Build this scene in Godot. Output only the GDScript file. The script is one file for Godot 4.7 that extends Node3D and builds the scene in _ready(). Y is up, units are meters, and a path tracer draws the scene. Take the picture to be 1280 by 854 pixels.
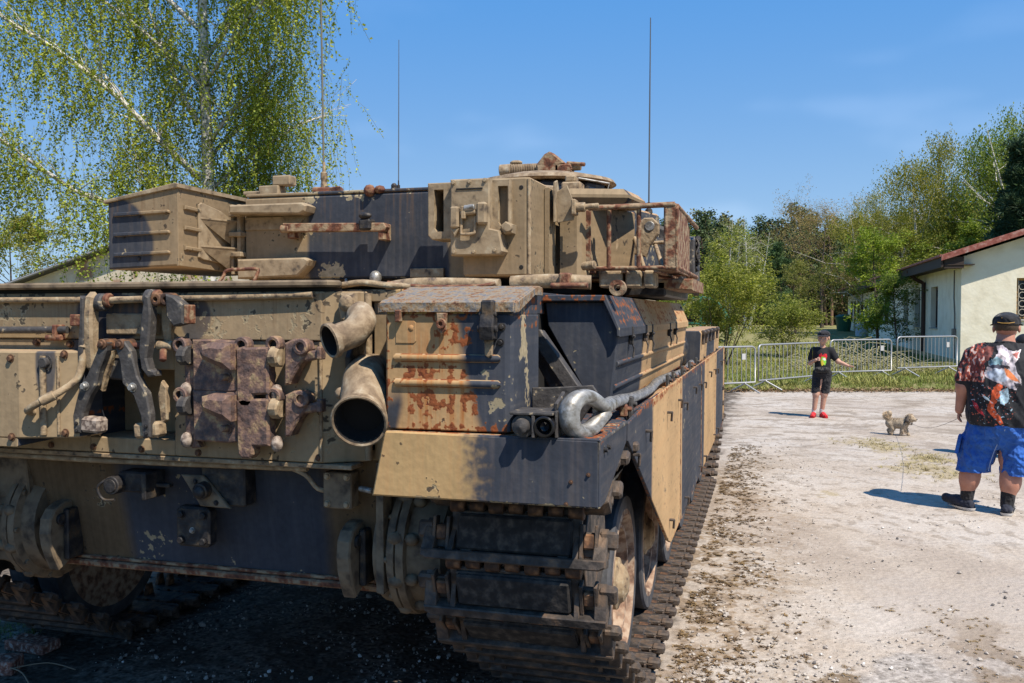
extends Node3D

var M := {}
var names := {}
var rng := RandomNumberGenerator.new()
static var org := Vector3.ZERO          # base of the thing that is being built; its meshes are given in world metres
static var noise_a := FastNoiseLite.new()
static var noise_b := FastNoiseLite.new()

# ---------------------------------------------------------------- mesh helper
class MB:
	var v := PackedVector3Array()
	var n := PackedVector3Array()
	var uv := PackedVector2Array()
	var col := PackedColorArray()
	var cur := Color.WHITE
	var mode := 0                         # 0 no uv, 1 sheet uv of the vehicle's paint, 2 own uv given to tri_uv, 3 colours

	static func sheet(p: Vector3, w: Vector3) -> Vector2:
		var ax := absf(w.x)
		var ay := absf(w.y)
		var az := absf(w.z)
		var r := Vector2.ZERO
		if az >= ax * 0.8 and az >= ay * 0.8:
			r = Vector2(clampf((p.x + 3.7) * 451.76, 1.0, 1535.0), clampf((2.55 - p.y) * 451.76, 1.0, 1151.0))
		elif ax >= ay:
			r = Vector2(1536.0 + clampf((p.y - 0.3) * 222.6, 1.0, 511.0), clampf((-2.6 - p.z) * 243.8, 1.0, 2047.0))
		else:
			r = Vector2(clampf((-2.6 - p.z) * 182.86, 1.0, 1535.0), 1152.0 + clampf((p.x + 3.7) * 263.5, 1.0, 895.0))
		return r / 2048.0

	func tri(a: Vector3, b: Vector3, c: Vector3, na: Vector3, nb: Vector3, nc: Vector3) -> void:
		var g := (c - a).cross(b - a)
		if g.length_squared() < 1e-16:
			return
		var s := na + nb + nc
		if g.dot(s) < 0.0:
			var t := b
			b = c
			c = t
			t = nb
			nb = nc
			nc = t
		v.append(a)
		v.append(b)
		v.append(c)
		n.append(na)
		n.append(nb)
		n.append(nc)
		if mode == 1:
			uv.append(MB.sheet(a, s))
			uv.append(MB.sheet(b, s))
			uv.append(MB.sheet(c, s))
		elif mode == 3:
			col.append(cur)
			col.append(cur)
			col.append(cur)

	func flat(a: Vector3, b: Vector3, c: Vector3, out: Vector3) -> void:
		var g := (c - a).cross(b - a)
		if g.length_squared() < 1e-16:
			return
		g = g.normalized()
		if g.dot(out) < 0.0:
			g = -g
		tri(a, b, c, g, g, g)

	func quad(a: Vector3, b: Vector3, c: Vector3, d: Vector3, out: Vector3) -> void:
		flat(a, b, c, out)
		flat(a, c, d, out)

	func squad(a: Vector3, b: Vector3, c: Vector3, d: Vector3, na: Vector3, nb: Vector3, nc: Vector3, nd: Vector3) -> void:
		tri(a, b, c, na, nb, nc)
		tri(a, c, d, na, nc, nd)

	# a box with chamfered edges, under a transform
	func obox(t: Transform3D, size: Vector3, ch := 0.004) -> void:
		var h := size * 0.5
		ch = minf(ch, minf(h.x, minf(h.y, h.z)) * 0.45)
		var mid := t.origin
		var sg := [-1.0, 1.0]
		for ax in 3:
			var u := (ax + 1) % 3
			var w := (ax + 2) % 3
			for s: float in sg:
				var q := []
				for k: Vector2 in [Vector2(-1, -1), Vector2(1, -1), Vector2(1, 1), Vector2(-1, 1)]:
					var p := Vector3.ZERO
					p[ax] = s * h[ax]
					p[u] = k.x * (h[u] - ch)
					p[w] = k.y * (h[w] - ch)
					q.append(t * p)
				quad(q[0], q[1], q[2], q[3], (q[0] + q[2]) * 0.5 - mid)
			if ch > 0.0:
				for s1: float in sg:
					for s2: float in sg:
						var q := []
						for k: Vector2 in [Vector2(0, -1), Vector2(0, 1), Vector2(1, 1), Vector2(1, -1)]:
							var p := Vector3.ZERO
							p[u] = s1 * (h[u] - (ch if k.x > 0 else 0.0))
							p[w] = s2 * (h[w] - (0.0 if k.x > 0 else ch))
							p[ax] = k.y * (h[ax] - ch)
							q.append(t * p)
						quad(q[0], q[1], q[2], q[3], (q[0] + q[2]) * 0.5 - mid)
		if ch > 0.0:
			for sx: float in sg:
				for sy: float in sg:
					for sz: float in sg:
						var a := t * Vector3(sx * h.x, sy * (h.y - ch), sz * (h.z - ch))
						var b := t * Vector3(sx * (h.x - ch), sy * h.y, sz * (h.z - ch))
						var c := t * Vector3(sx * (h.x - ch), sy * (h.y - ch), sz * h.z)
						flat(a, b, c, a - mid)

	func box(x0: float, x1: float, y0: float, y1: float, z0: float, z1: float, ch := 0.004) -> void:
		obox(Transform3D(Basis(), Vector3(x0 + x1, y0 + y1, z0 + z1) * 0.5), Vector3(absf(x1 - x0), absf(y1 - y0), absf(z1 - z0)), ch)

	# a bar of rectangular section between two points
	func bar(a: Vector3, b: Vector3, w: float, h: float, ch := 0.003, up := Vector3.UP) -> void:
		var d := (b - a).normalized()
		var s := d.cross(up)
		if s.length() < 0.01:
			s = d.cross(Vector3.RIGHT)
		s = s.normalized()
		var u := s.cross(d).normalized()
		obox(Transform3D(Basis(s, u, -d), (a + b) * 0.5), Vector3(w, h, a.distance_to(b)), ch)

	# a 2D outline extruded along an axis: x (u = z, w = y), y (u = x, w = z), z (u = x, w = y)
	static func lift(ax: int, u: float, w: float, k: float) -> Vector3:
		return Vector3(k, w, u) if ax == 0 else Vector3(u, k, w) if ax == 1 else Vector3(u, w, k)

	func prism(ax: int, pts: PackedVector2Array, k0: float, k1: float, ch := 0.004, hole := PackedVector2Array()) -> void:
		var area := 0.0
		for i in pts.size():
			area += pts[i].cross(pts[(i + 1) % pts.size()])
		if area < 0.0:
			pts = pts.duplicate()
			pts.reverse()
			hole = hole.duplicate()
			hole.reverse()
		var m := pts.size()
		var lo := minf(k0, k1)
		var hi := maxf(k0, k1)
		ch = minf(ch, (hi - lo) * 0.4)
		var ins := PackedVector2Array()
		for i in m:
			var e0 := (pts[i] - pts[(i + m - 1) % m]).normalized()
			var e1 := (pts[(i + 1) % m] - pts[i]).normalized()
			var nn := Vector2(-e0.y, e0.x) + Vector2(-e1.y, e1.x)
			var l := maxf(nn.length_squared() * 0.5, 0.35)
			ins.append(pts[i] + nn * (ch / l))
		var axis := MB.lift(ax, 0, 0, 1)
		if hole.is_empty():
			var ix := Geometry2D.triangulate_polygon(ins)
			for i in range(0, ix.size(), 3):
				var a := ins[ix[i]]
				var b := ins[ix[i + 1]]
				var c := ins[ix[i + 2]]
				for s: float in [-1.0, 1.0]:
					var k := hi if s > 0 else lo
					tri(MB.lift(ax, a.x, a.y, k), MB.lift(ax, b.x, b.y, k), MB.lift(ax, c.x, c.y, k), axis * s, axis * s, axis * s)
		else:
			# outline and hole with the same number of points, joined ring to ring
			for i in m:
				var j := (i + 1) % m
				for s: float in [-1.0, 1.0]:
					var k := hi if s > 0 else lo
					quad(MB.lift(ax, ins[i].x, ins[i].y, k), MB.lift(ax, ins[j].x, ins[j].y, k), MB.lift(ax, hole[j].x, hole[j].y, k), MB.lift(ax, hole[i].x, hole[i].y, k), axis * s)
				var hn := Vector2.ZERO
				for q in hole:
					hn += q
				hn = hn / hole.size() - (hole[i] + hole[j]) * 0.5
				quad(MB.lift(ax, hole[i].x, hole[i].y, lo), MB.lift(ax, hole[j].x, hole[j].y, lo), MB.lift(ax, hole[j].x, hole[j].y, hi), MB.lift(ax, hole[i].x, hole[i].y, hi), MB.lift(ax, hn.x, hn.y, 0))
		for i in m:
			var j := (i + 1) % m
			var e := (pts[j] - pts[i]).normalized()
			var o := MB.lift(ax, e.y, -e.x, 0)
			quad(MB.lift(ax, pts[i].x, pts[i].y, lo + ch), MB.lift(ax, pts[j].x, pts[j].y, lo + ch), MB.lift(ax, pts[j].x, pts[j].y, hi - ch), MB.lift(ax, pts[i].x, pts[i].y, hi - ch), o)
			if ch > 0.0:
				quad(MB.lift(ax, pts[i].x, pts[i].y, lo + ch), MB.lift(ax, pts[j].x, pts[j].y, lo + ch), MB.lift(ax, ins[j].x, ins[j].y, lo), MB.lift(ax, ins[i].x, ins[i].y, lo), o - axis)
				quad(MB.lift(ax, pts[i].x, pts[i].y, hi - ch), MB.lift(ax, pts[j].x, pts[j].y, hi - ch), MB.lift(ax, ins[j].x, ins[j].y, hi), MB.lift(ax, ins[i].x, ins[i].y, hi), o + axis)

	# a tube along points; r one radius or one per point
	func tube(p: PackedVector3Array, r: Variant, sides := 10, caps := true, squash := 1.0) -> void:
		var m := p.size()
		var rad := PackedFloat32Array()
		for i in m:
			rad.append(r if r is float or r is int else r[i])
		var d0 := (p[1] - p[0]).normalized()
		var s := d0.cross(Vector3.UP)
		if s.length() < 0.05:
			s = d0.cross(Vector3.RIGHT)
		s = s.normalized()
		var ring := []
		var nrm := []
		for i in m:
			var d := (p[mini(i + 1, m - 1)] - p[maxi(i - 1, 0)]).normalized()
			s = (s - d * s.dot(d)).normalized()
			var u := d.cross(s).normalized()
			var a := PackedVector3Array()
			var b := PackedVector3Array()
			for k in sides:
				var an := TAU * k / sides
				var o := s * cos(an) + u * sin(an) * squash
				b.append(o.normalized())
				a.append(p[i] + o * rad[i])
			ring.append(a)
			nrm.append(b)
		for i in m - 1:
			for k in sides:
				var l := (k + 1) % sides
				squad(ring[i][k], ring[i][l], ring[i + 1][l], ring[i + 1][k], nrm[i][k], nrm[i][l], nrm[i + 1][l], nrm[i + 1][k])
		if caps:
			var e0 := (p[0] - p[1]).normalized()
			var e1 := (p[m - 1] - p[m - 2]).normalized()
			for k in range(1, sides - 1):
				tri(ring[0][0], ring[0][k], ring[0][k + 1], e0, e0, e0)
				tri(ring[m - 1][0], ring[m - 1][k], ring[m - 1][k + 1], e1, e1, e1)

	# a turned body: profile of (distance along the axis, radius)
	func lathe(o: Vector3, axis: Vector3, prof: PackedVector2Array, sides := 20, smooth := false, arc0 := 0.0, arc1 := TAU) -> void:
		axis = axis.normalized()
		var s := axis.cross(Vector3.UP)
		if s.length() < 0.05:
			s = axis.cross(Vector3.RIGHT)
		s = s.normalized()
		var u := axis.cross(s)
		var whole := absf(arc1 - arc0 - TAU) < 0.001
		# outward side of the profile: to the right of its direction of travel
		for i in prof.size() - 1:
			var a := prof[i]
			var b := prof[i + 1]
			var e := (b - a).normalized()
			if (b - a).length() < 1e-6:
				continue
			var na := Vector2(-e.y, e.x)
			var ns := na
			var ne := na
			if smooth:
				if i > 0:
					var f := (a - prof[i - 1]).normalized()
					ns = (na + Vector2(-f.y, f.x)).normalized()
				if i < prof.size() - 2:
					var f := (prof[i + 2] - b).normalized()
					ne = (na + Vector2(-f.y, f.x)).normalized()
			for k in sides:
				var t0 := arc0 + (arc1 - arc0) * k / sides
				var t1 := arc0 + (arc1 - arc0) * (k + 1) / sides
				var r0 := s * cos(t0) + u * sin(t0)
				var r1 := s * cos(t1) + u * sin(t1)
				squad(o + axis * a.x + r0 * a.y, o + axis * a.x + r1 * a.y, o + axis * b.x + r1 * b.y, o + axis * b.x + r0 * b.y,
					(axis * ns.x + r0 * ns.y), (axis * ns.x + r1 * ns.y), (axis * ne.x + r1 * ne.y), (axis * ne.x + r0 * ne.y))

	func cyl(a: Vector3, b: Vector3, r: float, sides := 14, ch := 0.003) -> void:
		var l := a.distance_to(b)
		ch = minf(ch, minf(l, r) * 0.4)
		lathe(a, b - a, PackedVector2Array([Vector2(0, 0), Vector2(0, r - ch), Vector2(ch, r), Vector2(l - ch, r), Vector2(l, r - ch), Vector2(l, 0)]), sides)

	func bolt(p: Vector3, d: Vector3, r := 0.012, h := 0.01) -> void:
		lathe(p - d * 0.002, d, PackedVector2Array([Vector2(0, r * 1.35), Vector2(0.004, r * 1.35), Vector2(0.004, r)]), 12)
		lathe(p, d, PackedVector2Array([Vector2(0, r), Vector2(h * 0.8, r), Vector2(h, r * 0.8), Vector2(h, 0)]), 6)

	func ball(c: Vector3, r: Vector3, sides := 10) -> void:
		var rows := maxi(4, sides / 2)
		for i in rows:
			var a0 := PI * i / rows
			var a1 := PI * (i + 1) / rows
			for k in sides:
				var t0 := TAU * k / sides
				var t1 := TAU * (k + 1) / sides
				var q := [Vector3(sin(a0) * cos(t0), cos(a0), sin(a0) * sin(t0)), Vector3(sin(a0) * cos(t1), cos(a0), sin(a0) * sin(t1)), Vector3(sin(a1) * cos(t1), cos(a1), sin(a1) * sin(t1)), Vector3(sin(a1) * cos(t0), cos(a1), sin(a1) * sin(t0))]
				squad(c + q[0] * r, c + q[1] * r, c + q[2] * r, c + q[3] * r, (q[0] / r).normalized(), (q[1] / r).normalized(), (q[2] / r).normalized(), (q[3] / r).normalized())

	func mesh(o := Vector3.ZERO) -> ArrayMesh:
		var out := ArrayMesh.new()
		if v.is_empty():
			return out
		var a := []
		a.resize(Mesh.ARRAY_MAX)
		if o != Vector3.ZERO:
			for i in v.size():
				v[i] -= o
		a[Mesh.ARRAY_VERTEX] = v
		a[Mesh.ARRAY_NORMAL] = n
		if uv.size() == v.size():
			a[Mesh.ARRAY_TEX_UV] = uv
		if col.size() == v.size():
			a[Mesh.ARRAY_COLOR] = col
		out.add_surface_from_arrays(Mesh.PRIMITIVE_TRIANGLES, a)
		return out

func mb(mode := 0) -> MB:
	var b := MB.new()
	b.mode = mode
	return b

func P(a: Array) -> PackedVector2Array:          # flat list of numbers to 2D points
	var r := PackedVector2Array()
	for i in range(0, a.size(), 2):
		r.append(Vector2(a[i], a[i + 1]))
	return r

func V(a: Array) -> PackedVector3Array:
	var r := PackedVector3Array()
	for i in range(0, a.size(), 3):
		r.append(Vector3(a[i], a[i + 1], a[i + 2]))
	return r

func smooth_path(p: PackedVector3Array, per := 6) -> PackedVector3Array:
	var r := PackedVector3Array()
	var m := p.size()
	for i in m - 1:
		for k in per:
			r.append(p[i].cubic_interpolate(p[i + 1], p[maxi(i - 1, 0)], p[mini(i + 2, m - 1)], float(k) / per))
	r.append(p[m - 1])
	return r

# ---------------------------------------------------------------- naming
func numbered(called: String) -> String:
	var k: int = names.get(called, 0)
	names[called] = k + 1
	return called if k == 0 else "%s_%03d" % [called, k]

func tag(o: Node, label: String, category: String, group := "", kind := "") -> void:
	if label:
		o.set_meta("label", label)
	if category:
		o.set_meta("category", category)
	if group:
		o.set_meta("group", group)
	if kind:
		o.set_meta("kind", kind)

func thing(called: String, at: Vector3, label: String, category: String, group := "") -> Node3D:
	var o := Node3D.new()
	o.name = numbered(called)
	add_child(o, true)
	o.position = at
	org = at
	tag(o, label, category, group)
	return o

func part(called: String, b: MB, m: Material, parent: Node3D = null, local := false) -> MeshInstance3D:
	var o := MeshInstance3D.new()
	o.name = called if parent else numbered(called)
	o.mesh = b.mesh(Vector3.ZERO if local else org)
	o.material_override = m
	(parent if parent else self).add_child(o, true)
	return o

func again(called: String, src: MeshInstance3D, t: Transform3D, parent: Node3D) -> MeshInstance3D:
	var o: MeshInstance3D = src.duplicate()
	o.name = called
	o.transform = t
	parent.add_child(o, true)
	return o

func structure(called: String, b: MB, m: Material, label := "") -> MeshInstance3D:
	org = Vector3.ZERO
	var o := part(called, b, m)
	tag(o, label, "", "", "structure")
	return o

# ---------------------------------------------------------------- materials
func ramp(stops: Array) -> Gradient:              # [offset, linear colour, ...]
	var g := Gradient.new()
	var o := PackedFloat32Array()
	var c := PackedColorArray()
	for i in range(0, stops.size(), 2):
		o.append(stops[i])
		c.append((stops[i + 1] as Color).linear_to_srgb())
	g.offsets = o
	g.colors = c
	return g

func noise_tex(freq: float, size: int, g: Gradient = null, sd := 1, octaves := 5, kind := FastNoiseLite.TYPE_SIMPLEX_SMOOTH, gain := 0.55) -> NoiseTexture2D:
	var f := FastNoiseLite.new()
	f.noise_type = kind
	f.frequency = freq
	f.fractal_octaves = octaves
	f.fractal_gain = gain
	f.seed = sd
	var t := NoiseTexture2D.new()
	t.width = size
	t.height = size
	t.seamless = true
	t.generate_mipmaps = false
	t.noise = f
	if g:
		t.color_ramp = g
	return t

func mat(called: String, lin: Color, rough := 0.8, metal := 0.0) -> StandardMaterial3D:
	var m := StandardMaterial3D.new()
	m.resource_name = called
	m.albedo_color = lin.linear_to_srgb()
	m.roughness = rough
	m.metallic = metal
	m.metallic_specular = 0.4
	return m

# a triplanar material coloured by a noise ramp and given relief
func tri_mat(called: String, tex: Texture2D, scale: float, rough: float, metal: float, bump: Texture2D = null, cm := 0.3, world := false) -> StandardMaterial3D:
	var m := mat(called, Color.WHITE, rough, metal)
	m.albedo_texture = tex
	m.uv1_triplanar = true
	m.uv1_world_triplanar = world
	m.uv1_scale = Vector3.ONE * scale
	m.uv1_triplanar_sharpness = 4.0
	if bump:
		m.heightmap_enabled = true
		m.heightmap_texture = bump
		m.heightmap_scale = cm
	return m

# ---------------------------------------------------------------- the vehicle's paint: camouflage, chips, rust, dirt, on a sheet in the vehicle's own metres
static func ss(a: float, b: float, x: float) -> float:
	return smoothstep(a, b, x)

static func area(x: float, y: float, x0: float, x1: float, y0: float, y1: float, s: float) -> float:
	return ss(x0 - s, x0 + s, x) * (1.0 - ss(x1 - s, x1 + s, x)) * ss(y0 - s, y0 + s, y) * (1.0 - ss(y1 - s, y1 + s, y))

static func paint_at(face: int, x: float, y: float) -> Color:      # linear colour, height in alpha
	var lo := noise_a.get_noise_2d(x * 120.0, y * 120.0)
	var mid := noise_b.get_noise_2d(x * 420.0, y * 420.0)
	var hi := noise_a.get_noise_2d(x * 2600.0 + 900.0, y * 2600.0)
	var st := noise_b.get_noise_2d(x * 2300.0, y * 110.0 + 300.0)     # runs down a wall
	var tan_c := Color(0.34, 0.245, 0.138)
	var dark := 0.0
	var chip := 0.0
	var rust := 0.0
	var runs := 0.0
	var w := lo * 0.035 + hi * 0.004
	if face == 0:
		if y > 1.835:                                                 # turret
			tan_c = Color(0.255, 0.192, 0.120)
			dark = ss(-2.19, -2.165, x + w * 0.5) * (1.0 - ss(-1.46, -1.435, x + w))
			dark = maxf(dark, 1.0 - ss(0.97, 1.05, Vector2((x + 3.08) / 0.29, (y - 2.03) / 0.24).length() + w))
			chip = area(x, y, -1.66, -1.44, 1.86, 2.08, 0.05) * ss(1.83, 2.13, 2.24 - y + (x + 1.66) * 0.9) * 0.62
			chip = maxf(chip, area(x, y, -2.13, -1.97, 1.8, 1.955, 0.03) * 0.6)
			chip = maxf(chip, area(x, y, -2.2, -1.45, 2.245, 2.32, 0.02) * 0.32)
			chip = maxf(chip, area(x, y, -1.76, -1.5, 2.14, 2.26, 0.04) * 0.30)
			chip = maxf(chip, area(x, y, -2.2, -1.45, 1.85, 1.89, 0.015) * 0.42)
		elif x > -1.26 and y > 1.318:                                 # stowage box
			tan_c = Color(0.43, 0.275, 0.135)
			dark = ss(-0.02, 0.025, x + 0.99 - (1.7 - y) * 0.30 + w)
			dark = maxf(dark, (1.0 - ss(-1.19, -1.165, x + lo * 0.06)) * (1.0 - ss(1.37, 1.45, y + lo * 0.1)))
			rust = area(x, y, -1.05, -0.935, 1.58, 1.70, 0.02) * 0.62
			rust = maxf(rust, area(x, y, -1.15, -0.93, 1.485, 1.54, 0.015) * 0.66)
			rust = maxf(rust, area(x, y, -1.14, -0.90, 1.375, 1.45, 0.015) * 0.60)
			rust = maxf(rust, (1.0 - ss(-1.215, -1.185, x)) * 0.45)
			rust = maxf(rust, (1.0 - ss(1.33, 1.355, y)) * 0.5)
			rust = maxf(rust, ss(1.675, 1.70, y) * 0.46 * (1.0 - dark))
			rust = maxf(rust, area(x, y, -0.945, -0.915, 1.6, 1.66, 0.01) * 0.75)
			runs = maxf(area(x, y, -1.16, -0.9, 1.33, 1.66, 0.05), area(x, y, -1.22, -1.1, 1.33, 1.7, 0.03) * 0.9) * (1.0 - dark * 0.9)
			if x > -0.765 or y > 1.703 and x > -0.9:
				dark = 1.0
				rust = ss(1.74, 1.765, y) * 0.42
				runs = 0.0
			elif y > 1.703:
				rust = 0.5
				dark = ss(-0.05, 0.15, lo + hi * 0.4) * 0.7
				tan_c = Color(0.42, 0.30, 0.10)
		elif x > -1.29 and y > 1.085:                                 # mudguard
			tan_c = Color(0.44, 0.295, 0.14)
			dark = ss(-0.07, 0.05, x + 0.885 + lo * 0.08 + hi * 0.05)
			runs = 0.18
			chip = (1.0 - ss(1.10, 1.115, y)) * 0.4
		elif y > 1.163:                                               # upper rear wall
			tan_c = Color(0.305, 0.226, 0.136)
			dark = 1.0 - ss(0.9, 1.1, Vector2((x + 2.42) / 0.13, (y - 1.70) / 0.1).length() + lo * 0.5)
			dark = maxf(dark, (1.0 - ss(0.9, 1.1, Vector2((x + 2.05) / 0.07, (y - 1.68) / 0.09).length() + lo * 0.5)) * 0.8)
			dark = maxf(dark, (1.0 - ss(0.85, 1.1, Vector2((x + 2.60) / 0.035, (y - 1.48) / 0.11).length() + lo * 0.9)) * 0.9)
			chip = area(x, y, -2.02, -1.55, 1.62, 1.77, 0.06) * 0.32 + area(x, y, -3.2, -2.5, 1.62, 1.76, 0.05) * 0.34
			chip = maxf(chip, area(x, y, -1.75, -1.4, 1.15, 1.4, 0.08) * 0.30)
			chip = maxf(chip, ss(1.76, 1.78, y) * 0.4)
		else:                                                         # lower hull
			tan_c = Color(0.118, 0.082, 0.048)  # grimy tan, darkened further to carry the shade under the overhang
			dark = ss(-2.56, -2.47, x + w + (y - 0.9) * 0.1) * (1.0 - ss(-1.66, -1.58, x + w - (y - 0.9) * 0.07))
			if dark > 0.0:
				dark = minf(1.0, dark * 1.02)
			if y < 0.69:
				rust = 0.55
	elif face == 1:                                                   # sides: x is height, y is z
		var h := x
		var z := -y
		if h > 1.835:
			tan_c = Color(0.25, 0.185, 0.112)
			dark = ss(4.75, 4.8, z + lo * 0.1)
			chip = 0.22
		elif h > 1.335:
			tan_c = Color(0.42, 0.275, 0.145)
			dark = 1.0 - ss(4.28, 4.36, z - (1.7 - h) * 0.2 + lo * 0.1)
			if z < 3.2:
				chip = area(z + lo * 0.09 + mid * 0.03, h, 2.87, 2.95, 1.3, 1.75, 0.025) * 0.62
				tan_c = Color(0.36, 0.24, 0.12)
			if z > 6.5:
				dark = ss(7.9, 7.95, z) * (1.0 - ss(9.0, 9.1, z))
			rust = ss(1.64, 1.66, h) * 0.3
			runs = area(z, h, 4.9, 5.3, 1.3, 1.75, 0.1) * 0.5
		else:
			tan_c = Color(0.47, 0.31, 0.16)
			var zz := z + (1.3 - h) * 0.12 + w
			dark = (1.0 - ss(4.0, 4.09, zz)) + ss(5.42, 5.5, zz - (1.3 - h) * 0.1) * (1.0 - ss(7.4, 7.5, zz)) + ss(9.1, 9.2, zz) * (1.0 - ss(10.5, 10.6, zz))
			rust = (1.0 - ss(0.47, 0.5, h)) * 0.4 + ss(1.29, 1.31, h) * 0.42
			runs = 0.12
	else:                                                             # tops: x is z, y is x
		tan_c = Color(0.36, 0.26, 0.16)
		if -x < 3.3 and y > -1.3:
			rust = 0.42
			dark = ss(-0.9, -0.75, y + lo * 0.3)
			chip = 0.3
		elif y > -0.95:
			rust = 0.3
			dark = 1.0 - ss(4.28, 4.36, -x + lo * 0.1)
	dark = clampf(dark, 0.0, 1.0)
	var c := tan_c.lerp(Color(0.047, 0.053, 0.067), dark)
	var k := 1.0 + lo * 0.26 + st * (0.16 - 0.09 * dark) + hi * 0.12 + mid * 0.08
	c = Color(c.r * k, c.g * k, c.b * k)
	# the same grime everywhere: pale dust lies on the dark paint, brown on the light
	var dust := clampf(mid * 0.5 + st * 0.7 + 0.12, 0.0, 1.0) * 0.34
	c = c.lerp(Color(0.21, 0.185, 0.15).lerp(Color(0.19, 0.135, 0.08), 1.0 - dark), dust * (0.55 if face != 0 or y > 1.085 else 0.15))
	var ht := 0.5 + hi * 0.10 + lo * 0.10
	if face == 0 and x < -1.3 and y > 1.163:
		# brown runs below the flanges and bolt rows
		var top := 1.79 if y < 1.8 else 2.3
		var rr := clampf(st * 1.5 + mid * 0.4 - 0.1, 0.0, 1.0) * ss(top - 0.34, top, y)
		c = c.lerp(Color(0.13, 0.075, 0.04), rr * 0.55)
	# chips: the coat beneath shows
	var cv := mid * 0.55 + hi * 0.42 + lo * 0.35 + chip - 0.16
	var cm := ss(0.33, 0.37, cv)
	if cm > 0.0:
		c = c.lerp(Color(0.40, 0.33, 0.215).lerp(Color(0.30, 0.25, 0.16), clampf(0.5 + hi * 2.0, 0.0, 1.0)), cm * (1.0 if dark > 0.5 else 0.75))
		ht -= cm * 0.18
	elif cv > 0.30:
		ht += 0.08
	var rim := 0.0
	if face == 0 and y > 1.163 and y < 1.8 and x < -1.3:
		rim = maxf(ss(1.72, 1.78, y), maxf(1.0 - ss(1.165, 1.21, y), 1.0 - ss(0.01, 0.05, absf(x + 1.535)))) * 0.16
	var dk := ss(0.50, 0.54, hi * 0.75 + mid * 0.5 + chip * 0.3 + rim)
	c = c.lerp(Color(0.03, 0.026, 0.024), dk * 0.8 * (1.0 - dark))
	# rust: stained runs, then flakes
	if runs > 0.0:
		var rn := clampf((st * 1.4 + 0.25 + lo * 0.4) * runs, 0.0, 1.0)
		c = c.lerp(Color(0.36, 0.145, 0.045), rn * 0.9 * (1.0 - dark * 0.85))
	if rust > 0.0:
		var rv := mid * 0.42 + hi * 0.95 + st * 0.45 + rust - 0.30
		var edge := ss(0.16, 0.33, rv)
		c = c.lerp(Color(0.40, 0.155, 0.05), edge * 0.65 * (1.0 - dark * 0.6))
		var fl := ss(0.28, 0.33, rv)
		c = c.lerp(Color(0.125, 0.037, 0.022).lerp(Color(0.23, 0.075, 0.03), clampf(0.5 + hi * 2.5, 0.0, 1.0)), fl)
		ht += fl * (hi * 0.5 - 0.12)
	return Color(clampf(c.r, 0.0, 1.0), clampf(c.g, 0.0, 1.0), clampf(c.b, 0.0, 1.0), clampf(ht, 0.0, 1.0))

static var sheet_rgb: PackedByteArray
static var sheet_h: PackedByteArray
static var gamma_lut: PackedByteArray
const SHEET := 2048
const STRIP := 16
static var strips := []

static func paint_strip(k: int) -> void:
	var rgb := PackedByteArray()
	var hh := PackedByteArray()
	var rows := SHEET / STRIP
	rgb.resize(rows * SHEET * 3)
	hh.resize(rows * SHEET)
	var i := 0
	for r in rows:
		var j := k + r * STRIP                     # interleaved, so that all strips cost the same
		for q in SHEET:
			var c: Color
			if q < 1536:
				if j < 1152:
					c = paint_at(0, -3.7 + (q + 0.5) / 451.76, 2.55 - (j + 0.5) / 451.76)
				else:
					c = paint_at(2, -2.6 - (q + 0.5) / 182.86, -3.7 + (j - 1151.5) / 263.5)
			else:
				c = paint_at(1, 0.3 + (q - 1535.5) / 222.6, -2.6 - (j + 0.5) / 243.8)
			rgb[i * 3] = gamma_lut[int(c.r * 4095.0)]
			rgb[i * 3 + 1] = gamma_lut[int(c.g * 4095.0)]
			rgb[i * 3 + 2] = gamma_lut[int(c.b * 4095.0)]
			hh[i] = int(c.a * 255.0)
			i += 1
	strips[k] = [rgb, hh]

func make_paint() -> void:
	noise_a.noise_type = FastNoiseLite.TYPE_SIMPLEX_SMOOTH
	noise_a.frequency = 0.01
	noise_a.fractal_octaves = 4
	noise_a.seed = 11
	noise_b.noise_type = FastNoiseLite.TYPE_SIMPLEX
	noise_b.frequency = 0.01
	noise_b.fractal_octaves = 5
	noise_b.fractal_gain = 0.6
	noise_b.seed = 27
	gamma_lut.resize(4096)
	for i in 4096:
		gamma_lut[i] = int(Color(i / 4095.0, 0, 0).linear_to_srgb().r * 255.0 + 0.5)
	strips.resize(STRIP)
	var task := WorkerThreadPool.add_group_task(paint_strip, STRIP)
	WorkerThreadPool.wait_for_group_task_completion(task)
	sheet_rgb.resize(SHEET * SHEET * 3)
	var rgb := PackedByteArray()
	var hh := PackedByteArray()
	for j in SHEET:
		var s: Array = strips[j % STRIP]
		var r := j / STRIP
		rgb.append_array((s[0] as PackedByteArray).slice(r * SHEET * 3, (r + 1) * SHEET * 3))
		hh.append_array((s[1] as PackedByteArray).slice(r * SHEET, (r + 1) * SHEET))
	strips.clear()
	var m := mat("camouflage_paint", Color.WHITE, 0.8)
	m.metallic_specular = 0.22
	m.albedo_texture = ImageTexture.create_from_image(Image.create_from_data(SHEET, SHEET, false, Image.FORMAT_RGB8, rgb))
	m.heightmap_enabled = true
	m.heightmap_texture = ImageTexture.create_from_image(Image.create_from_data(SHEET, SHEET, false, Image.FORMAT_L8, hh))
	m.heightmap_scale = 0.45
	M.paint = m

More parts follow.
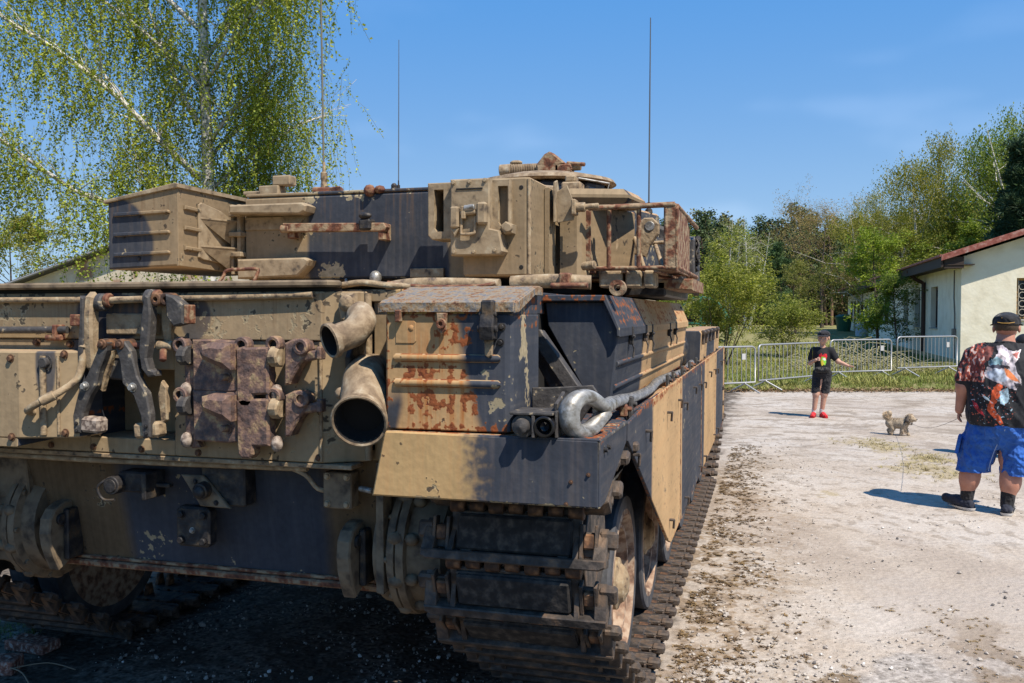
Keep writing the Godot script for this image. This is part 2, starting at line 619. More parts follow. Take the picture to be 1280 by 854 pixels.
func make_materials() -> void:
	make_paint()
	var bump := noise_tex(0.02, 512, null, 5, 6)
	var fine := noise_tex(0.06, 256, null, 9, 4)
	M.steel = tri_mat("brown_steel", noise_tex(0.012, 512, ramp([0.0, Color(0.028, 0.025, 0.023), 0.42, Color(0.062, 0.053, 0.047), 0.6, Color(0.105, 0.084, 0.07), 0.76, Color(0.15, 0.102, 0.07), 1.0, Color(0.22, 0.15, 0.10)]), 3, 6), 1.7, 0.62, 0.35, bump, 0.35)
	M.dark_steel = tri_mat("dark_steel", noise_tex(0.012, 512, ramp([0.0, Color(0.012, 0.012, 0.014), 0.5, Color(0.035, 0.033, 0.034), 0.7, Color(0.065, 0.055, 0.045), 1.0, Color(0.14, 0.09, 0.05)]), 4, 6), 1.9, 0.55, 0.3, bump, 0.3)
	M.purple = tri_mat("purple_brown_steel", noise_tex(0.011, 512, ramp([0.0, Color(0.055, 0.052, 0.058), 0.3, Color(0.11, 0.076, 0.068), 0.5, Color(0.18, 0.112, 0.09), 0.63, Color(0.26, 0.165, 0.11), 0.78, Color(0.36, 0.26, 0.145), 1.0, Color(0.38, 0.30, 0.19)]), 8, 6, FastNoiseLite.TYPE_SIMPLEX_SMOOTH, 0.7), 2.1, 0.66, 0.25, bump, 0.4)
	M.rust = tri_mat("rusty_iron", noise_tex(0.014, 512, ramp([0.0, Color(0.06, 0.026, 0.02), 0.4, Color(0.13, 0.052, 0.034), 0.56, Color(0.19, 0.085, 0.048), 0.7, Color(0.25, 0.155, 0.09), 1.0, Color(0.34, 0.26, 0.17)]), 12, 6), 2.6, 0.85, 0.05, bump, 0.3)
	M.rust_tan = tri_mat("rusted_sand_paint", noise_tex(0.012, 512, ramp([0.0, Color(0.04, 0.02, 0.015), 0.34, Color(0.14, 0.055, 0.03), 0.47, Color(0.20, 0.09, 0.05), 0.53, Color(0.23, 0.15, 0.09), 0.65, Color(0.27, 0.195, 0.12), 1.0, Color(0.36, 0.27, 0.17)]), 15, 6), 2.4, 0.8, 0.0, bump, 0.35)
	M.sand = tri_mat("worn_sand_paint", noise_tex(0.014, 512, ramp([0.0, Color(0.06, 0.05, 0.04), 0.2, Color(0.12, 0.085, 0.06), 0.25, Color(0.20, 0.145, 0.09), 0.45, Color(0.275, 0.20, 0.12), 0.7, Color(0.32, 0.24, 0.15), 0.8, Color(0.38, 0.31, 0.205), 1.0, Color(0.44, 0.38, 0.27)]), 18, 6), 2.2, 0.75, 0.0, bump, 0.3)
	M.grey = tri_mat("worn_grey_paint", noise_tex(0.013, 512, ramp([0.0, Color(0.038, 0.036, 0.036), 0.6, Color(0.062, 0.057, 0.054), 0.74, Color(0.085, 0.08, 0.075), 0.79, Color(0.13, 0.12, 0.10), 0.81, Color(0.34, 0.27, 0.175), 1.0, Color(0.42, 0.34, 0.23)]), 21, 6), 2.2, 0.62, 0.0, bump, 0.25)
	M.ochre = tri_mat("rusted_lid_paint", noise_tex(0.016, 512, ramp([0.0, Color(0.06, 0.03, 0.022), 0.28, Color(0.15, 0.07, 0.04), 0.38, Color(0.26, 0.17, 0.085), 0.5, Color(0.24, 0.20, 0.15), 0.6, Color(0.17, 0.16, 0.155), 0.8, Color(0.12, 0.118, 0.12), 1.0, Color(0.36, 0.31, 0.22)]), 23, 7, FastNoiseLite.TYPE_SIMPLEX_SMOOTH, 0.82), 2.0, 0.75, 0.0, bump, 0.5)
	M.zinc = tri_mat("galvanised_steel", noise_tex(0.02, 256, ramp([0.0, Color(0.07, 0.055, 0.04), 0.35, Color(0.17, 0.155, 0.13), 0.55, Color(0.28, 0.275, 0.26), 0.8, Color(0.40, 0.40, 0.39), 1.0, Color(0.52, 0.52, 0.5)]), 25, 6, FastNoiseLite.TYPE_SIMPLEX_SMOOTH, 0.7), 3.0, 0.5, 0.5, fine, 0.1)
	M.rope = tri_mat("wire_rope_grey", noise_tex(0.02, 256, ramp([0.0, Color(0.10, 0.10, 0.10), 0.5, Color(0.22, 0.22, 0.22), 1.0, Color(0.36, 0.35, 0.33)]), 26, 5), 4.0, 0.5, 0.4, fine, 0.1)
	M.rubber = tri_mat("worn_rubber", noise_tex(0.03, 512, ramp([0.0, Color(0.014, 0.013, 0.013), 0.45, Color(0.026, 0.024, 0.023), 0.65, Color(0.052, 0.046, 0.041), 0.85, Color(0.09, 0.075, 0.06), 1.0, Color(0.14, 0.12, 0.10)]), 28, 6), 1.1, 0.85, 0.0, bump, 0.4)
	M.tyre = tri_mat("grey_tyre", noise_tex(0.02, 256, ramp([0.0, Color(0.04, 0.041, 0.045), 0.6, Color(0.075, 0.077, 0.084), 1.0, Color(0.14, 0.135, 0.125)]), 29, 5), 2.0, 0.8, 0.0, fine, 0.15)
	M.soot = mat("soot_black", Color(0.012, 0.011, 0.011), 0.9)
	M.black = mat("black_void", Color(0.015, 0.014, 0.013), 0.8)
	M.glass_dark = mat("dark_glass", Color(0.015, 0.018, 0.024), 0.12)
	M.lens = mat("dark_lens", Color(0.012, 0.012, 0.014), 0.18)
	M.mast = mat("antenna_rod", Color(0.16, 0.15, 0.11), 0.5, 0.2)
	M.mast_grey = mat("antenna_rod_grey", Color(0.10, 0.11, 0.12), 0.5, 0.2)

# ---------------------------------------------------------------- the battle tank
var tank: Node3D

func bolts(called: String, pts: Array, d: Vector3, r: float, h: float, m: Material, parent: Node3D) -> void:
	var b := mb()
	b.bolt(Vector3.ZERO, d, r, h)
	var first: MeshInstance3D = null
	for p: Vector3 in pts:
		var o := MeshInstance3D.new()
		o.name = called
		o.mesh = first.mesh if first else b.mesh()
		o.material_override = m
		o.position = p - org - (parent.position if parent != tank else Vector3.ZERO)
		parent.add_child(o, true)
		if first == null:
			first = o

func build_hull() -> void:
	var b := mb(1)
	# lower hull: sloping rear wall with its bottom lip, and the belly box behind it
	b.prism(0, P([-3.03, 1.2, -3.13, 0.675, -3.3, 0.675, -3.3, 1.2]), -2.99, -1.36, 0.004)
	b.box(-2.9, -1.4, 0.62, 1.2, -10.2, -3.2)
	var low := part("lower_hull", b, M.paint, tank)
	b = mb()
	b.box(-2.98, -1.40, 0.648, 0.674, -3.2, -3.105, 0.006)
	b.tube(V([-2.97, 0.683, -3.125, -1.41, 0.683, -3.125]), 0.009, 8)
	part("bottom_lip", b, M.rust_tan, low)
	# upper rear wall: top band, lower wall round the dark recess
	b = mb(1)
	var back := -3.12
	b.prism(1, P([-3.6, -2.9, -1.535, -2.9, -1.40, -2.985, -1.385, -3.3, -3.6, -3.3]), 1.605, 1.782, 0.004)
	b.prism(1, P([-2.15, -2.908, -1.535, -2.908, -1.40, -2.99, -1.385, -3.3, -2.15, -3.3]), 1.165, 1.602, 0.004)
	b.box(-3.6, -2.535, 1.165, 1.602, -3.3, -2.908)
	b.box(-2.535, -2.15, 1.49, 1.602, -3.1, -2.908)
	b.box(-2.535, -2.15, 1.165, 1.225, -3.1, -2.908)
	b.box(-2.535, -2.15, 1.225, 1.49, -3.14, -3.10)
	b.box(-3.6, -1.3, 1.2, 1.782, -4.2, -3.3)
	b.box(-1.385, -1.22, 1.165, 1.778, -3.3, -3.02)
	var up := part("upper_rear_wall", b, M.paint, tank)
	b = mb()
	b.tube(smooth_path(V([-1.395, 1.775, -2.992, -1.392, 1.6, -2.99, -1.394, 1.4, -2.992, -1.392, 1.17, -2.99]), 5), 0.014, 8)
	b.tube(V([-1.54, 1.6, -2.905, -1.54, 1.17, -2.907]), 0.007, 6)
	part("weld_seam", b, M.sand, up)
	b = mb()
	b.prism(1, P([-3.6, -2.865, -1.62, -2.865, -1.5, -2.88, -1.47, -2.93, -1.5, -3.0, -3.6, -3.0]), 1.797, 1.822, 0.007)
	part("top_flange", b, M.drive, tank)
	b = mb()
	b.box(-3.6, -1.5, 1.782, 1.797, -3.0, -2.915, 0.002)
	part("flange_gap", b, M.black, tank)
	b = mb()
	b.tube(V([-3.5, 1.757, -2.885, -2.5, 1.757, -2.885, -1.9, 1.762, -2.885, -1.56, 1.77, -2.888]), 0.012, 10)
	part("rear_rail", b, M.sand, tank)
	b = mb(1)
	b.box(-3.6, -1.22, 1.745, 1.79, -5.6, -3.0)
	b.box(-1.22, -0.88, 1.70, 1.788, -5.6, -3.12)
	b.box(-0.88, -0.66, 1.74, 1.775, -6.6, -3.56)
	part("engine_deck", b, M.paint, tank)
	# the pipe and its brackets along the lower edge of the overhang
	b = mb()
	b.tube(V([-3.2, 1.128, -2.95, -2.5, 1.125, -2.95, -1.62, 1.135, -2.95]), 0.012, 8)
	b.tube(smooth_path(V([-1.7, 1.135, -2.955, -1.63, 1.11, -2.955, -1.59, 1.06, -2.97, -1.55, 1.05, -2.985]), 4), 0.009, 8)
	b.box(-3.6, -1.42, 1.145, 1.162, -3.0, -2.905, 0.003)
	part("edge_pipe", b, M.sand, tank)
	bolts("bolt", [Vector3(-2.52, 1.185, -2.905), Vector3(-2.3, 1.185, -2.905), Vector3(-2.05, 1.182, -2.905), Vector3(-1.85, 1.185, -2.905), Vector3(-1.55, 1.185, -2.905), Vector3(-2.72, 1.185, -2.905)], Vector3(0, 0, 1), 0.010, 0.010, M.rust_dark, up)

	# left louvre housing
	b = mb(1)
	b.prism(1, P([-3.5, -2.72, -2.69, -2.72, -2.665, -2.73, -2.63, -2.745, -2.565, -2.765, -2.545, -2.775, -2.49, -2.80, -2.475, -2.905, -3.5, -2.905]), 1.235, 1.562, 0.006)
	b.prism(0, P([-2.72, 1.235, -2.72, 1.205, -2.9, 1.21, -2.9, 1.235]), -3.5, -2.70, 0.003)
	var lv := part("louvre_housing", b, M.paint, tank)
	b = mb()
	b.tube(V([-2.605, 1.545, -2.747, -2.605, 1.25, -2.747]), 0.012, 8)
	b.tube(V([-2.555, 1.545, -2.768, -2.555, 1.25, -2.768]), 0.006, 8)
	part("pressed_rib", b, M.sand, lv)
	bolts("bolt", [Vector3(-2.725, 1.535, -2.72), Vector3(-2.725, 1.24, -2.72), Vector3(-2.535, 1.55, -2.778), Vector3(-2.535, 1.255, -2.778)], Vector3(0, 0, 1), 0.012, 0.012, M.rust_dark, lv)
	bolts("bolt", [Vector3(-2.595, 1.52, -2.752)], Vector3(0, 0, 1), 0.022, 0.02, M.grey, lv)
	b = mb()
	b.tube(smooth_path(V([-2.47, 1.655, -2.86, -2.475, 1.60, -2.82, -2.478, 1.50, -2.80, -2.49, 1.45, -2.78, -2.53, 1.405, -2.73, -2.58, 1.375, -2.70, -2.635, 1.345, -2.705, -2.645, 1.335, -2.74]), 5), 0.014, 10)
	b.cyl(Vector3(-2.535, 1.403, -2.728), Vector3(-2.575, 1.378, -2.702), 0.019, 12)
	b.cyl(Vector3(-2.473, 1.62, -2.83), Vector3(-2.476, 1.57, -2.81), 0.02, 10)
	part("drain_hose", b, M.sand, tank)
	b = mb()
	b.tube(V([-3.4, 1.635, -2.87, -2.6, 1.64, -2.87]), 0.014, 8)
	part("tool_rod", b, M.grey, tank)
	b = mb()
	b.box(-2.585, -2.50, 1.655, 1.70, -2.92, -2.86, 0.004)
	b.box(-2.66, -2.64, 1.60, 1.66, -2.92, -2.85, 0.004)
	b.cyl(Vector3(-2.70, 1.61, -2.87), Vector3(-2.62, 1.61, -2.86), 0.012, 8)
	part("rod_bracket", b, M.rust, tank)
	bolts("bolt", [Vector3(-2.69, 1.615, -2.905), Vector3(-2.62, 1.585, -2.905), Vector3(-2.78, 1.59, -2.905)], Vector3(0, 0, 1), 0.012, 0.016, M.rust_dark, tank)

func build_clamps() -> void:
	# hooks that hang from the rail, their rollers and the plate between them
	var b := mb()
	b.box(-2.43, -2.205, 1.624, 1.703, -2.93, -2.875, 0.004)
	part("cross_plate", b, M.sand, tank)
	b = mb()
	b.prism(0, P([-2.81, 1.765, -2.80, 1.70, -2.80, 1.60, -2.81, 1.50, -2.83, 1.48, -2.845, 1.55, -2.85, 1.70, -2.855, 1.77, -2.835, 1.785]), -2.472, -2.432, 0.009)
	var hk := part("hanging_hook", b, M.sand, tank)
	b = mb()
	b.prism(2, P([-2.478, 1.77, -2.462, 1.76, -2.462, 1.62, -2.474, 1.50, -2.488, 1.48, -2.492, 1.56, -2.482, 1.66]), -2.835, -2.795, 0.004)
	part("hook_edge", b, M.grey, hk)
	b = mb()
	b.prism(2, P([-2.195, 1.772, -2.175, 1.765, -2.168, 1.70, -2.178, 1.60, -2.19, 1.54, -2.178, 1.50, -2.152, 1.492, -2.15, 1.475, -2.185, 1.47, -2.212, 1.50, -2.222, 1.56, -2.212, 1.68]), -2.84, -2.795, 0.006)
	part("hanging_hook", b, M.grey, tank)
	b = mb()
	b.prism(2, P([-2.165, 1.765, -2.13, 1.76, -2.118, 1.70, -2.128, 1.60, -2.155, 1.595, -2.165, 1.66]), -2.88, -2.85, 0.005)
	part("hook_plate", b, M.sand, tank)
	for q: Array in [[-2.415, 1.745, 0.034], [-2.198, 1.757, 0.036]]:
		b = mb()
		b.cyl(Vector3((q[0] as float) - 0.016, q[1], -2.84), Vector3((q[0] as float) + 0.016, q[1], -2.84), q[2], 18, 0.006)
		var roller := part("roller", b, M.grey, tank)
		b = mb()
		b.cyl(Vector3((q[0] as float) + 0.014, (q[1] as float) + 0.008, -2.845), Vector3((q[0] as float) + 0.036, (q[1] as float) + 0.008, -2.845), 0.027, 14, 0.005)
		part("roller_washer", b, M.rust, roller)
	b = mb()
	b.cyl(Vector3(-2.40, 1.752, -2.845), Vector3(-2.21, 1.757, -2.845), 0.013, 14)
	part("clamp_rod", b, M.sand, tank)
	b = mb()
	b.prism(2, P([-2.11, 1.775, -2.075, 1.765, -2.035, 1.735, -2.035, 1.665, -2.075, 1.655, -2.105, 1.69]), -2.85, -2.80, 0.006)
	var cl := part("cleat", b, M.grey, tank)
	b = mb()
	b.box(-2.038, -2.02, 1.665, 1.735, -2.86, -2.81, 0.004)
	part("cleat_stop", b, M.rust_tan, cl)
	for x: float in [-2.155, -2.113]:
		b = mb()
		b.lathe(Vector3(x, 1.755, -2.86), Vector3(0, 0, 1), PackedVector2Array([Vector2(0, 0.024), Vector2(0.05, 0.024), Vector2(0.054, 0.019), Vector2(0.054, 0.010), Vector2(0.02, 0.0)]), 16)
		part("cleat_pin", b, M.rust_dark, tank)
	b = mb()
	b.cyl(Vector3(-2.44, 1.583, -2.84), Vector3(-2.19, 1.583, -2.84), 0.012, 12)
	part("swivel_shaft", b, M.rust, tank)
	for x: float in [-2.375, -2.297]:
		b = mb()
		b.cyl(Vector3(x, 1.589, -2.86), Vector3(x, 1.589, -2.785), 0.020, 14)
		b.cyl(Vector3(x, 1.589, -2.79), Vector3(x, 1.589, -2.778), 0.011, 12)
		part("arm_pivot", b, M.rust_dark, tank)
	b = mb()
	b.cyl(Vector3(-2.14, 1.57, -2.83), Vector3(-2.128, 1.53, -2.81), 0.013, 10)
	part("hanging_pin", b, M.rust, tank)
	b = mb()
	b.cyl(Vector3(-2.175, 1.585, -2.845), Vector3(-2.11, 1.585, -2.845), 0.017, 12)
	part("shaft_sleeve", b, M.sand, tank)
	b = mb()
	b.prism(2, P([-2.385, 1.535, -2.30, 1.53, -2.285, 1.50, -2.295, 1.445, -2.33, 1.45, -2.40, 1.455, -2.405, 1.48]), -2.92, -2.85, 0.008)
	part("swivel_block", b, M.grey, tank)
	# the two splayed arms with their feet
	var outline := [P([-2.355, 1.595, -2.358, 1.565, -2.392, 1.49, -2.405, 1.435, -2.435, 1.395, -2.465, 1.33, -2.478, 1.255, -2.51, 1.25, -2.514, 1.32, -2.482, 1.425, -2.445, 1.475, -2.40, 1.565, -2.39, 1.60, -2.372, 1.61]),
		P([-2.30, 1.61, -2.278, 1.60, -2.25, 1.565, -2.225, 1.475, -2.186, 1.41, -2.17, 1.335, -2.172, 1.25, -2.205, 1.245, -2.212, 1.325, -2.242, 1.40, -2.29, 1.445, -2.30, 1.525, -2.318, 1.575])]
	for k in 2:
		b = mb()
		b.prism(2, outline[k], -2.825, -2.79, 0.005)
		var arm := part("clamp_arm", b, M.grey, tank)
		b = mb()
		if k == 0:
			b.obox(Transform3D(Basis(Vector3(0, 0, 1), -0.06), Vector3(-2.44, 1.285, -2.82)), Vector3(0.085, 0.058, 0.06), 0.01)
		else:
			b.obox(Transform3D(Basis(Vector3(0, 0, 1), 0.10), Vector3(-2.205, 1.272, -2.835)), Vector3(0.11, 0.058, 0.06), 0.01)
		part("arm_foot", b, M.worn if k == 0 else M.sand, arm)
		b = mb()
		if k == 0:
			b.prism(2, P([-2.375, 1.56, -2.355, 1.565, -2.39, 1.47, -2.41, 1.41, -2.425, 1.42]), -2.85, -2.826, 0.003)
		else:
			b.prism(2, P([-2.165, 1.29, -2.14, 1.31, -2.143, 1.43, -2.165, 1.455, -2.18, 1.40]), -2.87, -2.845, 0.004)
		part("arm_web", b, M.sand, arm)
		var cx: float = [-2.452, -2.243][k]
		bolts("bolt", [Vector3(cx, 1.432, -2.79)], Vector3(0, 0, 1), 0.013, 0.018, M.zinc, arm)
		var bx: float = [-2.495, -2.188][k]
		bolts("bolt", [Vector3(bx, 1.29, -2.79), Vector3(bx, 1.262, -2.79)], Vector3(0, 0, 1), 0.006, 0.006, M.dark_steel, arm)

func build_spare_links() -> void:
	# two spare track links bolted to the rear wall, seen from their inner face
	for k in 2:
		var y := 1.608 - 0.184 * k
		var b := mb()
		b.prism(2, P([-2.023, y, -1.95, y + 0.002, -1.836, y - 0.004, -1.834, y - 0.185, -1.87, y - 0.19, -2.02, y - 0.187]), -2.885, -2.835, 0.006)
		var link := part("spare_track_link", b, M.purple, tank)
		b = mb()
		b.prism(2, P([-1.832, y - 0.03, -1.80, y - 0.022, -1.785, y - 0.026, -1.70, y - 0.022, -1.70, y - 0.192, -1.762, y - 0.196, -1.764, y - 0.225, -1.778, y - 0.24, -1.812, y - 0.24, -1.826, y - 0.225, -1.83, y - 0.195]), -2.875, -2.818, 0.008)
		part("link_slab", b, M.purple, link)
		b = mb()
		b.prism(2, P([-2.078, y - 0.04, -2.03, y - 0.03, -2.028, y - 0.185, -2.012, y - 0.215, -2.045, y - 0.22, -2.072, y - 0.20]), -2.905, -2.86, 0.006)
		part("link_flank", b, M.purple, link)
		# fork at the right: eye, arm, tapering leg
		b = mb()
		b.prism(2, P([-1.645, y - 0.01, -1.61, y + 0.006, -1.565, y - 0.002, -1.552, y - 0.03, -1.565, y - 0.065, -1.60, y - 0.10, -1.625, y - 0.155, -1.648, y - 0.16]), -2.90, -2.835, 0.007)
		b.bar(Vector3(-1.58, y - 0.06, -2.86), Vector3(-1.497, y - 0.045, -2.84), 0.03, 0.034, 0.009)
		b.bar(Vector3(-1.585, y - 0.062, -2.855), Vector3(-1.632, y - 0.14, -2.85), 0.03, 0.022, 0.006)
		b.box(-1.512, -1.494, y - 0.066, y - 0.02, -2.86, -2.82, 0.007)
		part("link_fork", b, M.purple, link)
		for e: Array in [[-1.812, -0.018], [-1.577, -0.022], [-1.686, -0.014], [-2.07, -0.02]]:
			var ctr := Vector3(e[0], y + (e[1] as float), -2.862)
			b = mb()
			b.lathe(ctr, Vector3(0, 0, 1), PackedVector2Array([Vector2(0, 0.030), Vector2(0.034, 0.030), Vector2(0.038, 0.026), Vector2(0.038, 0.017), Vector2(0.0, 0.016)]), 16)
			part("hinge_eye", b, M.purple, link)
			b = mb()
			b.cyl(ctr - Vector3(0, 0, 0.002), ctr + Vector3(0, 0, 0.022), 0.0165, 12)
			part("hinge_hole", b, M.black, link)
		# guide horn: a rounded tooth that leans out to the left
		b = mb()
		b.prism(2, P([-1.957, y - 0.045, -1.95, y - 0.018, -1.905, y - 0.006, -1.832, y - 0.012, -1.832, y - 0.105, -1.885, y - 0.092, -1.945, y - 0.07]), -2.85, -2.768, 0.021)
		part("guide_horn", b, M.purple, link)
		b = mb()
		b.bolt(Vector3(-1.875, y - 0.135, -2.835), Vector3(-0.25, 0.05, 1).normalized(), 0.014, 0.03)
		part("link_stud", b, M.purple, link)
		for x: float in [-2.055, -1.68]:
			b = mb()
			b.prism(0, P([-2.86, y - 0.02, -2.83, y - 0.022, -2.81, y - 0.038, -2.802, y - 0.058, -2.81, y - 0.08, -2.83, y - 0.094, -2.86, y - 0.096]), x - 0.019, x + 0.019, 0.006)
			var c := part("link_clamp", b, M.grey if x < -1.9 else M.sand, link)
			b = mb()
			b.ball(Vector3(x - 0.004, y - 0.187, -2.85), Vector3(0.022, 0.030, 0.024), 12)
			part("clamp_boss", b, M.worn, c)

func build_exhausts() -> void:
	# small bent pipe
	var b := mb()
	b.prism(2, P([-1.455, 1.775, -1.405, 1.775, -1.395, 1.70, -1.42, 1.665, -1.455, 1.68, -1.465, 1.73]), -2.93, -2.89, 0.008)
	b.ball(Vector3(-1.43, 1.74, -2.89), Vector3(0.03, 0.03, 0.02), 10)
	var f := part("small_exhaust_flange", b, M.sand, tank)
	b = mb()
	var pa := smooth_path(V([-1.415, 1.695, -2.97, -1.38, 1.695, -2.90, -1.352, 1.672, -2.85, -1.362, 1.64, -2.81, -1.388, 1.625, -2.78, -1.414, 1.612, -2.745]), 5)
	b.tube(pa, 0.050, 20, false)
	var d := (pa[pa.size() - 1] - pa[pa.size() - 3]).normalized()
	b.lathe(pa[pa.size() - 1], d, PackedVector2Array([Vector2(-0.02, 0.05), Vector2(-0.012, 0.060), Vector2(0.008, 0.062), Vector2(0.012, 0.056), Vector2(0.008, 0.051)]), 22)
	part("small_exhaust_pipe", b, M.sooty, tank)
	b = mb()
	b.lathe(pa[pa.size() - 1], d, PackedVector2Array([Vector2(0.008, 0.0505), Vector2(-0.035, 0.042), Vector2(-0.035, 0.0)]), 20)
	part("small_exhaust_bore", b, M.soot, tank)
	# large bent pipe
	b = mb()
	pa = smooth_path(V([-1.385, 1.495, -3.03, -1.378, 1.492, -2.94, -1.355, 1.475, -2.87, -1.330, 1.44, -2.82, -1.31, 1.40, -2.78, -1.298, 1.368, -2.735, -1.290, 1.352, -2.70]), 5)
	var rr := PackedFloat32Array()
	for i in pa.size():
		rr.append(lerpf(0.060, 0.083, minf(1.0, 1.6 * float(i) / (pa.size() - 1))))
	b.tube(pa, rr, 24, false)
	d = (pa[pa.size() - 1] - pa[pa.size() - 3]).normalized()
	b.lathe(pa[pa.size() - 1], d, PackedVector2Array([Vector2(-0.035, 0.083), Vector2(-0.02, 0.090), Vector2(0.006, 0.095), Vector2(0.012, 0.095), Vector2(0.014, 0.090), Vector2(0.010, 0.084)]), 28)
	b.ball(Vector3(-1.405, 1.43, -2.80), Vector3(0.022, 0.022, 0.03), 10)
	part("large_exhaust_pipe", b, M.sooty, tank)
	b = mb()
	b.lathe(pa[pa.size() - 1], d, PackedVector2Array([Vector2(0.010, 0.0845), Vector2(-0.03, 0.079), Vector2(-0.055, 0.070), Vector2(-0.055, 0.0)]), 26)
	part("large_exhaust_bore", b, M.soot, tank)
	b = mb()
	b.prism(0, P([-2.99, 1.63, -2.90, 1.62, -2.85, 1.55, -2.86, 1.42, -2.92, 1.34, -3.0, 1.34]), -1.42, -1.395, 0.005)
	b.box(-1.40, -1.33, 1.47, 1.50, -2.99, -2.86, 0.004)
	part("exhaust_bracket", b, M.dark_steel, tank)

func build_rear_corner() -> void:
	# mudguard
	var b := mb(1)
	b.prism(2, P([-1.212, 1.318, -1.258, 1.10, -0.497, 1.10, -0.497, 1.312]), -2.735, -2.72, 0.006)
	b.prism(0, P([-2.722, 1.31, -2.722, 1.102, -2.80, 1.102, -3.24, 1.235, -3.255, 1.31]), -0.507, -0.492, 0.004)
	b.prism(1, P([-1.215, -2.722, -0.495, -2.722, -0.495, -3.26, -1.215, -3.26]), 1.302, 1.316, 0.003)
	b.quad(Vector3(-1.212, 1.316, -2.73), Vector3(-1.258, 1.10, -2.73), Vector3(-1.258, 1.10, -2.86), Vector3(-1.212, 1.316, -2.9), Vector3.LEFT)
	var mg := part("mudguard", b, M.paint, tank)
	b = mb()
	b.tube(V([-0.5, 1.306, -2.73, -0.497, 1.306, -3.25]), 0.008, 8)
	b.tube(V([-0.5, 1.102, -2.73, -0.5, 1.306, -2.728]), 0.0075, 8)
	part("mudguard_edge", b, M.grey, mg)
	bolts("bolt", [Vector3(-0.53, 1.205, -2.72), Vector3(-0.585, 1.18, -2.72), Vector3(-0.6, 1.11, -2.72)], Vector3(0, 0, 1), 0.005, 0.007, M.rust_dark, mg)
	bolts("bolt", [Vector3(-0.492, 1.275, -2.78), Vector3(-0.492, 1.275, -2.84)], Vector3(1, 0, 0), 0.008, 0.012, M.dark_steel, mg)
	# stowage box on the mudguard
	b = mb(1)
	b.prism(1, P([-1.217, -2.752, -1.21, -2.746, -0.806, -2.746, -0.79, -2.752, -0.783, -2.77, -0.783, -3.09, -1.217, -3.09]), 1.322, 1.70, 0.004)
	# one pressed plate at the upper left, standing 3 mm proud
	b.prism(2, P([-1.18, 1.605, -1.115, 1.605, -1.108, 1.612, -1.108, 1.672, -1.115, 1.68, -1.165, 1.68, -1.18, 1.668]), -2.747, -2.743, 0.002)
	b.ball(Vector3(-1.125, 1.655, -2.745), Vector3(0.012, 0.012, 0.006), 8)
	var box := part("stowage_box", b, M.paint, tank)
	for y: float in [1.558, 1.476]:
		b = mb(1)
		b.tube(V([-1.188, y, -2.7465, -1.180, y, -2.7465, -0.828, y, -2.7465, -0.820, y, -2.7465]), PackedFloat32Array([0.006, 0.0135, 0.0135, 0.006]), 14)
		part("pressed_rib", b, M.paint, box)
	b = mb()
	b.prism(0, P([-2.732, 1.708, -2.732, 1.738, -2.75, 1.745, -3.0, 1.798, -3.1, 1.80, -3.1, 1.785, -3.0, 1.778, -2.745, 1.728, -2.742, 1.708]), -1.235, -0.772, 0.003)
	b.prism(0, P([-2.735, 1.706, -2.735, 1.736, -3.0, 1.795, -3.09, 1.795, -3.09, 1.765, -2.98, 1.765, -2.77, 1.706]), -0.776, -0.766, 0.002)
	b.prism(0, P([-2.735, 1.706, -2.735, 1.736, -3.0, 1.795, -3.09, 1.795, -3.09, 1.765, -2.98, 1.765, -2.77, 1.706]), -1.24, -1.232, 0.002)
	part("box_lid", b, M.ochre, box)
	b = mb(1)
	b.prism(0, P([-2.752, 1.70, -2.752, 1.715, -3.0, 1.77, -3.085, 1.77, -3.085, 1.70]), -1.215, -0.785, 0.002)
	part("lid_gap", b, M.paint, box)
	b = mb()
	b.box(-1.175, -1.155, 1.675, 1.715, -2.745, -2.722, 0.003)
	b.prism(2, P([-1.03, 1.705, -0.995, 1.705, -0.998, 1.65, -1.012, 1.635, -1.027, 1.65]), -2.738, -2.722, 0.003)
	b.lathe(Vector3(-1.012, 1.67, -2.722), Vector3(0, 0, 1), PackedVector2Array([Vector2(0, 0.017), Vector2(0.01, 0.015), Vector2(0.01, 0.008), Vector2(0, 0.007)]), 14)
	part("hasp", b, M.rust_tan, box)
	# over-centre latch
	b = mb()
	b.box(-0.873, -0.833, 1.685, 1.745, -2.745, -2.70, 0.006)
	b.prism(0, P([-2.745, 1.69, -2.70, 1.70, -2.69, 1.66, -2.70, 1.62, -2.745, 1.615]), -0.877, -0.829, 0.005)
	b.cyl(Vector3(-0.885, 1.655, -2.71), Vector3(-0.82, 1.655, -2.71), 0.013, 10)
	b.cyl(Vector3(-0.882, 1.70, -2.715), Vector3(-0.824, 1.70, -2.715), 0.009, 10)
	b.bolt(Vector3(-0.82, 1.61, -2.745), Vector3(0, 0, 1), 0.009, 0.012)
	b.bolt(Vector3(-0.815, 1.66, -2.745), Vector3(0, 0, 1), 0.009, 0.012)
	part("latch", b, M.dark_steel, box)
	b = mb()
	b.prism(2, P([-0.868, 1.63, -0.838, 1.63, -0.842, 1.57, -0.855, 1.562, -0.866, 1.57]), -2.735, -2.722, 0.003)
	part("latch_tongue", b, M.sand, box)
	# lamps beside it, standing out over the edge of the mudguard
	b = mb()
	b.box(-0.775, -0.635, 1.387, 1.396, -2.84, -2.69, 0.002)
	b.box(-0.705, -0.694, 1.316, 1.387, -2.82, -2.69, 0.003)
	b.box(-0.635, -0.626, 1.316, 1.40, -2.84, -2.71, 0.002)
	b.box(-0.775, -0.635, 1.316, 1.387, -2.85, -2.84, 0.002)
	b.prism(0, P([-2.76, 1.316, -2.74, 1.42, -2.85, 1.45, -2.85, 1.316]), -0.645, -0.632, 0.003)
	part("lamp_guard", b, M.grey, tank)
	b = mb()
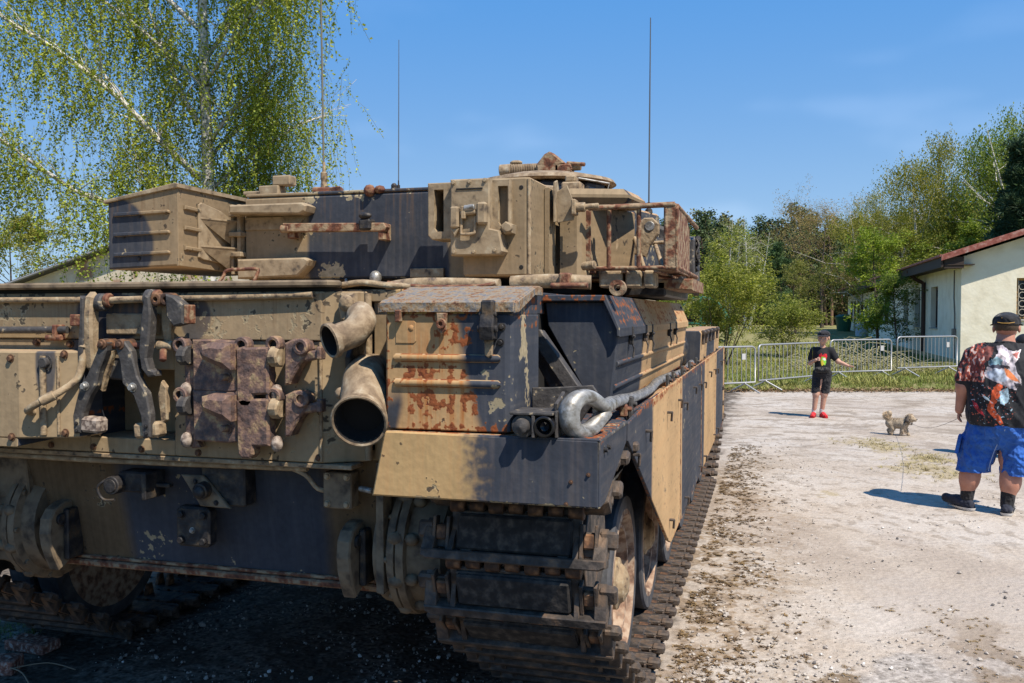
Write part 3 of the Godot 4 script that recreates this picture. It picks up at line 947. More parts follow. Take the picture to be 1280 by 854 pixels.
	b.lathe(Vector3(-0.735, 1.352, -2.79), Vector3(0, 0, 1), PackedVector2Array([Vector2(0, 0.0), Vector2(0, 0.034), Vector2(0.05, 0.034), Vector2(0.055, 0.030), Vector2(0.07, 0.030), Vector2(0.074, 0.036), Vector2(0.088, 0.036), Vector2(0.09, 0.026), Vector2(0.115, 0.022), Vector2(0.125, 0.0)]), 22)
	part("tail_lamp", b, M.grey, tank)
	b = mb()
	b.lathe(Vector3(-0.664, 1.352, -2.79), Vector3(0, 0, 1), PackedVector2Array([Vector2(0, 0.0), Vector2(0, 0.028), Vector2(0.06, 0.028), Vector2(0.064, 0.034), Vector2(0.10, 0.034), Vector2(0.103, 0.030), Vector2(0.103, 0.026), Vector2(0.08, 0.024), Vector2(0.075, 0.018), Vector2(0.09, 0.014), Vector2(0.08, 0.0)]), 22)
	part("reflector_lamp", b, M.lens, tank)
	# plate, brace and beam in the gap between the box and the side bin
	b = mb()
	b.prism(2, P([-0.775, 1.316, -0.775, 1.45, -0.70, 1.452, -0.565, 1.462, -0.55, 1.44, -0.565, 1.40, -0.62, 1.316]), -2.985, -2.97, 0.003)
	part("bracket_plate", b, M.grey, tank)
	b = mb()
	b.bar(Vector3(-0.83, 1.63, -3.25), Vector3(-0.66, 1.40, -3.22), 0.05, 0.06, 0.004, Vector3(0, 0, 1))
	b.bar(Vector3(-0.865, 1.60, -3.32), Vector3(-0.72, 1.36, -3.28), 0.05, 0.03, 0.004, Vector3(0, 0, 1))
	part("diagonal_brace", b, M.grey, tank)
	b = mb()
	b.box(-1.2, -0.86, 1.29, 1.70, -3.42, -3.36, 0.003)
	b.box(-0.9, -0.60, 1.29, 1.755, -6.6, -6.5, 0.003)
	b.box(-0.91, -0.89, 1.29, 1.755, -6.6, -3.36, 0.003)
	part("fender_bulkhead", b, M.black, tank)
	# crumpled covers along the deck edge
	b = mb()
	b.tube(smooth_path(V([-1.36, 1.80, -3.1, -1.25, 1.812, -3.08, -1.1, 1.812, -3.1, -0.93, 1.806, -3.1]), 4), 0.022, 10)
	b.tube(smooth_path(V([-0.885, 1.812, -3.1, -0.75, 1.818, -3.1, -0.6, 1.812, -3.12]), 4), 0.026, 10)
	b.tube(smooth_path(V([-1.5, 1.806, -3.0, -1.42, 1.815, -3.0, -1.33, 1.805, -3.0, -1.24, 1.80, -3.02]), 4), 0.012, 8)
	part("hinge_cover", b, M.sand, tank)
	b = mb()
	b.tube(smooth_path(V([-1.33, 1.815, -3.02, -1.2, 1.80, -3.03, -1.0, 1.80, -3.04, -0.93, 1.81, -3.05]), 4), 0.007, 8)
	b.box(-0.705, -0.665, 1.80, 1.845, -3.13, -3.06, 0.006)
	b.tube(V([-0.73, 1.80, -3.06, -0.6, 1.80, -3.06]), 0.01, 8)
	part("hinge_rod", b, M.rust, tank)
	b = mb()
	b.lathe(Vector3(-0.575, 1.805, -3.58), Vector3(0, 0, 1), PackedVector2Array([Vector2(0, 0.032), Vector2(0.05, 0.032), Vector2(0.05, 0.014), Vector2(0.0, 0.013)]), 16)
	part("lifting_eye", b, M.rust_tan, tank)

func build_side_bin() -> void:
	var b := mb(1)
	# body: the cross-section narrows downward; ribs along the outer face
	b.prism(2, P([-0.872, 1.75, -0.86, 1.655, -0.672, 1.328, -0.606, 1.325, -0.572, 1.632, -0.62, 1.75]), -6.65, -3.55, 0.005)
	var bin := part("side_bin", b, M.paint, tank)
	for q: Array in [[1.50, -0.589], [1.405, -0.599]]:
		b = mb(1)
		b.tube(V([q[1], q[0], -3.58, q[1], q[0], -6.62]), 0.012, 10)
		part("pressed_rib", b, M.paint, bin)
	b = mb(1)
	b.prism(2, P([-0.885, 1.752, -0.862, 1.778, -0.618, 1.776, -0.561, 1.645, -0.561, 1.612, -0.574, 1.612, -0.576, 1.64, -0.628, 1.752]), -6.66, -3.515, 0.004)
	part("bin_lid", b, M.paint, bin)
	for i in 5:
		var z: float = [-3.86, -4.32, -4.55, -5.4, -5.75][i]
		b = mb()
		b.box(-0.575, -0.556, 1.57, 1.65, z - 0.014, z + 0.014, 0.004)
		b.cyl(Vector3(-0.556, 1.605, z - 0.02), Vector3(-0.556, 1.605, z + 0.02), 0.008, 8)
		b.tube(V([-0.562, 1.58, z, -0.552, 1.55, z + 0.004, -0.555, 1.515, z + 0.02]), 0.004, 6)
		part("bin_latch", b, M.dark_steel if i != 1 else M.steel, bin)
	# second bin further forward
	b = mb(1)
	b.prism(2, P([-0.72, 1.31, -0.72, 1.57, -0.52, 1.57, -0.505, 1.55, -0.515, 1.31]), -9.9, -7.15, 0.006)
	var fb := part("forward_bin", b, M.paint, tank)
	b = mb()
	for z: float in [-7.3, -7.7, -8.2, -8.7, -9.3]:
		b.box(-0.51, -0.485, 1.46, 1.575, z - 0.03, z + 0.03, 0.006)
		b.cyl(Vector3(-0.49, 1.56, z - 0.06), Vector3(-0.48, 1.55, z + 0.06), 0.015, 8)
	part("bin_latch", b, M.steel, fb)
	b = mb()
	b.tube(smooth_path(V([-0.66, 1.33, -6.72, -0.62, 1.45, -6.8, -0.66, 1.52, -6.95, -0.66, 1.33, -7.1]), 4), 0.05, 10)
	part("rolled_cover", b, M.dark_steel, tank)
	# fender top with dirt
	b = mb(1)
	b.box(-1.3, -0.535, 1.285, 1.30, -10.4, -3.3, 0.003)
	part("fender_top", b, M.paint, tank)

func build_skirts() -> void:
	var cuts := [-3.285, -5.35, -7.05, -8.9, -10.75]
	for i in 4:
		var z0: float = cuts[i] - (0.0 if i == 0 else 0.012)
		var z1: float = cuts[i + 1]
		var b := mb(1)
		if i == 0:
			b.prism(0, P([z0, 1.30, z0, 1.235, -4.72, 0.515, -4.85, 0.475, z1, 0.475, z1, 1.325, -3.9, 1.325]), -0.508, -0.492, 0.003)
		else:
			b.prism(0, P([z0, 1.325, z0, 0.475, z1 + 0.3, 0.475 if i < 3 else 0.44, z1, 0.475 if i < 3 else 0.6, z1, 1.325]), -0.508, -0.492, 0.003)
		var sk := part("skirt_plate", b, M.paint, tank)
		b = mb()
		var spots := [[-3.42, 1.165], [-3.78, 1.21], [-4.62, 1.20], [-4.75, 0.62], [-5.2, 1.21]] if i == 0 else [[z0 - 0.2, 1.16], [z0 - 0.9, 1.2], [z0 - 0.3, 0.56], [z1 + 0.2, 0.56], [z1 + 0.25, 1.18]]
		for s: Array in spots:
			b.bar(Vector3(-0.495, s[1], s[0]), Vector3(-0.464, s[1], s[0]), 0.02, 0.012, 0.003)
			b.bar(Vector3(-0.467, (s[1] as float) + 0.003, s[0]), Vector3(-0.47, (s[1] as float) - 0.045, (s[0] as float) + 0.004), 0.012, 0.009, 0.002)
			part("skirt_pin", b, M.steel, sk)
			b = mb()
		b.tube(V([-0.491, 1.31, z1 + 0.01, -0.491, 0.49, z1 + 0.01]), 0.004, 6)
		part("edge_weld", b, M.rust_tan, sk)
	var b := mb()
	for z: float in [-3.55, -4.9, -5.2, -5.75, -6.3, -6.9, -7.6, -8.4, -9.4]:
		b = mb()
		b.box(-0.53, -0.512, 1.24, 1.375, z - 0.022, z + 0.022, 0.004)
		b.bolt(Vector3(-0.512, 1.345, z), Vector3(1, 0, 0), 0.010, 0.015)
		part("skirt_bracket", b, M.grey, tank)
	for z: float in [-3.48, -5.05, -5.4, -6.1, -6.7, -7.3, -8.0, -9.0]:
		b = mb()
		b.box(-0.555, -0.525, 1.30, 1.35, z - 0.03, z + 0.015, 0.006)
		b.cyl(Vector3(-0.57, 1.335, z), Vector3(-0.51, 1.33, z - 0.02), 0.010, 8)
		part("rusty_clip", b, M.rust, tank)

func build_lower_fittings() -> void:
	for s: float in [-1.0, 1.0]:
		var cx := -2.15 + s * 0.665
		# curved towing hook: a thick plate seen nearly edge on
		var b := mb()
		b.prism(0, P([-3.12, 0.93, -3.04, 0.925, -2.995, 0.905, -2.968, 0.87, -2.96, 0.81, -2.968, 0.76, -2.985, 0.71, -3.015, 0.65, -3.04, 0.66, -3.12, 0.70]), cx - 0.028, cx + 0.028, 0.006)
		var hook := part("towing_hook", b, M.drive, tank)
		b = mb()
		b.box(cx + 0.03, cx + 0.055, 0.69, 0.90, -3.12, -3.03, 0.006)
		b.cyl(Vector3(cx - 0.04, 0.86, -3.02), Vector3(cx + 0.04, 0.86, -3.02), 0.024, 14)
		part("hook_bracket", b, M.dark_steel, hook)
		# final drive: drum, bolted flange, cover towards the sprocket
		var fx := -2.15 + s * 0.86
		b = mb()
		var ctr := Vector3(fx, 0.815, -3.235)
		var ax := Vector3(s, 0, 0)
		b.lathe(ctr - ax * 0.10, ax, PackedVector2Array([Vector2(0, 0.0), Vector2(0, 0.225), Vector2(0.06, 0.235), Vector2(0.07, 0.262), Vector2(0.098, 0.266), Vector2(0.10, 0.25), Vector2(0.104, 0.25), Vector2(0.106, 0.266), Vector2(0.134, 0.262), Vector2(0.138, 0.235), Vector2(0.26, 0.215), Vector2(0.30, 0.16), Vector2(0.34, 0.15), Vector2(0.34, 0.0)]), 40)
		for k in 10:
			var an := TAU * k / 10.0 + 0.3
			var o := Vector3(0, sin(an), cos(an)) * 0.253
			b.ball(ctr + o + ax * 0.0, Vector3(0.034, 0.026, 0.026), 8)
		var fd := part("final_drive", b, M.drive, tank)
		b = mb()
		for k in 10:
			var an := TAU * k / 10.0 + 0.3
			var o := Vector3(0, sin(an), cos(an)) * 0.238
			b.ball(ctr + o + ax * 0.055, Vector3(0.03, 0.024, 0.024), 8)
			b.bolt(ctr + Vector3(0, sin(an + 0.31), cos(an + 0.31)) * 0.25 - ax * 0.03, -ax, 0.011, 0.012)
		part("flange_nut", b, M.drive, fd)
		# sprocket rings with teeth
		var sx := -2.15 + s * 1.33
		for e: float in [-0.17, 0.17]:
			var q := PackedVector2Array()
			for k in 48:
				var an := TAU * k / 48.0
				var r: float = [0.30, 0.335, 0.335, 0.30][k % 4]
				q.append(Vector2(-3.225 + cos(an) * r, 0.85 + sin(an) * r))
			b = mb()
			b.prism(0, q, sx + e - 0.02, sx + e + 0.02, 0.004)
			b.cyl(Vector3(sx + e - 0.05, 0.85, -3.225), Vector3(sx + e + 0.05, 0.85, -3.225), 0.2, 24)
			part("drive_sprocket", b, M.steel, tank)
	# left drive guard plate that runs up beside the hull
	var b := mb()
	b.prism(2, P([-3.6, 1.17, -2.99, 1.17, -2.93, 0.72, -3.02, 0.66, -3.4, 0.66]), -3.1, -3.04, 0.006)
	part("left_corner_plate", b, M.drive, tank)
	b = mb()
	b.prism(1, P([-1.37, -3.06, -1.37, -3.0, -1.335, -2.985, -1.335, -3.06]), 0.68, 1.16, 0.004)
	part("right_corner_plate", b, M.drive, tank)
	# middle fittings
	b = mb()
	b.prism(2, P([-2.165, 1.085, -2.07, 1.085, -1.95, 0.965, -2.08, 0.968]), -2.975, -2.957, 0.004)
	var di := part("coupling_plate", b, M.drive, tank)
	b = mb()
	b.box(-2.09, -1.90, 0.97, 1.12, -3.06, -2.978, 0.006)
	part("coupling_body", b, M.dark_steel, di)
	b = mb()
	b.cyl(Vector3(-2.058, 1.035, -2.96), Vector3(-2.058, 1.03, -2.92), 0.032, 16)
	b.ball(Vector3(-2.058, 1.03, -2.92), Vector3(0.026, 0.026, 0.02), 10)
	part("coupling_head", b, M.dark_steel, di)
	bolts("bolt", [Vector3(-2.10, 1.062, -2.957), Vector3(-2.01, 0.985, -2.957)], Vector3(0, 0, 1), 0.008, 0.008, M.dark_steel, di)
	b = mb()
	b.box(-2.43, -2.30, 1.01, 1.09, -3.02, -2.93, 0.006)
	b.cyl(Vector3(-2.43, 1.04, -2.95), Vector3(-2.43, 1.04, -2.89), 0.036, 16)
	b.cyl(Vector3(-2.43, 1.04, -2.89), Vector3(-2.43, 1.04, -2.885), 0.026, 16)
	b.tube(smooth_path(V([-2.46, 1.06, -2.90, -2.49, 1.03, -2.89, -2.47, 0.985, -2.895, -2.42, 0.985, -2.90]), 4), 0.006, 6)
	b.box(-2.30, -2.28, 0.99, 1.09, -3.02, -2.90, 0.003)
	b.box(-2.30, -2.22, 1.03, 1.045, -2.99, -2.96, 0.003)
	part("trailer_socket", b, M.dark_steel, tank)
	b = mb()
	b.prism(2, P([-2.195, 0.955, -2.075, 0.955, -2.06, 0.94, -2.06, 0.815, -2.075, 0.80, -2.195, 0.80, -2.21, 0.815, -2.21, 0.94]), -3.04, -2.985, 0.008)
	var ap := part("access_plate", b, M.dark_steel, tank)
	var pts := []
	for e: Array in [[-2.185, 0.925], [-2.085, 0.925], [-2.185, 0.825], [-2.085, 0.825]]:
		pts.append(Vector3(e[0], e[1], -2.985))
	bolts("bolt", pts, Vector3(0, 0, 1), 0.014, 0.014, M.dark_steel, ap)
	bolts("bolt", [Vector3(-2.135, 0.865, -2.985)], Vector3(0, 0, 1), 0.009, 0.012, M.zinc, ap)
	b = mb()
	b.box(-1.565, -1.452, 0.99, 1.122, -3.03, -2.965, 0.004)
	var bp := part("bolted_plate", b, M.drive, tank)
	pts = []
	for e: Array in [[-1.548, 1.108], [-1.47, 1.108], [-1.548, 1.007], [-1.47, 1.007]]:
		pts.append(Vector3(e[0], e[1], -2.965))
	bolts("bolt", pts, Vector3(0, 0, 1), 0.01, 0.01, M.sand, bp)
	b = mb()
	b.cyl(Vector3(-1.43, 1.065, -2.99), Vector3(-1.37, 1.062, -2.97), 0.011, 10)
	part("drain_plug", b, M.zinc, tank)

# one track link, built round its own middle: x across, y outward, z backward along the run
func link_meshes() -> Array:
	var b := mb()
	b.box(-0.23, 0.23, -0.03, 0.002, -0.085, 0.065, 0.006)
	b.box(-0.325, -0.22, -0.026, -0.004, -0.035, 0.05, 0.005)
	b.box(0.22, 0.325, -0.026, -0.004, -0.035, 0.05, 0.005)
	# cross bar along the leading edge and its webs
	b.prism(1, P([-0.322, 0.052, -0.322, 0.075, -0.30, 0.086, 0.30, 0.086, 0.322, 0.075, 0.322, 0.052]), -0.028, 0.048, 0.004)
	for s: float in [-1.0, 1.0]:
		b.prism(0, P([0.055, 0.040, 0.055, -0.02, -0.06, -0.02]), s * 0.218 - 0.009, s * 0.218 + 0.009, 0.002)
		b.prism(0, P([0.055, 0.044, 0.055, -0.02, -0.05, -0.02, -0.03, 0.0]), s * 0.30 - 0.022, s * 0.30 + 0.022, 0.003)
		b.box(s * 0.235 - 0.006, s * 0.235 + 0.006, -0.02, 0.022, -0.06, 0.055, 0.002)
		b.box(s * 0.285 - 0.006, s * 0.285 + 0.006, -0.02, 0.022, -0.06, 0.055, 0.002)
		b.box(s * 0.29, s * 0.352, -0.034, 0.004, -0.042, 0.018, 0.012)
	var body := b.mesh()
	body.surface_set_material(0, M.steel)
	b = mb()
	for k in 7:
		var x := -0.21 + 0.07 * k
		b.cyl(Vector3(x - 0.026, -0.01, -0.098), Vector3(x + 0.026, -0.01, -0.098), 0.026 if k % 2 == 0 else 0.021, 10)
	for s: float in [-1.0, 1.0]:
		b.box(s * 0.26 - 0.02, s * 0.26 + 0.02, -0.012, 0.018, -0.03, 0.02, 0.005)
		b.prism(0, P([-0.04, -0.03, 0.03, -0.03, 0.015, -0.095, -0.02, -0.095]), s * 0.035 - 0.012, s * 0.035 + 0.012, 0.004)
	body.add_surface_from_arrays(Mesh.PRIMITIVE_TRIANGLES, b.mesh().surface_get_arrays(0))
	body.surface_set_material(1, M.rust_dark)
	b = mb()
	b.box(-0.198, 0.198, 0.0, 0.03, -0.07, 0.048, 0.008)
	b.box(-0.202, 0.202, 0.0, 0.014, -0.074, 0.052, 0.004)
	var pad := b.mesh()
	return [body, pad]

func build_tracks() -> void:
	var pts := PackedVector2Array()
	var wheels := [[-3.275, 0.85, 0.36], [-10.1, 0.72, 0.34]]
	for k in 6:
		wheels.append([-4.03 - 0.97 * k, 0.475, 0.425])
	for w: Array in wheels:
		for k in 96:
			pts.append(Vector2(w[0] + cos(TAU * k / 96.0) * (w[2] as float), (w[1] as float) + sin(TAU * k / 96.0) * (w[2] as float)))
	var hull := Geometry2D.convex_hull(pts)
	# the run starts on top above the sprocket and goes backward, down and forward
	var best := 0
	for i in hull.size() - 1:
		if hull[i].y > 1.2 and hull[i].x > hull[best].x - 0.0 or hull[i].y > hull[best].y + 0.01:
			best = i
	var loop := PackedVector2Array()
	var m := hull.size() - 1
	var dir := 1
	if hull[(best + 1) % m].x < hull[best].x - 0.5 or hull[(best + 3) % m].y > hull[best].y - 0.0001:
		dir = -1
	for i in m + 1:
		loop.append(hull[((best + dir * i) % m + m) % m])
	var parts := link_meshes()
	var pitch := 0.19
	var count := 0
	for side: float in [1.0, -1.0]:
		var at := Vector2(loop[0])
		var i := 0
		var run := 0.025
		var total := 0.0
		var acc := 0.0
		for k in loop.size() - 1:
			total += loop[k].distance_to(loop[k + 1])
		var s := run
		while s < total - pitch:
			# place at arc length s
			var left := s
			var k := 0
			while k < loop.size() - 2 and left > loop[k].distance_to(loop[k + 1]):
				left -= loop[k].distance_to(loop[k + 1])
				k += 1
			var d := (loop[k + 1] - loop[k]).normalized()
			var p := loop[k] + d * left
			var nrm := Vector2(-d.y, d.x)
			var cen := Vector2(-6.5, 0.6)
			if nrm.dot(p - cen) < 0.0:
				nrm = -nrm
			var shown := p.y < 1.0 or p.x > -3.6
			if side < 0.0:
				shown = shown and p.x > -5.0 and p.y < 1.25
			if shown:
				var y := Vector3(0, nrm.y, nrm.x)
				var z := Vector3(0, d.y, d.x)
				var x := y.cross(z)
				var jit := rng.randf_range(-0.012, 0.012)
				var t := Transform3D(Basis(x, y, z).rotated(Vector3.RIGHT, jit), Vector3(-2.15 + side * 1.325, p.y, p.x) - org)
				var o := MeshInstance3D.new()
				o.name = "track_link"
				o.mesh = parts[0]
				o.transform = t
				tank.add_child(o, true)
				for q in [[parts[1], "rubber_pad", M.rubber]]:
					var c := MeshInstance3D.new()
					c.name = q[1]
					c.mesh = q[0]
					c.material_override = q[2]
					o.add_child(c, true)
				count += 1
			s += pitch

func build_wheels() -> void:
	# a road wheel: two rubber-tyred discs, dished, with a hub cap
	var b := mb()
	for k in 2:
		var x0 := -0.155 + 0.17 * k
		b.lathe(Vector3(x0, 0, 0), Vector3.RIGHT, PackedVector2Array([Vector2(0, 0.335), Vector2(0.0, 0.395), Vector2(0.012, 0.405), Vector2(0.128, 0.405), Vector2(0.14, 0.395), Vector2(0.14, 0.335)]), 48, false)
	var tyre := b.mesh()
	b = mb()
	b.lathe(Vector3(-0.155, 0, 0), Vector3.RIGHT, PackedVector2Array([Vector2(0.0, 0.335), Vector2(0.31, 0.337), Vector2(0.312, 0.315), Vector2(0.27, 0.295), Vector2(0.268, 0.275), Vector2(0.29, 0.262), Vector2(0.288, 0.25), Vector2(0.235, 0.235), Vector2(0.215, 0.13), Vector2(0.26, 0.115)]), 40)
	b.lathe(Vector3(-0.155, 0, 0), Vector3.RIGHT, PackedVector2Array([Vector2(0.0, 0.0), Vector2(0.0, 0.335)]), 40)
	var disc := b.mesh()
	b = mb()
	b.lathe(Vector3(0.06, 0, 0), Vector3.RIGHT, PackedVector2Array([Vector2(0, 0.12), Vector2(0.07, 0.115), Vector2(0.08, 0.09), Vector2(0.10, 0.075), Vector2(0.115, 0.04), Vector2(0.117, 0.0)]), 24)
	for k in 8:
		b.bolt(Vector3(0.06, cos(TAU * k / 8.0) * 0.17, sin(TAU * k / 8.0) * 0.17), Vector3.RIGHT, 0.014, 0.03)
	var hub := b.mesh()
	for side: float in [1.0, -1.0]:
		for k in 6:
			if side < 0 and k > 1:
				continue
			var o := Node3D.new()
			o.name = "road_wheel"
			o.transform = Transform3D(Basis(Vector3.UP, 0.0 if side > 0 else PI), Vector3(-2.15 + side * 1.375, 0.478, -4.03 - 0.97 * k) - org)
			tank.add_child(o, true)
			for q in [[tyre, "tyre", M.tyre], [disc, "wheel_disc", M.wheel], [hub, "hub", M.sand]]:
				var c := MeshInstance3D.new()
				c.name = q[1]
				c.mesh = q[0]
				c.material_override = q[2]
				c.rotation.x = k * 1.1
				o.add_child(c, true)
	# swing arm and shock absorber seen between the wheels
	for k in 3:
		b = mb()
		b.cyl(Vector3(-1.0, 0.62, -4.45 - 1.94 * k), Vector3(-0.72, 0.62, -4.45 - 1.94 * k), 0.11, 18)
		b.bar(Vector3(-0.85, 0.62, -4.45 - 1.94 * k), Vector3(-0.85, 0.49, -4.03 - 1.94 * k), 0.1, 0.12, 0.02)
		b.bar(Vector3(-0.85, 0.62, -4.45 - 1.94 * k), Vector3(-0.85, 0.49, -4.95 - 1.94 * k), 0.1, 0.12, 0.02)
		part("suspension_unit", b, M.dark_steel, tank)
	b = mb()
	b.box(-1.42, -1.38, 0.6, 1.29, -10.3, -3.35, 0.004)
	b.box(-2.94, -2.90, 0.6, 1.29, -10.3, -3.35, 0.004)
	part("hull_side", b, M.dark_steel, tank)

func build_turret() -> void:
	var b := mb(1)
	# bustle, side wall, roof
	b.prism(1, P([-2.53, -4.0, -1.46, -4.0, -1.30, -4.02, -1.05, -4.08, -1.0, -4.12, -0.80, -4.62, -0.62, -5.3, -0.75, -6.6, -1.4, -7.3, -2.6, -7.3, -3.1, -6.4, -3.1, -5.2, -2.53, -4.6]), 1.872, 2.285, 0.012)
	b.prism(1, P([-2.53, -4.0, -1.46, -4.0, -1.30, -4.02, -1.05, -4.08, -1.0, -4.2, -1.0, -5.0, -2.53, -5.0]), 2.287, 2.302, 0.004)
	var body := part("turret", b, M.paint, tank)
	b = mb()
	b.cyl(Vector3(-2.0, 1.788, -5.6), Vector3(-2.0, 1.872, -5.6), 1.25, 48)
	b.box(-2.5, -0.9, 1.792, 1.865, -5.2, -4.25, 0.01)
	part("turret_ring", b, M.black, body)
	b = mb(1)
	b.prism(0, P([-4.0, 1.872, -4.3, 1.80, -5.2, 1.80, -5.2, 1.872]), -2.4, -1.0, 0.003)
	part("bustle_underside", b, M.dark_steel, body)
	# ledges on the left half of the rear wall
	b = mb()
	b.prism(2, P([-2.56, 2.238, -2.16, 2.238, -2.135, 2.222, -2.145, 2.195, -2.175, 2.182, -2.56, 2.195]), -4.0, -3.895, 0.008)
	part("upper_ledge", b, M.sand_dull, body)
	b = mb()
	b.prism(2, P([-2.53, 1.972, -2.16, 1.975, -2.135, 1.962, -2.145, 1.935, -2.2, 1.885, -2.53, 1.875]), -4.0, -3.915, 0.008)
	part("lower_ledge", b, M.sand_dull, body)
	b = mb()
	b.prism(2, P([-2.53, 2.185, -2.19, 2.185, -2.25, 2.12, -2.53, 2.12]), -4.0, -3.99, 0.003)
	part("ledge_web", b, M.sand_dull, body)
	b = mb()
	for y: float in [2.20, 2.10, 2.0]:
		b.box(-2.60, -2.53, y - 0.012, y + 0.012, -4.0, -3.95, 0.003)
	b.box(-2.565, -2.545, 1.90, 2.25, -4.02, -3.97, 0.003)
	b.box(-2.60, -2.585, 1.90, 2.25, -4.02, -3.97, 0.003)
	part("bin_hinge", b, M.sand_dull, body)
	# rusty bar with clamp
	b = mb()
	b.prism(2, P([-2.27, 2.142, -1.74, 2.13, -1.725, 2.11, -1.735, 2.09, -2.27, 2.10]), -3.95, -3.905, 0.004)
	b.cyl(Vector3(-2.285, 2.115, -3.92), Vector3(-2.24, 2.115, -3.92), 0.02, 12)
	b.box(-1.77, -1.74, 2.05, 2.13, -4.0, -3.91, 0.004)
	b.box(-2.26, -2.22, 2.07, 2.12, -4.0, -3.93, 0.004)
	part("rusty_bar", b, M.rust_tan, body)
	b = mb()
	b.box(-1.86, -1.80, 2.095, 2.15, -3.96, -3.885, 0.01)
	b.ball(Vector3(-1.83, 2.165, -3.90), Vector3(0.035, 0.018, 0.02), 10)
	part("bar_clamp", b, M.dark_steel, body)
	b = mb()
	b.ball(Vector3(-1.81, 1.875, -3.97), Vector3(0.03, 0.035, 0.03), 12)
	part("pin_knob", b, M.zinc, body)
	b = mb()
	b.tube(smooth_path(V([-1.98, 1.87, -4.0, -1.95, 1.85, -3.98, -1.80, 1.845, -3.97, -1.66, 1.85, -3.98, -1.63, 1.87, -4.0]), 4), 0.008, 8)
	part("lower_handle", b, M.zinc, body)
	b = mb()
	b.prism(2, P([-1.64, 1.875, -1.47, 1.875, -1.47, 1.918, -1.64, 1.918]), -4.0, -3.985, 0.003)
	part("patch_plate", b, M.sand, body)
	b = mb()
	b.ball(Vector3(-1.85, 2.295, -3.995), Vector3(0.03, 0.03, 0.03), 10)
	b.ball(Vector3(-1.80, 2.30, -4.0), Vector3(0.03, 0.02, 0.02), 8)
	part("rope_stub", b, M.rust, body)
	b = mb()
	b.box(-2.56, -2.46, 2.302, 2.32, -4.2, -4.02, 0.004)
	b.box(-2.47, -2.36, 2.30, 2.345, -4.1, -4.02, 0.004)
	b.box(-2.40, -2.30, 2.345, 2.395, -4.1, -4.03, 0.006)
	part("roof_bracket", b, M.sand_dull, body)
	b = mb()
	b.prism(1, P([-2.17, -4.02, -2.1, -4.06, -2.02, -4.02, -2.04, -4.1, -2.15, -4.12]), 2.302, 2.33, 0.006)
	part("roof_debris", b, M.rust, body)
	# left bin
	b = mb(1)
	b.prism(0, P([-3.62, 1.927, -3.62, 2.30, -4.03, 2.285, -4.03, 1.915]), -2.66, -2.65, 0.002)
	b.prism(2, P([-3.04, 1.915, -2.652, 1.927, -2.652, 2.302, -3.04, 2.236]), -4.5, -3.62, 0.008)
	var bin := part("turret_bin", b, M.paint, body)
	b = mb()
	b.prism(2, P([-3.055, 2.228, -3.055, 2.242, -2.655, 2.312, -2.638, 2.308, -2.638, 2.29]), -4.5, -3.608, 0.003)
	part("turret_bin_lid", b, M.sand_dull, bin)
	for y: float in [2.18, 2.085, 1.99]:
		b = mb(1)
		b.prism(2, P([-3.0, y - 0.008 + 0.01, -2.70, y + 0.008, -2.69, y + 0.002, -2.69, y - 0.006, -3.0, y - 0.016]), -3.622, -3.606, 0.0035)
		part("rear_rib", b, M.paint, bin)
		b = mb(1)
		b.prism(0, P([-3.66, y + 0.032, -3.78, y + 0.028, -3.79, y + 0.02, -3.78, y + 0.01, -3.66, y + 0.014]), -2.652, -2.636, 0.0035)
		part("side_rib", b, M.paint, bin)
	bolts("bolt", [Vector3(-2.86, 2.165, -3.62), Vector3(-2.75, 2.085, -3.62), Vector3(-2.95, 2.07, -3.62), Vector3(-2.865, 1.965, -3.62)], Vector3(0, 0, 1), 0.008, 0.006, M.dark_steel, bin)
	b = mb()
	b.prism(0, P([-3.765, 1.975, -3.765, 2.225, -3.79, 2.24, -3.95, 2.215, -4.02, 2.19, -4.02, 1.95, -3.80, 1.965]), -2.65, -2.638, 0.003)
	var gp := part("gusset_plate", b, M.sand_dull, bin)
	for y: float in [2.165, 2.03]:
		b = mb()
		b.prism(1, P([-2.64, -3.77, -2.64, -4.03, -2.545, -4.03]), y - 0.004, y + 0.004, 0.001)
		b.flat(Vector3(-2.638, y - 0.004, -3.78), Vector3(-2.548, y - 0.004, -4.03), Vector3(-2.61, y - 0.12, -4.0), Vector3(1, -0.3, 0.5))
		b.flat(Vector3(-2.638, y - 0.004, -3.78), Vector3(-2.638, y - 0.02, -3.80), Vector3(-2.61, y - 0.12, -4.0), Vector3(1, -0.3, 0.5))
		part("gusset", b, M.sand_dull, gp)
	# bent rod in front of the ledge
	b = mb()
	b.tube(smooth_path(V([-2.43, 1.80, -3.55, -2.40, 1.87, -3.60, -2.385, 1.90, -3.61, -2.30, 1.905, -3.61, -2.235, 1.905, -3.61, -2.225, 1.89, -3.61, -2.255, 1.80, -3.58]), 4), 0.008, 8)
	part("bent_rod", b, M.rust, tank)

	# vent block with its door
	b = mb(1)
	b.prism(1, P([-1.30, -3.78, -1.02, -3.78, -0.995, -3.79, -0.985, -4.12, -1.48, -4.12, -1.46, -4.0, -1.30, -3.98]), 1.868, 2.295, 0.008)
	var vb := part("vent_block", b, M.paint, body)
	b = mb()
	b.tube(V([-1.002, 2.285, -3.787, -1.002, 1.875, -3.787]), 0.009, 8)
	part("weld_bead", b, M.sand, vb)
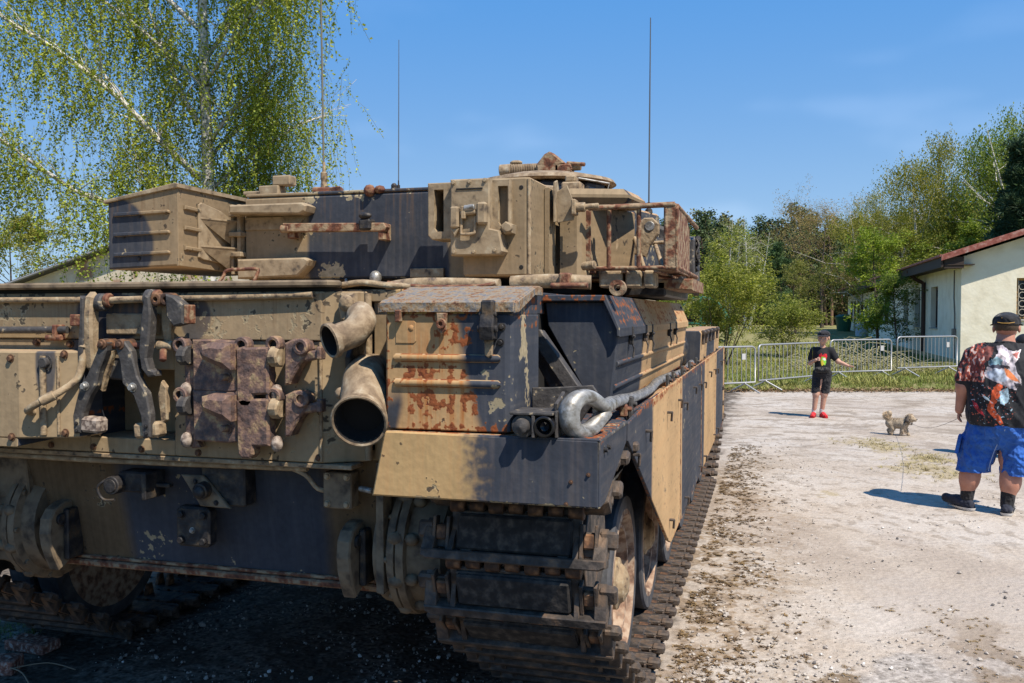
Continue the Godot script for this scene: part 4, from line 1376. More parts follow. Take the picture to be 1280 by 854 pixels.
	# louvre slots left and right of the door: frame pieces round dark slots
	for q: Array in [[-1.455, -1.335, 2.03, 2.28], [-1.16, -1.075, 2.05, 2.285]]:
		b = mb()
		var x0: float = q[0]
		var x1: float = q[1]
		var y0: float = q[2]
		var y1: float = q[3]
		b.prism(2, P([x0, y0 + 0.02, x0 + 0.02, y0, x1, y0, x1, y1, x0, y1]), -3.90, -3.745, 0.004, P([x0 + 0.03, y0 + 0.05, x0 + 0.04, y0 + 0.035, x0 + 0.075, y0 + 0.035, x0 + 0.075, y1 - 0.03, x0 + 0.03, y1 - 0.03]))
		var fr := part("vent_frame", b, M.sand_dull, vb)
		b = mb()
		b.box(x0 + 0.025, x0 + 0.08, y0 + 0.03, y1 - 0.025, -3.90, -3.86, 0.001)
		part("vent_slot", b, M.black, fr)
	b = mb()
	b.box(-1.352, -1.328, 2.05, 2.27, -3.80, -3.765, 0.002)
	part("vent_slot", b, M.black, vb)
	b = mb()
	b.prism(2, P([-1.333, 1.955, -1.11, 1.955, -1.095, 1.97, -1.112, 2.06, -1.155, 2.07, -1.155, 2.285, -1.333, 2.285]), -3.80, -3.70, 0.006)
	var door := part("vent_door", b, M.sand_dull, vb)
	b = mb()
	b.box(-1.305, -1.185, 2.238, 2.245, -3.702, -3.696, 0.001)
	part("door_slot", b, M.black, door)
	b = mb()
	b.box(-1.325, -1.285, 2.07, 2.165, -3.705, -3.665, 0.008)
	b.prism(2, P([-1.325, 2.07, -1.285, 2.07, -1.305, 2.035]), -3.70, -3.675, 0.004)
	b.box(-1.205, -1.16, 2.085, 2.18, -3.705, -3.665, 0.01)
	part("door_stop", b, M.sand_dull, door)
	b = mb()
	b.tube(smooth_path(V([-1.275, 2.14, -3.69, -1.278, 2.06, -3.685, -1.27, 2.045, -3.683, -1.225, 2.047, -3.683, -1.215, 2.06, -3.685, -1.215, 2.12, -3.69]), 3), 0.007, 8)
	b.cyl(Vector3(-1.28, 2.135, -3.685), Vector3(-1.21, 2.14, -3.685), 0.012, 10)
	b.box(-1.275, -1.255, 2.11, 2.165, -3.70, -3.67, 0.003)
	part("door_handle", b, M.sand, door)
	b = mb()
	b.cyl(Vector3(-1.262, 2.155, -3.68), Vector3(-1.215, 2.16, -3.68), 0.014, 10)
	part("handle_roller", b, M.zinc, door)
	bolts("bolt", [Vector3(-1.318, 2.27, -3.70), Vector3(-1.245, 2.272, -3.70), Vector3(-1.175, 2.275, -3.70), Vector3(-1.315, 1.97, -3.70), Vector3(-1.225, 1.97, -3.70), Vector3(-1.13, 1.975, -3.70)], Vector3(0, 0, 1), 0.008, 0.008, M.sand_dull, door)
	b = mb()
	b.prism(2, P([-1.095, 2.045, -1.06, 2.05, -1.055, 2.085, -1.09, 2.10, -1.115, 2.08]), -3.80, -3.72, 0.006)
	b.cyl(Vector3(-1.075, 2.07, -3.74), Vector3(-1.075, 2.07, -3.70), 0.018, 12)
	part("plug_boss", b, M.sand_dull, vb)
	b = mb()
	for e: Array in [[-1.035, 2.25], [-1.035, 1.905]]:
		b.cyl(Vector3(e[0], e[1], -3.80), Vector3(e[0], e[1], -3.778), 0.011, 12)
	part("bolt_hole", b, M.black, vb)

	# right side: stepped plates, bracket and lifting lug
	b = mb(1)
	b.prism(1, P([-0.985, -4.0, -0.965, -4.0, -0.965, -4.13, -0.985, -4.13]), 1.87, 2.28, 0.004)
	b.prism(1, P([-0.94, -4.12, -0.86, -4.12, -0.84, -4.14, -0.66, -4.60, -0.72, -4.62, -0.9, -4.2]), 1.872, 2.22, 0.006)
	b.prism(1, P([-0.94, -4.14, -0.64, -4.25, -0.60, -4.55, -0.90, -4.60]), 2.22, 2.295, 0.03)
	part("side_plate", b, M.paint, body)
	b = mb()
	b.prism(0, P([-4.0, 2.30, -4.05, 2.315, -4.12, 2.22, -4.10, 2.13, -4.0, 2.12]), -0.945, -0.935, 0.002)
	b.prism(2, P([-0.94, 2.26, -0.89, 2.29, -0.845, 2.18, -0.86, 2.13, -0.935, 2.12]), -4.05, -4.04, 0.002)
	part("spotlight_bracket", b, M.sand_dull, body)
	b = mb()
	b.cyl(Vector3(-0.86, 2.185, -4.02), Vector3(-0.80, 2.185, -4.02), 0.022, 12)
	b.cyl(Vector3(-0.84, 2.185, -4.02), Vector3(-0.74, 2.19, -4.03), 0.013, 10)
	b.box(-0.86, -0.84, 2.15, 2.22, -4.06, -3.99, 0.004)
	b.cyl(Vector3(-0.76, 1.925, -4.04), Vector3(-0.82, 1.92, -4.06), 0.02, 10)
	part("rod_end", b, M.sand, body)
	b = mb()
	b.prism(2, P([-0.70, 2.02, -0.66, 2.18, -0.63, 2.205, -0.585, 2.205, -0.55, 2.17, -0.555, 2.12, -0.60, 2.06, -0.62, 2.0]), -4.78, -4.73, 0.006)
	part("lifting_lug", b, M.sand, body)
	b = mb()
	b.cyl(Vector3(-0.60, 2.16, -4.785), Vector3(-0.60, 2.16, -4.725), 0.026, 16)
	part("lug_hole", b, M.zinc, body)
	b = mb()
	b.lathe(Vector3(-0.80, 2.05, -4.4), Vector3(1, 0, 0.9), PackedVector2Array([Vector2(0, 0.0), Vector2(0, 0.09), Vector2(0.03, 0.09), Vector2(0.035, 0.08), Vector2(0.035, 0.0)]), 22)
	part("side_cap", b, M.sand, body)
	# lower blocks below the basket
	b = mb()
	for q: Array in [[-0.77, -0.66], [-0.645, -0.57], [-0.56, -0.51]]:
		b.box(q[0], q[1], 1.825, 1.905, -4.36, -4.2, 0.008)
	part("lower_block", b, M.sand, body)
	b = mb()
	b.bar(Vector3(-0.45, 1.90, -5.0), Vector3(-0.58, 1.80, -5.0), 0.03, 0.03, 0.003)
	b.bar(Vector3(-0.45, 1.90, -5.0), Vector3(-0.40, 1.82, -5.3), 0.03, 0.03, 0.003)
	b.box(-0.72, -0.50, 1.79, 1.87, -5.9, -4.6, 0.01)
	part("basket_strut", b, M.dark_steel, body)

func build_basket() -> void:
	# stowage basket on the right side of the turret
	var y0 := 1.915
	var y1 := 2.203
	var zr := -4.18
	var zf := -5.35
	var xl := -0.855
	var xr := -0.405
	var b := mb()
	b.tube(V([-0.80, 2.19, zr + 0.08, -0.72, 2.196, zr + 0.03, xr - 0.01, y1, zr]), 0.013, 8)
	b.tube(V([xr - 0.02, y1, zr, xr + 0.0, y1 - 0.01, zr - 0.02, xr, y1, zf]), 0.012, 8)
	b.tube(V([xl, y0, zr, xr, y0, zr]), 0.010, 8)
	b.tube(V([xr, y0, zr, xr, y0, zf]), 0.012, 8)
	for x: float in [-0.72, -0.58, -0.455]:
		b.tube(V([x, y0, zr, x, y1 - 0.005, zr]), 0.011, 8)
	var bk := part("stowage_basket", b, M.rust_tan, tank)
	b = mb()
	b.box(-0.86, -0.805, y0, y1 - 0.015, zr - 0.005, zr + 0.008, 0.002)
	b.box(-0.46, -0.410, y0, y1, zr - 0.004, zr + 0.008, 0.002)
	part("basket_post", b, M.rust_tan, bk)
	b = mb()
	b.prism(0, P([zr + 0.01, y0 - 0.02, zr + 0.01, y1 - 0.02, zr - 0.02, y1 + 0.005, -4.55, y1 - 0.01, -4.78, y1 - 0.06, -4.80, y0 - 0.02]), xr - 0.006, xr + 0.006, 0.003)
	part("basket_side", b, M.rust_tan, bk)
	b = mb()
	for k in 9:
		var z := zr - 0.06 - k * 0.13
		b.box(xl + 0.02, xr, y0 - 0.01, y0 + 0.002, z - 0.03, z + 0.02, 0.003)
	for x: float in [-0.8, -0.65, -0.5]:
		b.box(x - 0.012, x + 0.012, y0 - 0.022, y0 - 0.010, zf, zr, 0.003)
	part("basket_floor", b, M.rust_tan, bk)
	b = mb()
	b.tube(V([-0.62, 2.085, -4.9, xr, 2.095, -4.9]), 0.010, 8)
	b.tube(V([-0.51, y0, -4.9, -0.51, 2.09, -4.9]), 0.010, 8)
	b.tube(V([-0.60, 2.09, -4.95, -0.50, y0, -4.5]), 0.012, 8)
	b.tube(V([-0.66, 2.09, -4.6, -0.58, y0, -4.4]), 0.010, 8)
	part("inner_rail", b, M.sand, bk)
	# dark launcher box beyond it, with clutter on its outer side
	b = mb()
	b.prism(0, P([-5.30, 1.83, -5.30, 2.13, -5.42, 2.16, -5.6, 2.15, -5.75, 2.10, -5.75, 1.83]), -0.66, -0.415, 0.008)
	var lb := part("launcher_box", b, M.grey, tank)
	b = mb()
	b.prism(2, P([-0.66, 1.835, -0.365, 1.82, -0.365, 1.88, -0.66, 1.88]), -5.35, -4.6, 0.006)
	part("box_tray", b, M.rust_tan, lb)
	b = mb()
	for k in 6:
		b.cyl(Vector3(-0.43, 1.96 + k * 0.035, -5.40 - 0.02 * (k % 3)), Vector3(-0.398, 1.97 + k * 0.035, -5.39), 0.018, 8)
	b.tube(smooth_path(V([-0.41, 2.15, -5.4, -0.395, 2.1, -5.38, -0.41, 2.05, -5.36, -0.395, 2.0, -5.38]), 3), 0.008, 6)
	part("box_clutter", b, M.dark_steel, lb)
	b = mb()
	b.prism(2, P([-1.0, 2.285, -0.95, 2.30, -0.70, 2.26, -0.5, 2.18, -0.5, 1.9, -1.0, 1.9]), -6.6, -5.4, 0.02)
	part("turret_cheek", b, M.grey, tank)

func build_cupola() -> void:
	var b := mb()
	var c := Vector3(-1.28, 2.40, -5.25)
	b.cyl(c + Vector3(0, -0.12, 0), c + Vector3(0, 0.04, 0), 0.36, 36)
	var cu := part("cupola_base", b, M.dark_steel, tank)
	b = mb()
	b.lathe(c, Vector3.UP, PackedVector2Array([Vector2(0.055, 0.0), Vector2(0.055, 0.39), Vector2(0.065, 0.415), Vector2(0.085, 0.40), Vector2(0.12, 0.25), Vector2(0.13, 0.0)]), 40)
	part("cupola_roof", b, M.sooty, cu)
	for k in 9:
		var an := TAU * k / 9.0 + 0.5
		var t := Transform3D(Basis(Vector3.UP, -an + PI / 2), c + Vector3(cos(an), 0, sin(an)) * 0.35 + Vector3(0, -0.02, 0))
		b = mb()
		b.obox(t, Vector3(0.17, 0.13, 0.06), 0.01)
		var ep := part("episcope", b, M.dark_steel, cu)
		b = mb()
		b.obox(t * Transform3D(Basis(Vector3.RIGHT, -0.3), Vector3(0, 0.005, 0.035)), Vector3(0.14, 0.085, 0.01), 0.002)
		part("episcope_glass", b, M.glass_dark, ep)
	b = mb()
	b.tube(V([-1.04, 2.46, -4.93, -0.99, 2.33, -4.93]), 0.006, 6)
	b.tube(V([-1.04, 2.46, -4.93, -0.86, 2.43, -5.0, -0.88, 2.36, -5.0]), 0.006, 6)
	part("window_frame", b, M.zinc, cu)
	# ribbed gun cradle on the roof
	b = mb()
	for k in 22:
		b.cyl(Vector3(-1.47 + k * 0.0105, 2.555, -5.15), Vector3(-1.47 + k * 0.0105 + 0.007, 2.555, -5.15), 0.033, 14)
	b.cyl(Vector3(-1.47, 2.555, -5.15), Vector3(-1.235, 2.555, -5.15), 0.028, 14)
	b.cyl(Vector3(-1.54, 2.553, -5.15), Vector3(-1.472, 2.555, -5.15), 0.036, 16)
	b.cyl(Vector3(-1.25, 2.556, -5.15), Vector3(-1.05, 2.556, -5.14), 0.024, 14)
	part("recoil_spring", b, M.sooty, cu)
	b = mb()
	b.prism(2, P([-1.30, 2.50, -1.17, 2.50, -1.17, 2.56, -1.13, 2.57, -1.20, 2.63, -1.23, 2.645, -1.26, 2.63, -1.31, 2.57]), -5.2, -5.1, 0.01)
	b.cyl(Vector3(-1.13, 2.575, -5.13), Vector3(-1.02, 2.56, -5.11), 0.012, 8)
	b.box(-1.2, -1.1, 2.52, 2.57, -5.2, -5.1, 0.008)
	part("gun_cradle", b, M.rust_tan, cu)
	b = mb()
	b.ball(Vector3(-1.45, 2.60, -5.18), Vector3(0.04, 0.016, 0.03), 10)
	part("hatch_knob", b, M.sand, cu)
	b = mb()
	for k in 14:
		b.ball(Vector3(-1.085 + 0.004 * sin(k * 1.3), 2.535 - k * 0.012, -5.02), Vector3(0.006, 0.008, 0.006), 6)
	part("chain", b, M.rust, cu)
	b = mb()
	b.box(-1.62, -1.54, 2.31, 2.38, -4.9, -4.8, 0.01)
	b.cyl(Vector3(-1.58, 2.38, -4.85), Vector3(-1.57, 2.42, -4.84), 0.02, 10)
	b.box(-1.6, -1.52, 2.40, 2.44, -4.88, -4.82, 0.012)
	b.tube(smooth_path(V([-1.68, 2.31, -4.85, -1.62, 2.35, -4.85, -1.55, 2.40, -4.85, -1.5, 2.38, -4.85]), 3), 0.01, 6)
	b.prism(2, P([-1.56, 2.32, -1.20, 2.36, -1.18, 2.33, -1.56, 2.305]), -4.75, -4.5, 0.004)
	part("sight_bracket", b, M.rust_tan, cu)
	b = mb()
	b.box(-1.0, -0.90, 2.29, 2.36, -4.5, -4.4, 0.008)
	b.box(-0.985, -0.93, 2.36, 2.395, -4.5, -4.42, 0.008)
	b.cyl(Vector3(-1.08, 2.315, -4.3), Vector3(-1.0, 2.30, -4.25), 0.02, 8)
	part("roof_fitting", b, M.sand, tank)

func build_masts() -> void:
	for q: Array in [[-2.20, 2.30, -4.2, -2.23, 5.2, -4.2, 0.0055], [-1.83, 2.30, -4.3, -1.825, 3.10, -4.3, 0.0028], [-0.665, 2.28, -5.2, -0.66, 3.39, -5.2, 0.0048]]:
		var b := mb()
		var a := Vector3(q[0], q[1], q[2])
		var e := Vector3(q[3], q[4], q[5])
		b.tube(PackedVector3Array([a, a.lerp(e, 0.5), e]), PackedFloat32Array([q[6], (q[6] as float) * 0.9, (q[6] as float) * 0.6]), 8)
		var o := part("antenna", b, M.mast if (q[0] as float) < -2.0 else M.mast_grey, tank)
		b = mb()
		var g := 1.0 if (q[0] as float) < -2.0 else 0.45
		b.lathe(a, Vector3.UP, PackedVector2Array([Vector2(0, 0.05 * g), Vector2(0.02, 0.045 * g), Vector2(0.03, 0.02 * g), Vector2(0.08 * g, 0.014 * g), Vector2(0.085 * g + 0.01, 0.018 * g), Vector2(0.115 * g + 0.01, 0.018 * g), Vector2(0.12 * g + 0.01, 0.009 * g), Vector2(0.17 * g + 0.01, 0.007 * g)]), 14)
		part("antenna_base", b, M.sand if (q[0] as float) < -2.0 else M.dark_steel, o)
	var b := mb()
	b.cyl(Vector3(-1.79, 2.30, -4.15), Vector3(-1.79, 2.33, -4.15), 0.016, 12)
	b.ball(Vector3(-1.79, 2.335, -4.15), Vector3(0.016, 0.016, 0.016), 10)
	b.cyl(Vector3(-2.13, 2.30, -4.1), Vector3(-2.13, 2.34, -4.1), 0.012, 10)
	part("roof_stud", b, M.dark_steel, tank)

func build_cable() -> void:
	var o := thing("tow_cable", Vector3(-0.57, 1.32, -2.9), "grey steel tow cable with a thick looped eye lying on the tank's right fender", "tow cable")
	var b := mb()
	# the eye: a thick teardrop loop
	var q := PackedVector3Array()
	for e: Array in [[0.165, 1.392], [0.13, 1.415], [0.085, 1.436], [0.035, 1.436], [0.0, 1.415], [-0.012, 1.383], [0.0, 1.350], [0.035, 1.328], [0.085, 1.332], [0.13, 1.358], [0.165, 1.382]]:
		q.append(Vector3(-0.590, e[1], -2.745) + Vector3(0.50, 0, -0.866) * (e[0] as float))
	q = smooth_path(q, 4)
	var r := PackedFloat32Array()
	for i in q.size():
		r.append(0.041 - 0.013 * absf(float(i) / (q.size() - 1) - 0.5) * 2.0)
	b.tube(q, r, 16, true, 0.72)
	b.cyl(Vector3(-0.522, 1.388, -2.87), Vector3(-0.532, 1.386, -3.14), 0.026, 16)
	part("cable_eye", b, M.zinc, o)
	# the rope: six strands twisted round a path
	var path := smooth_path(V([-0.53, 1.387, -3.1, -0.545, 1.372, -3.4, -0.55, 1.345, -3.85, -0.555, 1.332, -4.4, -0.565, 1.342, -4.8, -0.555, 1.338, -5.3, -0.56, 1.32, -5.7, -0.55, 1.318, -6.2, -0.565, 1.33, -7.0]), 60)
	b = mb()
	var d := 0.0
	for s in 5:
		var pts := PackedVector3Array()
		d = 0.0
		for i in path.size():
			var t := (path[mini(i + 1, path.size() - 1)] - path[maxi(i - 1, 0)]).normalized()
			var side := t.cross(Vector3.UP).normalized()
			var up := side.cross(t)
			if i > 0:
				d += path[i].distance_to(path[i - 1])
			var an := TAU * s / 5.0 + d * 30.0
			pts.append(path[i] + (side * cos(an) + up * sin(an)) * 0.0142)
		b.tube(pts, 0.0092, 7, false)
	part("wire_rope", b, M.rope, o)

func build_tank() -> void:
	M.drive = tri_mat("shaded_sand_paint", noise_tex(0.012, 512, ramp([0.0, Color(0.035, 0.028, 0.022), 0.3, Color(0.11, 0.082, 0.055), 0.5, Color(0.175, 0.13, 0.083), 1.0, Color(0.24, 0.185, 0.12)]), 31, 6), 1.6, 0.75, 0.0, noise_tex(0.02, 256, null, 6, 5), 0.25)  # sand paint darkened so the low rear parts carry shade in their colour
	M.wheel = tri_mat("wheel_sand_paint", noise_tex(0.014, 512, ramp([0.0, Color(0.06, 0.04, 0.03), 0.35, Color(0.22, 0.13, 0.085), 0.55, Color(0.34, 0.25, 0.18), 1.0, Color(0.44, 0.35, 0.26)]), 33, 6), 2.2, 0.8, 0.0, noise_tex(0.03, 256, null, 7, 5), 0.2)
	M.sand_dull = tri_mat("dull_sand_paint", noise_tex(0.012, 512, ramp([0.0, Color(0.05, 0.04, 0.032), 0.25, Color(0.20, 0.15, 0.095), 0.4, Color(0.265, 0.2, 0.125), 0.7, Color(0.31, 0.24, 0.155), 1.0, Color(0.42, 0.36, 0.25)]), 35, 6), 2.0, 0.78, 0.0, noise_tex(0.02, 256, null, 8, 5), 0.2)
	M.worn = tri_mat("chipped_pale_paint", noise_tex(0.03, 256, ramp([0.0, Color(0.06, 0.045, 0.04), 0.4, Color(0.17, 0.13, 0.105), 0.55, Color(0.33, 0.27, 0.22), 1.0, Color(0.45, 0.39, 0.33)]), 37, 5), 4.0, 0.7, 0.0)
	M.sooty = tri_mat("sooty_sand_paint", noise_tex(0.012, 512, ramp([0.0, Color(0.07, 0.05, 0.035), 0.3, Color(0.155, 0.11, 0.07), 0.5, Color(0.245, 0.18, 0.115), 0.68, Color(0.31, 0.24, 0.16), 0.82, Color(0.37, 0.31, 0.225), 1.0, Color(0.42, 0.37, 0.29)]), 38, 6, FastNoiseLite.TYPE_SIMPLEX_SMOOTH, 0.68), 1.9, 0.8, 0.0, noise_tex(0.02, 256, null, 10, 5), 0.5)
	M.rust_dark = tri_mat("dark_rust", noise_tex(0.02, 256, ramp([0.0, Color(0.03, 0.02, 0.016), 0.5, Color(0.09, 0.05, 0.032), 0.75, Color(0.2, 0.1, 0.05), 1.0, Color(0.32, 0.2, 0.12)]), 36, 5), 3.0, 0.7, 0.2, noise_tex(0.03, 256, null, 9, 5), 0.2)
	tank = thing("battle_tank", Vector3(-2.15, 0, -6.7), "weathered sand and dark grey battle tank with rusty stowage box, seen from behind", "tank")
	build_hull()
	build_clamps()
	build_spare_links()
	build_exhausts()
	build_rear_corner()
	build_side_bin()
	build_skirts()
	build_lower_fittings()
	build_tracks()
	build_wheels()
	build_turret()
	build_basket()
	build_cupola()
	build_masts()
	build_cable()

# ---------------------------------------------------------------- ground
const YAW := 0.27751                                   # the way the camera looks, used only to measure distances on the yard

static func yard(x: float, z: float) -> Vector2:       # world to (across, along) of the yard
	return Vector2(x * cos(YAW) - z * sin(YAW), -x * sin(YAW) - z * cos(YAW))

static func from_yard(u: float, t: float) -> Vector3:
	return Vector3(u * cos(YAW) - t * sin(YAW), 0.0, -u * sin(YAW) - t * cos(YAW))

static func ground_y(x: float, z: float) -> float:
	var q := yard(x, z)
	var r := smoothstep(19.8, 21.6, q.y) * 0.09 * smoothstep(-2.0, 3.0, q.x)
	r += smoothstep(30.0, 70.0, q.y) * 0.5
	return r

static var lot_rgb := []
static var lot_h := []
const LOT := 2048

static func lot_at(u: float, t: float) -> Color:
	var p := from_yard(u, t)
	var x := p.x
	var z := p.z
	var lo := noise_a.get_noise_2d(u * 55.0 + 40.0, t * 55.0)
	var md := noise_b.get_noise_2d(u * 210.0, t * 210.0 + 70.0)
	var hi := noise_a.get_noise_2d(u * 1500.0, t * 1500.0)
	var hh := noise_b.get_noise_2d(u * 3300.0 + 17.0, t * 3300.0)
	var c := Color(0.455, 0.398, 0.335)
	var k := 1.0 + lo * 0.30 + md * 0.14 + hi * 0.16 + hh * 0.16
	c = c.lerp(Color(0.36, 0.345, 0.325), clampf(0.35 + lo * 1.6 + md * 0.8, 0.0, 1.0) * 0.55)
	c = Color(c.r * k, c.g * k, c.b * k)
	# pale chalky sweep
	var pale := smoothstep(0.05, 0.4, noise_b.get_noise_2d(u * 38.0, t * 60.0 + 500.0) + md * 0.3)
	c = c.lerp(Color(0.50, 0.455, 0.40), pale * 0.5)
	# litter and moss beside the tracks
	var d := x + 0.42 + lo * 0.5
	var near := smoothstep(-0.3, 0.0, d) * (1.0 - smoothstep(0.10, 0.80, d + md * 0.8 + hi * 0.2)) * smoothstep(3.0, 3.6, -z) * (1.0 - smoothstep(9.5, 11.5, -z))
	var lit := near * smoothstep(-0.25, 0.15, md * 0.9 + hi * 0.5 + 0.10)
	c = c.lerp(Color(0.135, 0.088, 0.050).lerp(Color(0.24, 0.17, 0.10), clampf(0.5 + hi * 1.6 + hh, 0.0, 1.0)), lit * 0.85)
	# loose grey gravel close by
	var gr := smoothstep(0.1, 0.5, 1.0 - smoothstep(3.2, 5.0, t + lo * 2.0 + md) + md * 0.4 - 0.3) * smoothstep(-0.6, 0.2, x)
	c = c.lerp(Color(0.33, 0.315, 0.30) * (1.0 + hi * 0.9 + hh * 0.8), gr * 0.7)
	var moss := smoothstep(0.16, 0.30, noise_b.get_noise_2d(u * 130.0 + 800.0, t * 130.0) + hi * 0.12) * (1.0 - smoothstep(4.2, 5.4, t)) * smoothstep(-0.2, 0.4, x)
	c = c.lerp(Color(0.15, 0.10, 0.05), moss * 0.8)
	# damp streaks and wheel marks farther off
	var st := noise_b.get_noise_2d(u * 60.0 + 210.0, t * 150.0 + lo * 40.0)
	var wet := smoothstep(0.17, 0.32, st + md * 0.15) * smoothstep(9.5, 12.0, t) * (1.0 - smoothstep(18.0, 19.6, t))
	c = c.lerp(Color(0.22, 0.18, 0.14), wet * 0.62)
	var pits := smoothstep(0.30, 0.40, noise_b.get_noise_2d(u * 420.0 + 90.0, t * 300.0) + lo * 0.25) * smoothstep(5.0, 7.0, t)
	c = c.lerp(Color(0.20, 0.16, 0.12), pits * 0.45)
	var rut := noise_a.get_noise_2d(u * 34.0 + t * 9.0, t * 8.0 + 60.0)
	c = c.lerp(Color(0.34, 0.29, 0.245), smoothstep(0.02, 0.22, rut) * 0.45)
	var band := 1.0 - smoothstep(0.05, 0.35, absf(t - 15.2 + (u - 5.0) * 0.28 + lo * 0.6 + st * 0.3))
	c = c.lerp(Color(0.23, 0.185, 0.14), band * 0.55 * smoothstep(3.5, 5.0, u))
	# thin dry grass in the yard
	for q: Vector3 in [Vector3(4.75, 11.6, 0.42), Vector3(4.55, 9.75, 0.42), Vector3(4.9, 10.5, 0.25), Vector3(3.0, 8.4, 0.12)]:
		var e := Vector2((u - q.x) / q.z, (t - q.y) / (q.z * 1.5)).length() + md * 0.9 + hi * 0.5
		c = c.lerp(Color(0.33, 0.27, 0.14), (1.0 - smoothstep(0.45, 1.05, e)) * 0.6)
	# dark crushed stone under the vehicle
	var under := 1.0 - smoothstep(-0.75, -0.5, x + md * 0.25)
	under = maxf(under, smoothstep(-3.7, -3.2, z + lo * 0.4) * (1.0 - smoothstep(2.0, 4.0, x)))  # out of view: dark ground added to cut light bounced into the shade
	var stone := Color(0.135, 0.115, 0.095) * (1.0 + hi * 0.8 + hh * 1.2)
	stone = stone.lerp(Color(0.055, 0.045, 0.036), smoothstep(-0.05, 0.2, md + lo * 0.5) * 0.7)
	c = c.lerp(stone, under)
	return Color(clampf(c.r, 0.0, 1.0), clampf(c.g, 0.0, 1.0), clampf(c.b, 0.0, 1.0), clampf(0.5 + hi * 0.35 + hh * 0.35 + md * 0.1, 0.0, 1.0))

static func lot_strip(k: int) -> void:
	var rows := LOT / STRIP
	var rgb := PackedByteArray()
	var hh := PackedByteArray()
	rgb.resize(rows * LOT * 3)
	hh.resize(rows * LOT)
	var i := 0
	for r in rows:
		var j := k + r * STRIP
		for q in LOT:
			var c := lot_at(-10.0 + 23.0 * (q + 0.5) / LOT, -3.0 + 23.0 * (j + 0.5) / LOT)
			rgb[i * 3] = gamma_lut[int(c.r * 4095.0)]
			rgb[i * 3 + 1] = gamma_lut[int(c.g * 4095.0)]
			rgb[i * 3 + 2] = gamma_lut[int(c.b * 4095.0)]
			hh[i] = int(c.a * 255.0)
			i += 1
	strips[k] = [rgb, hh]

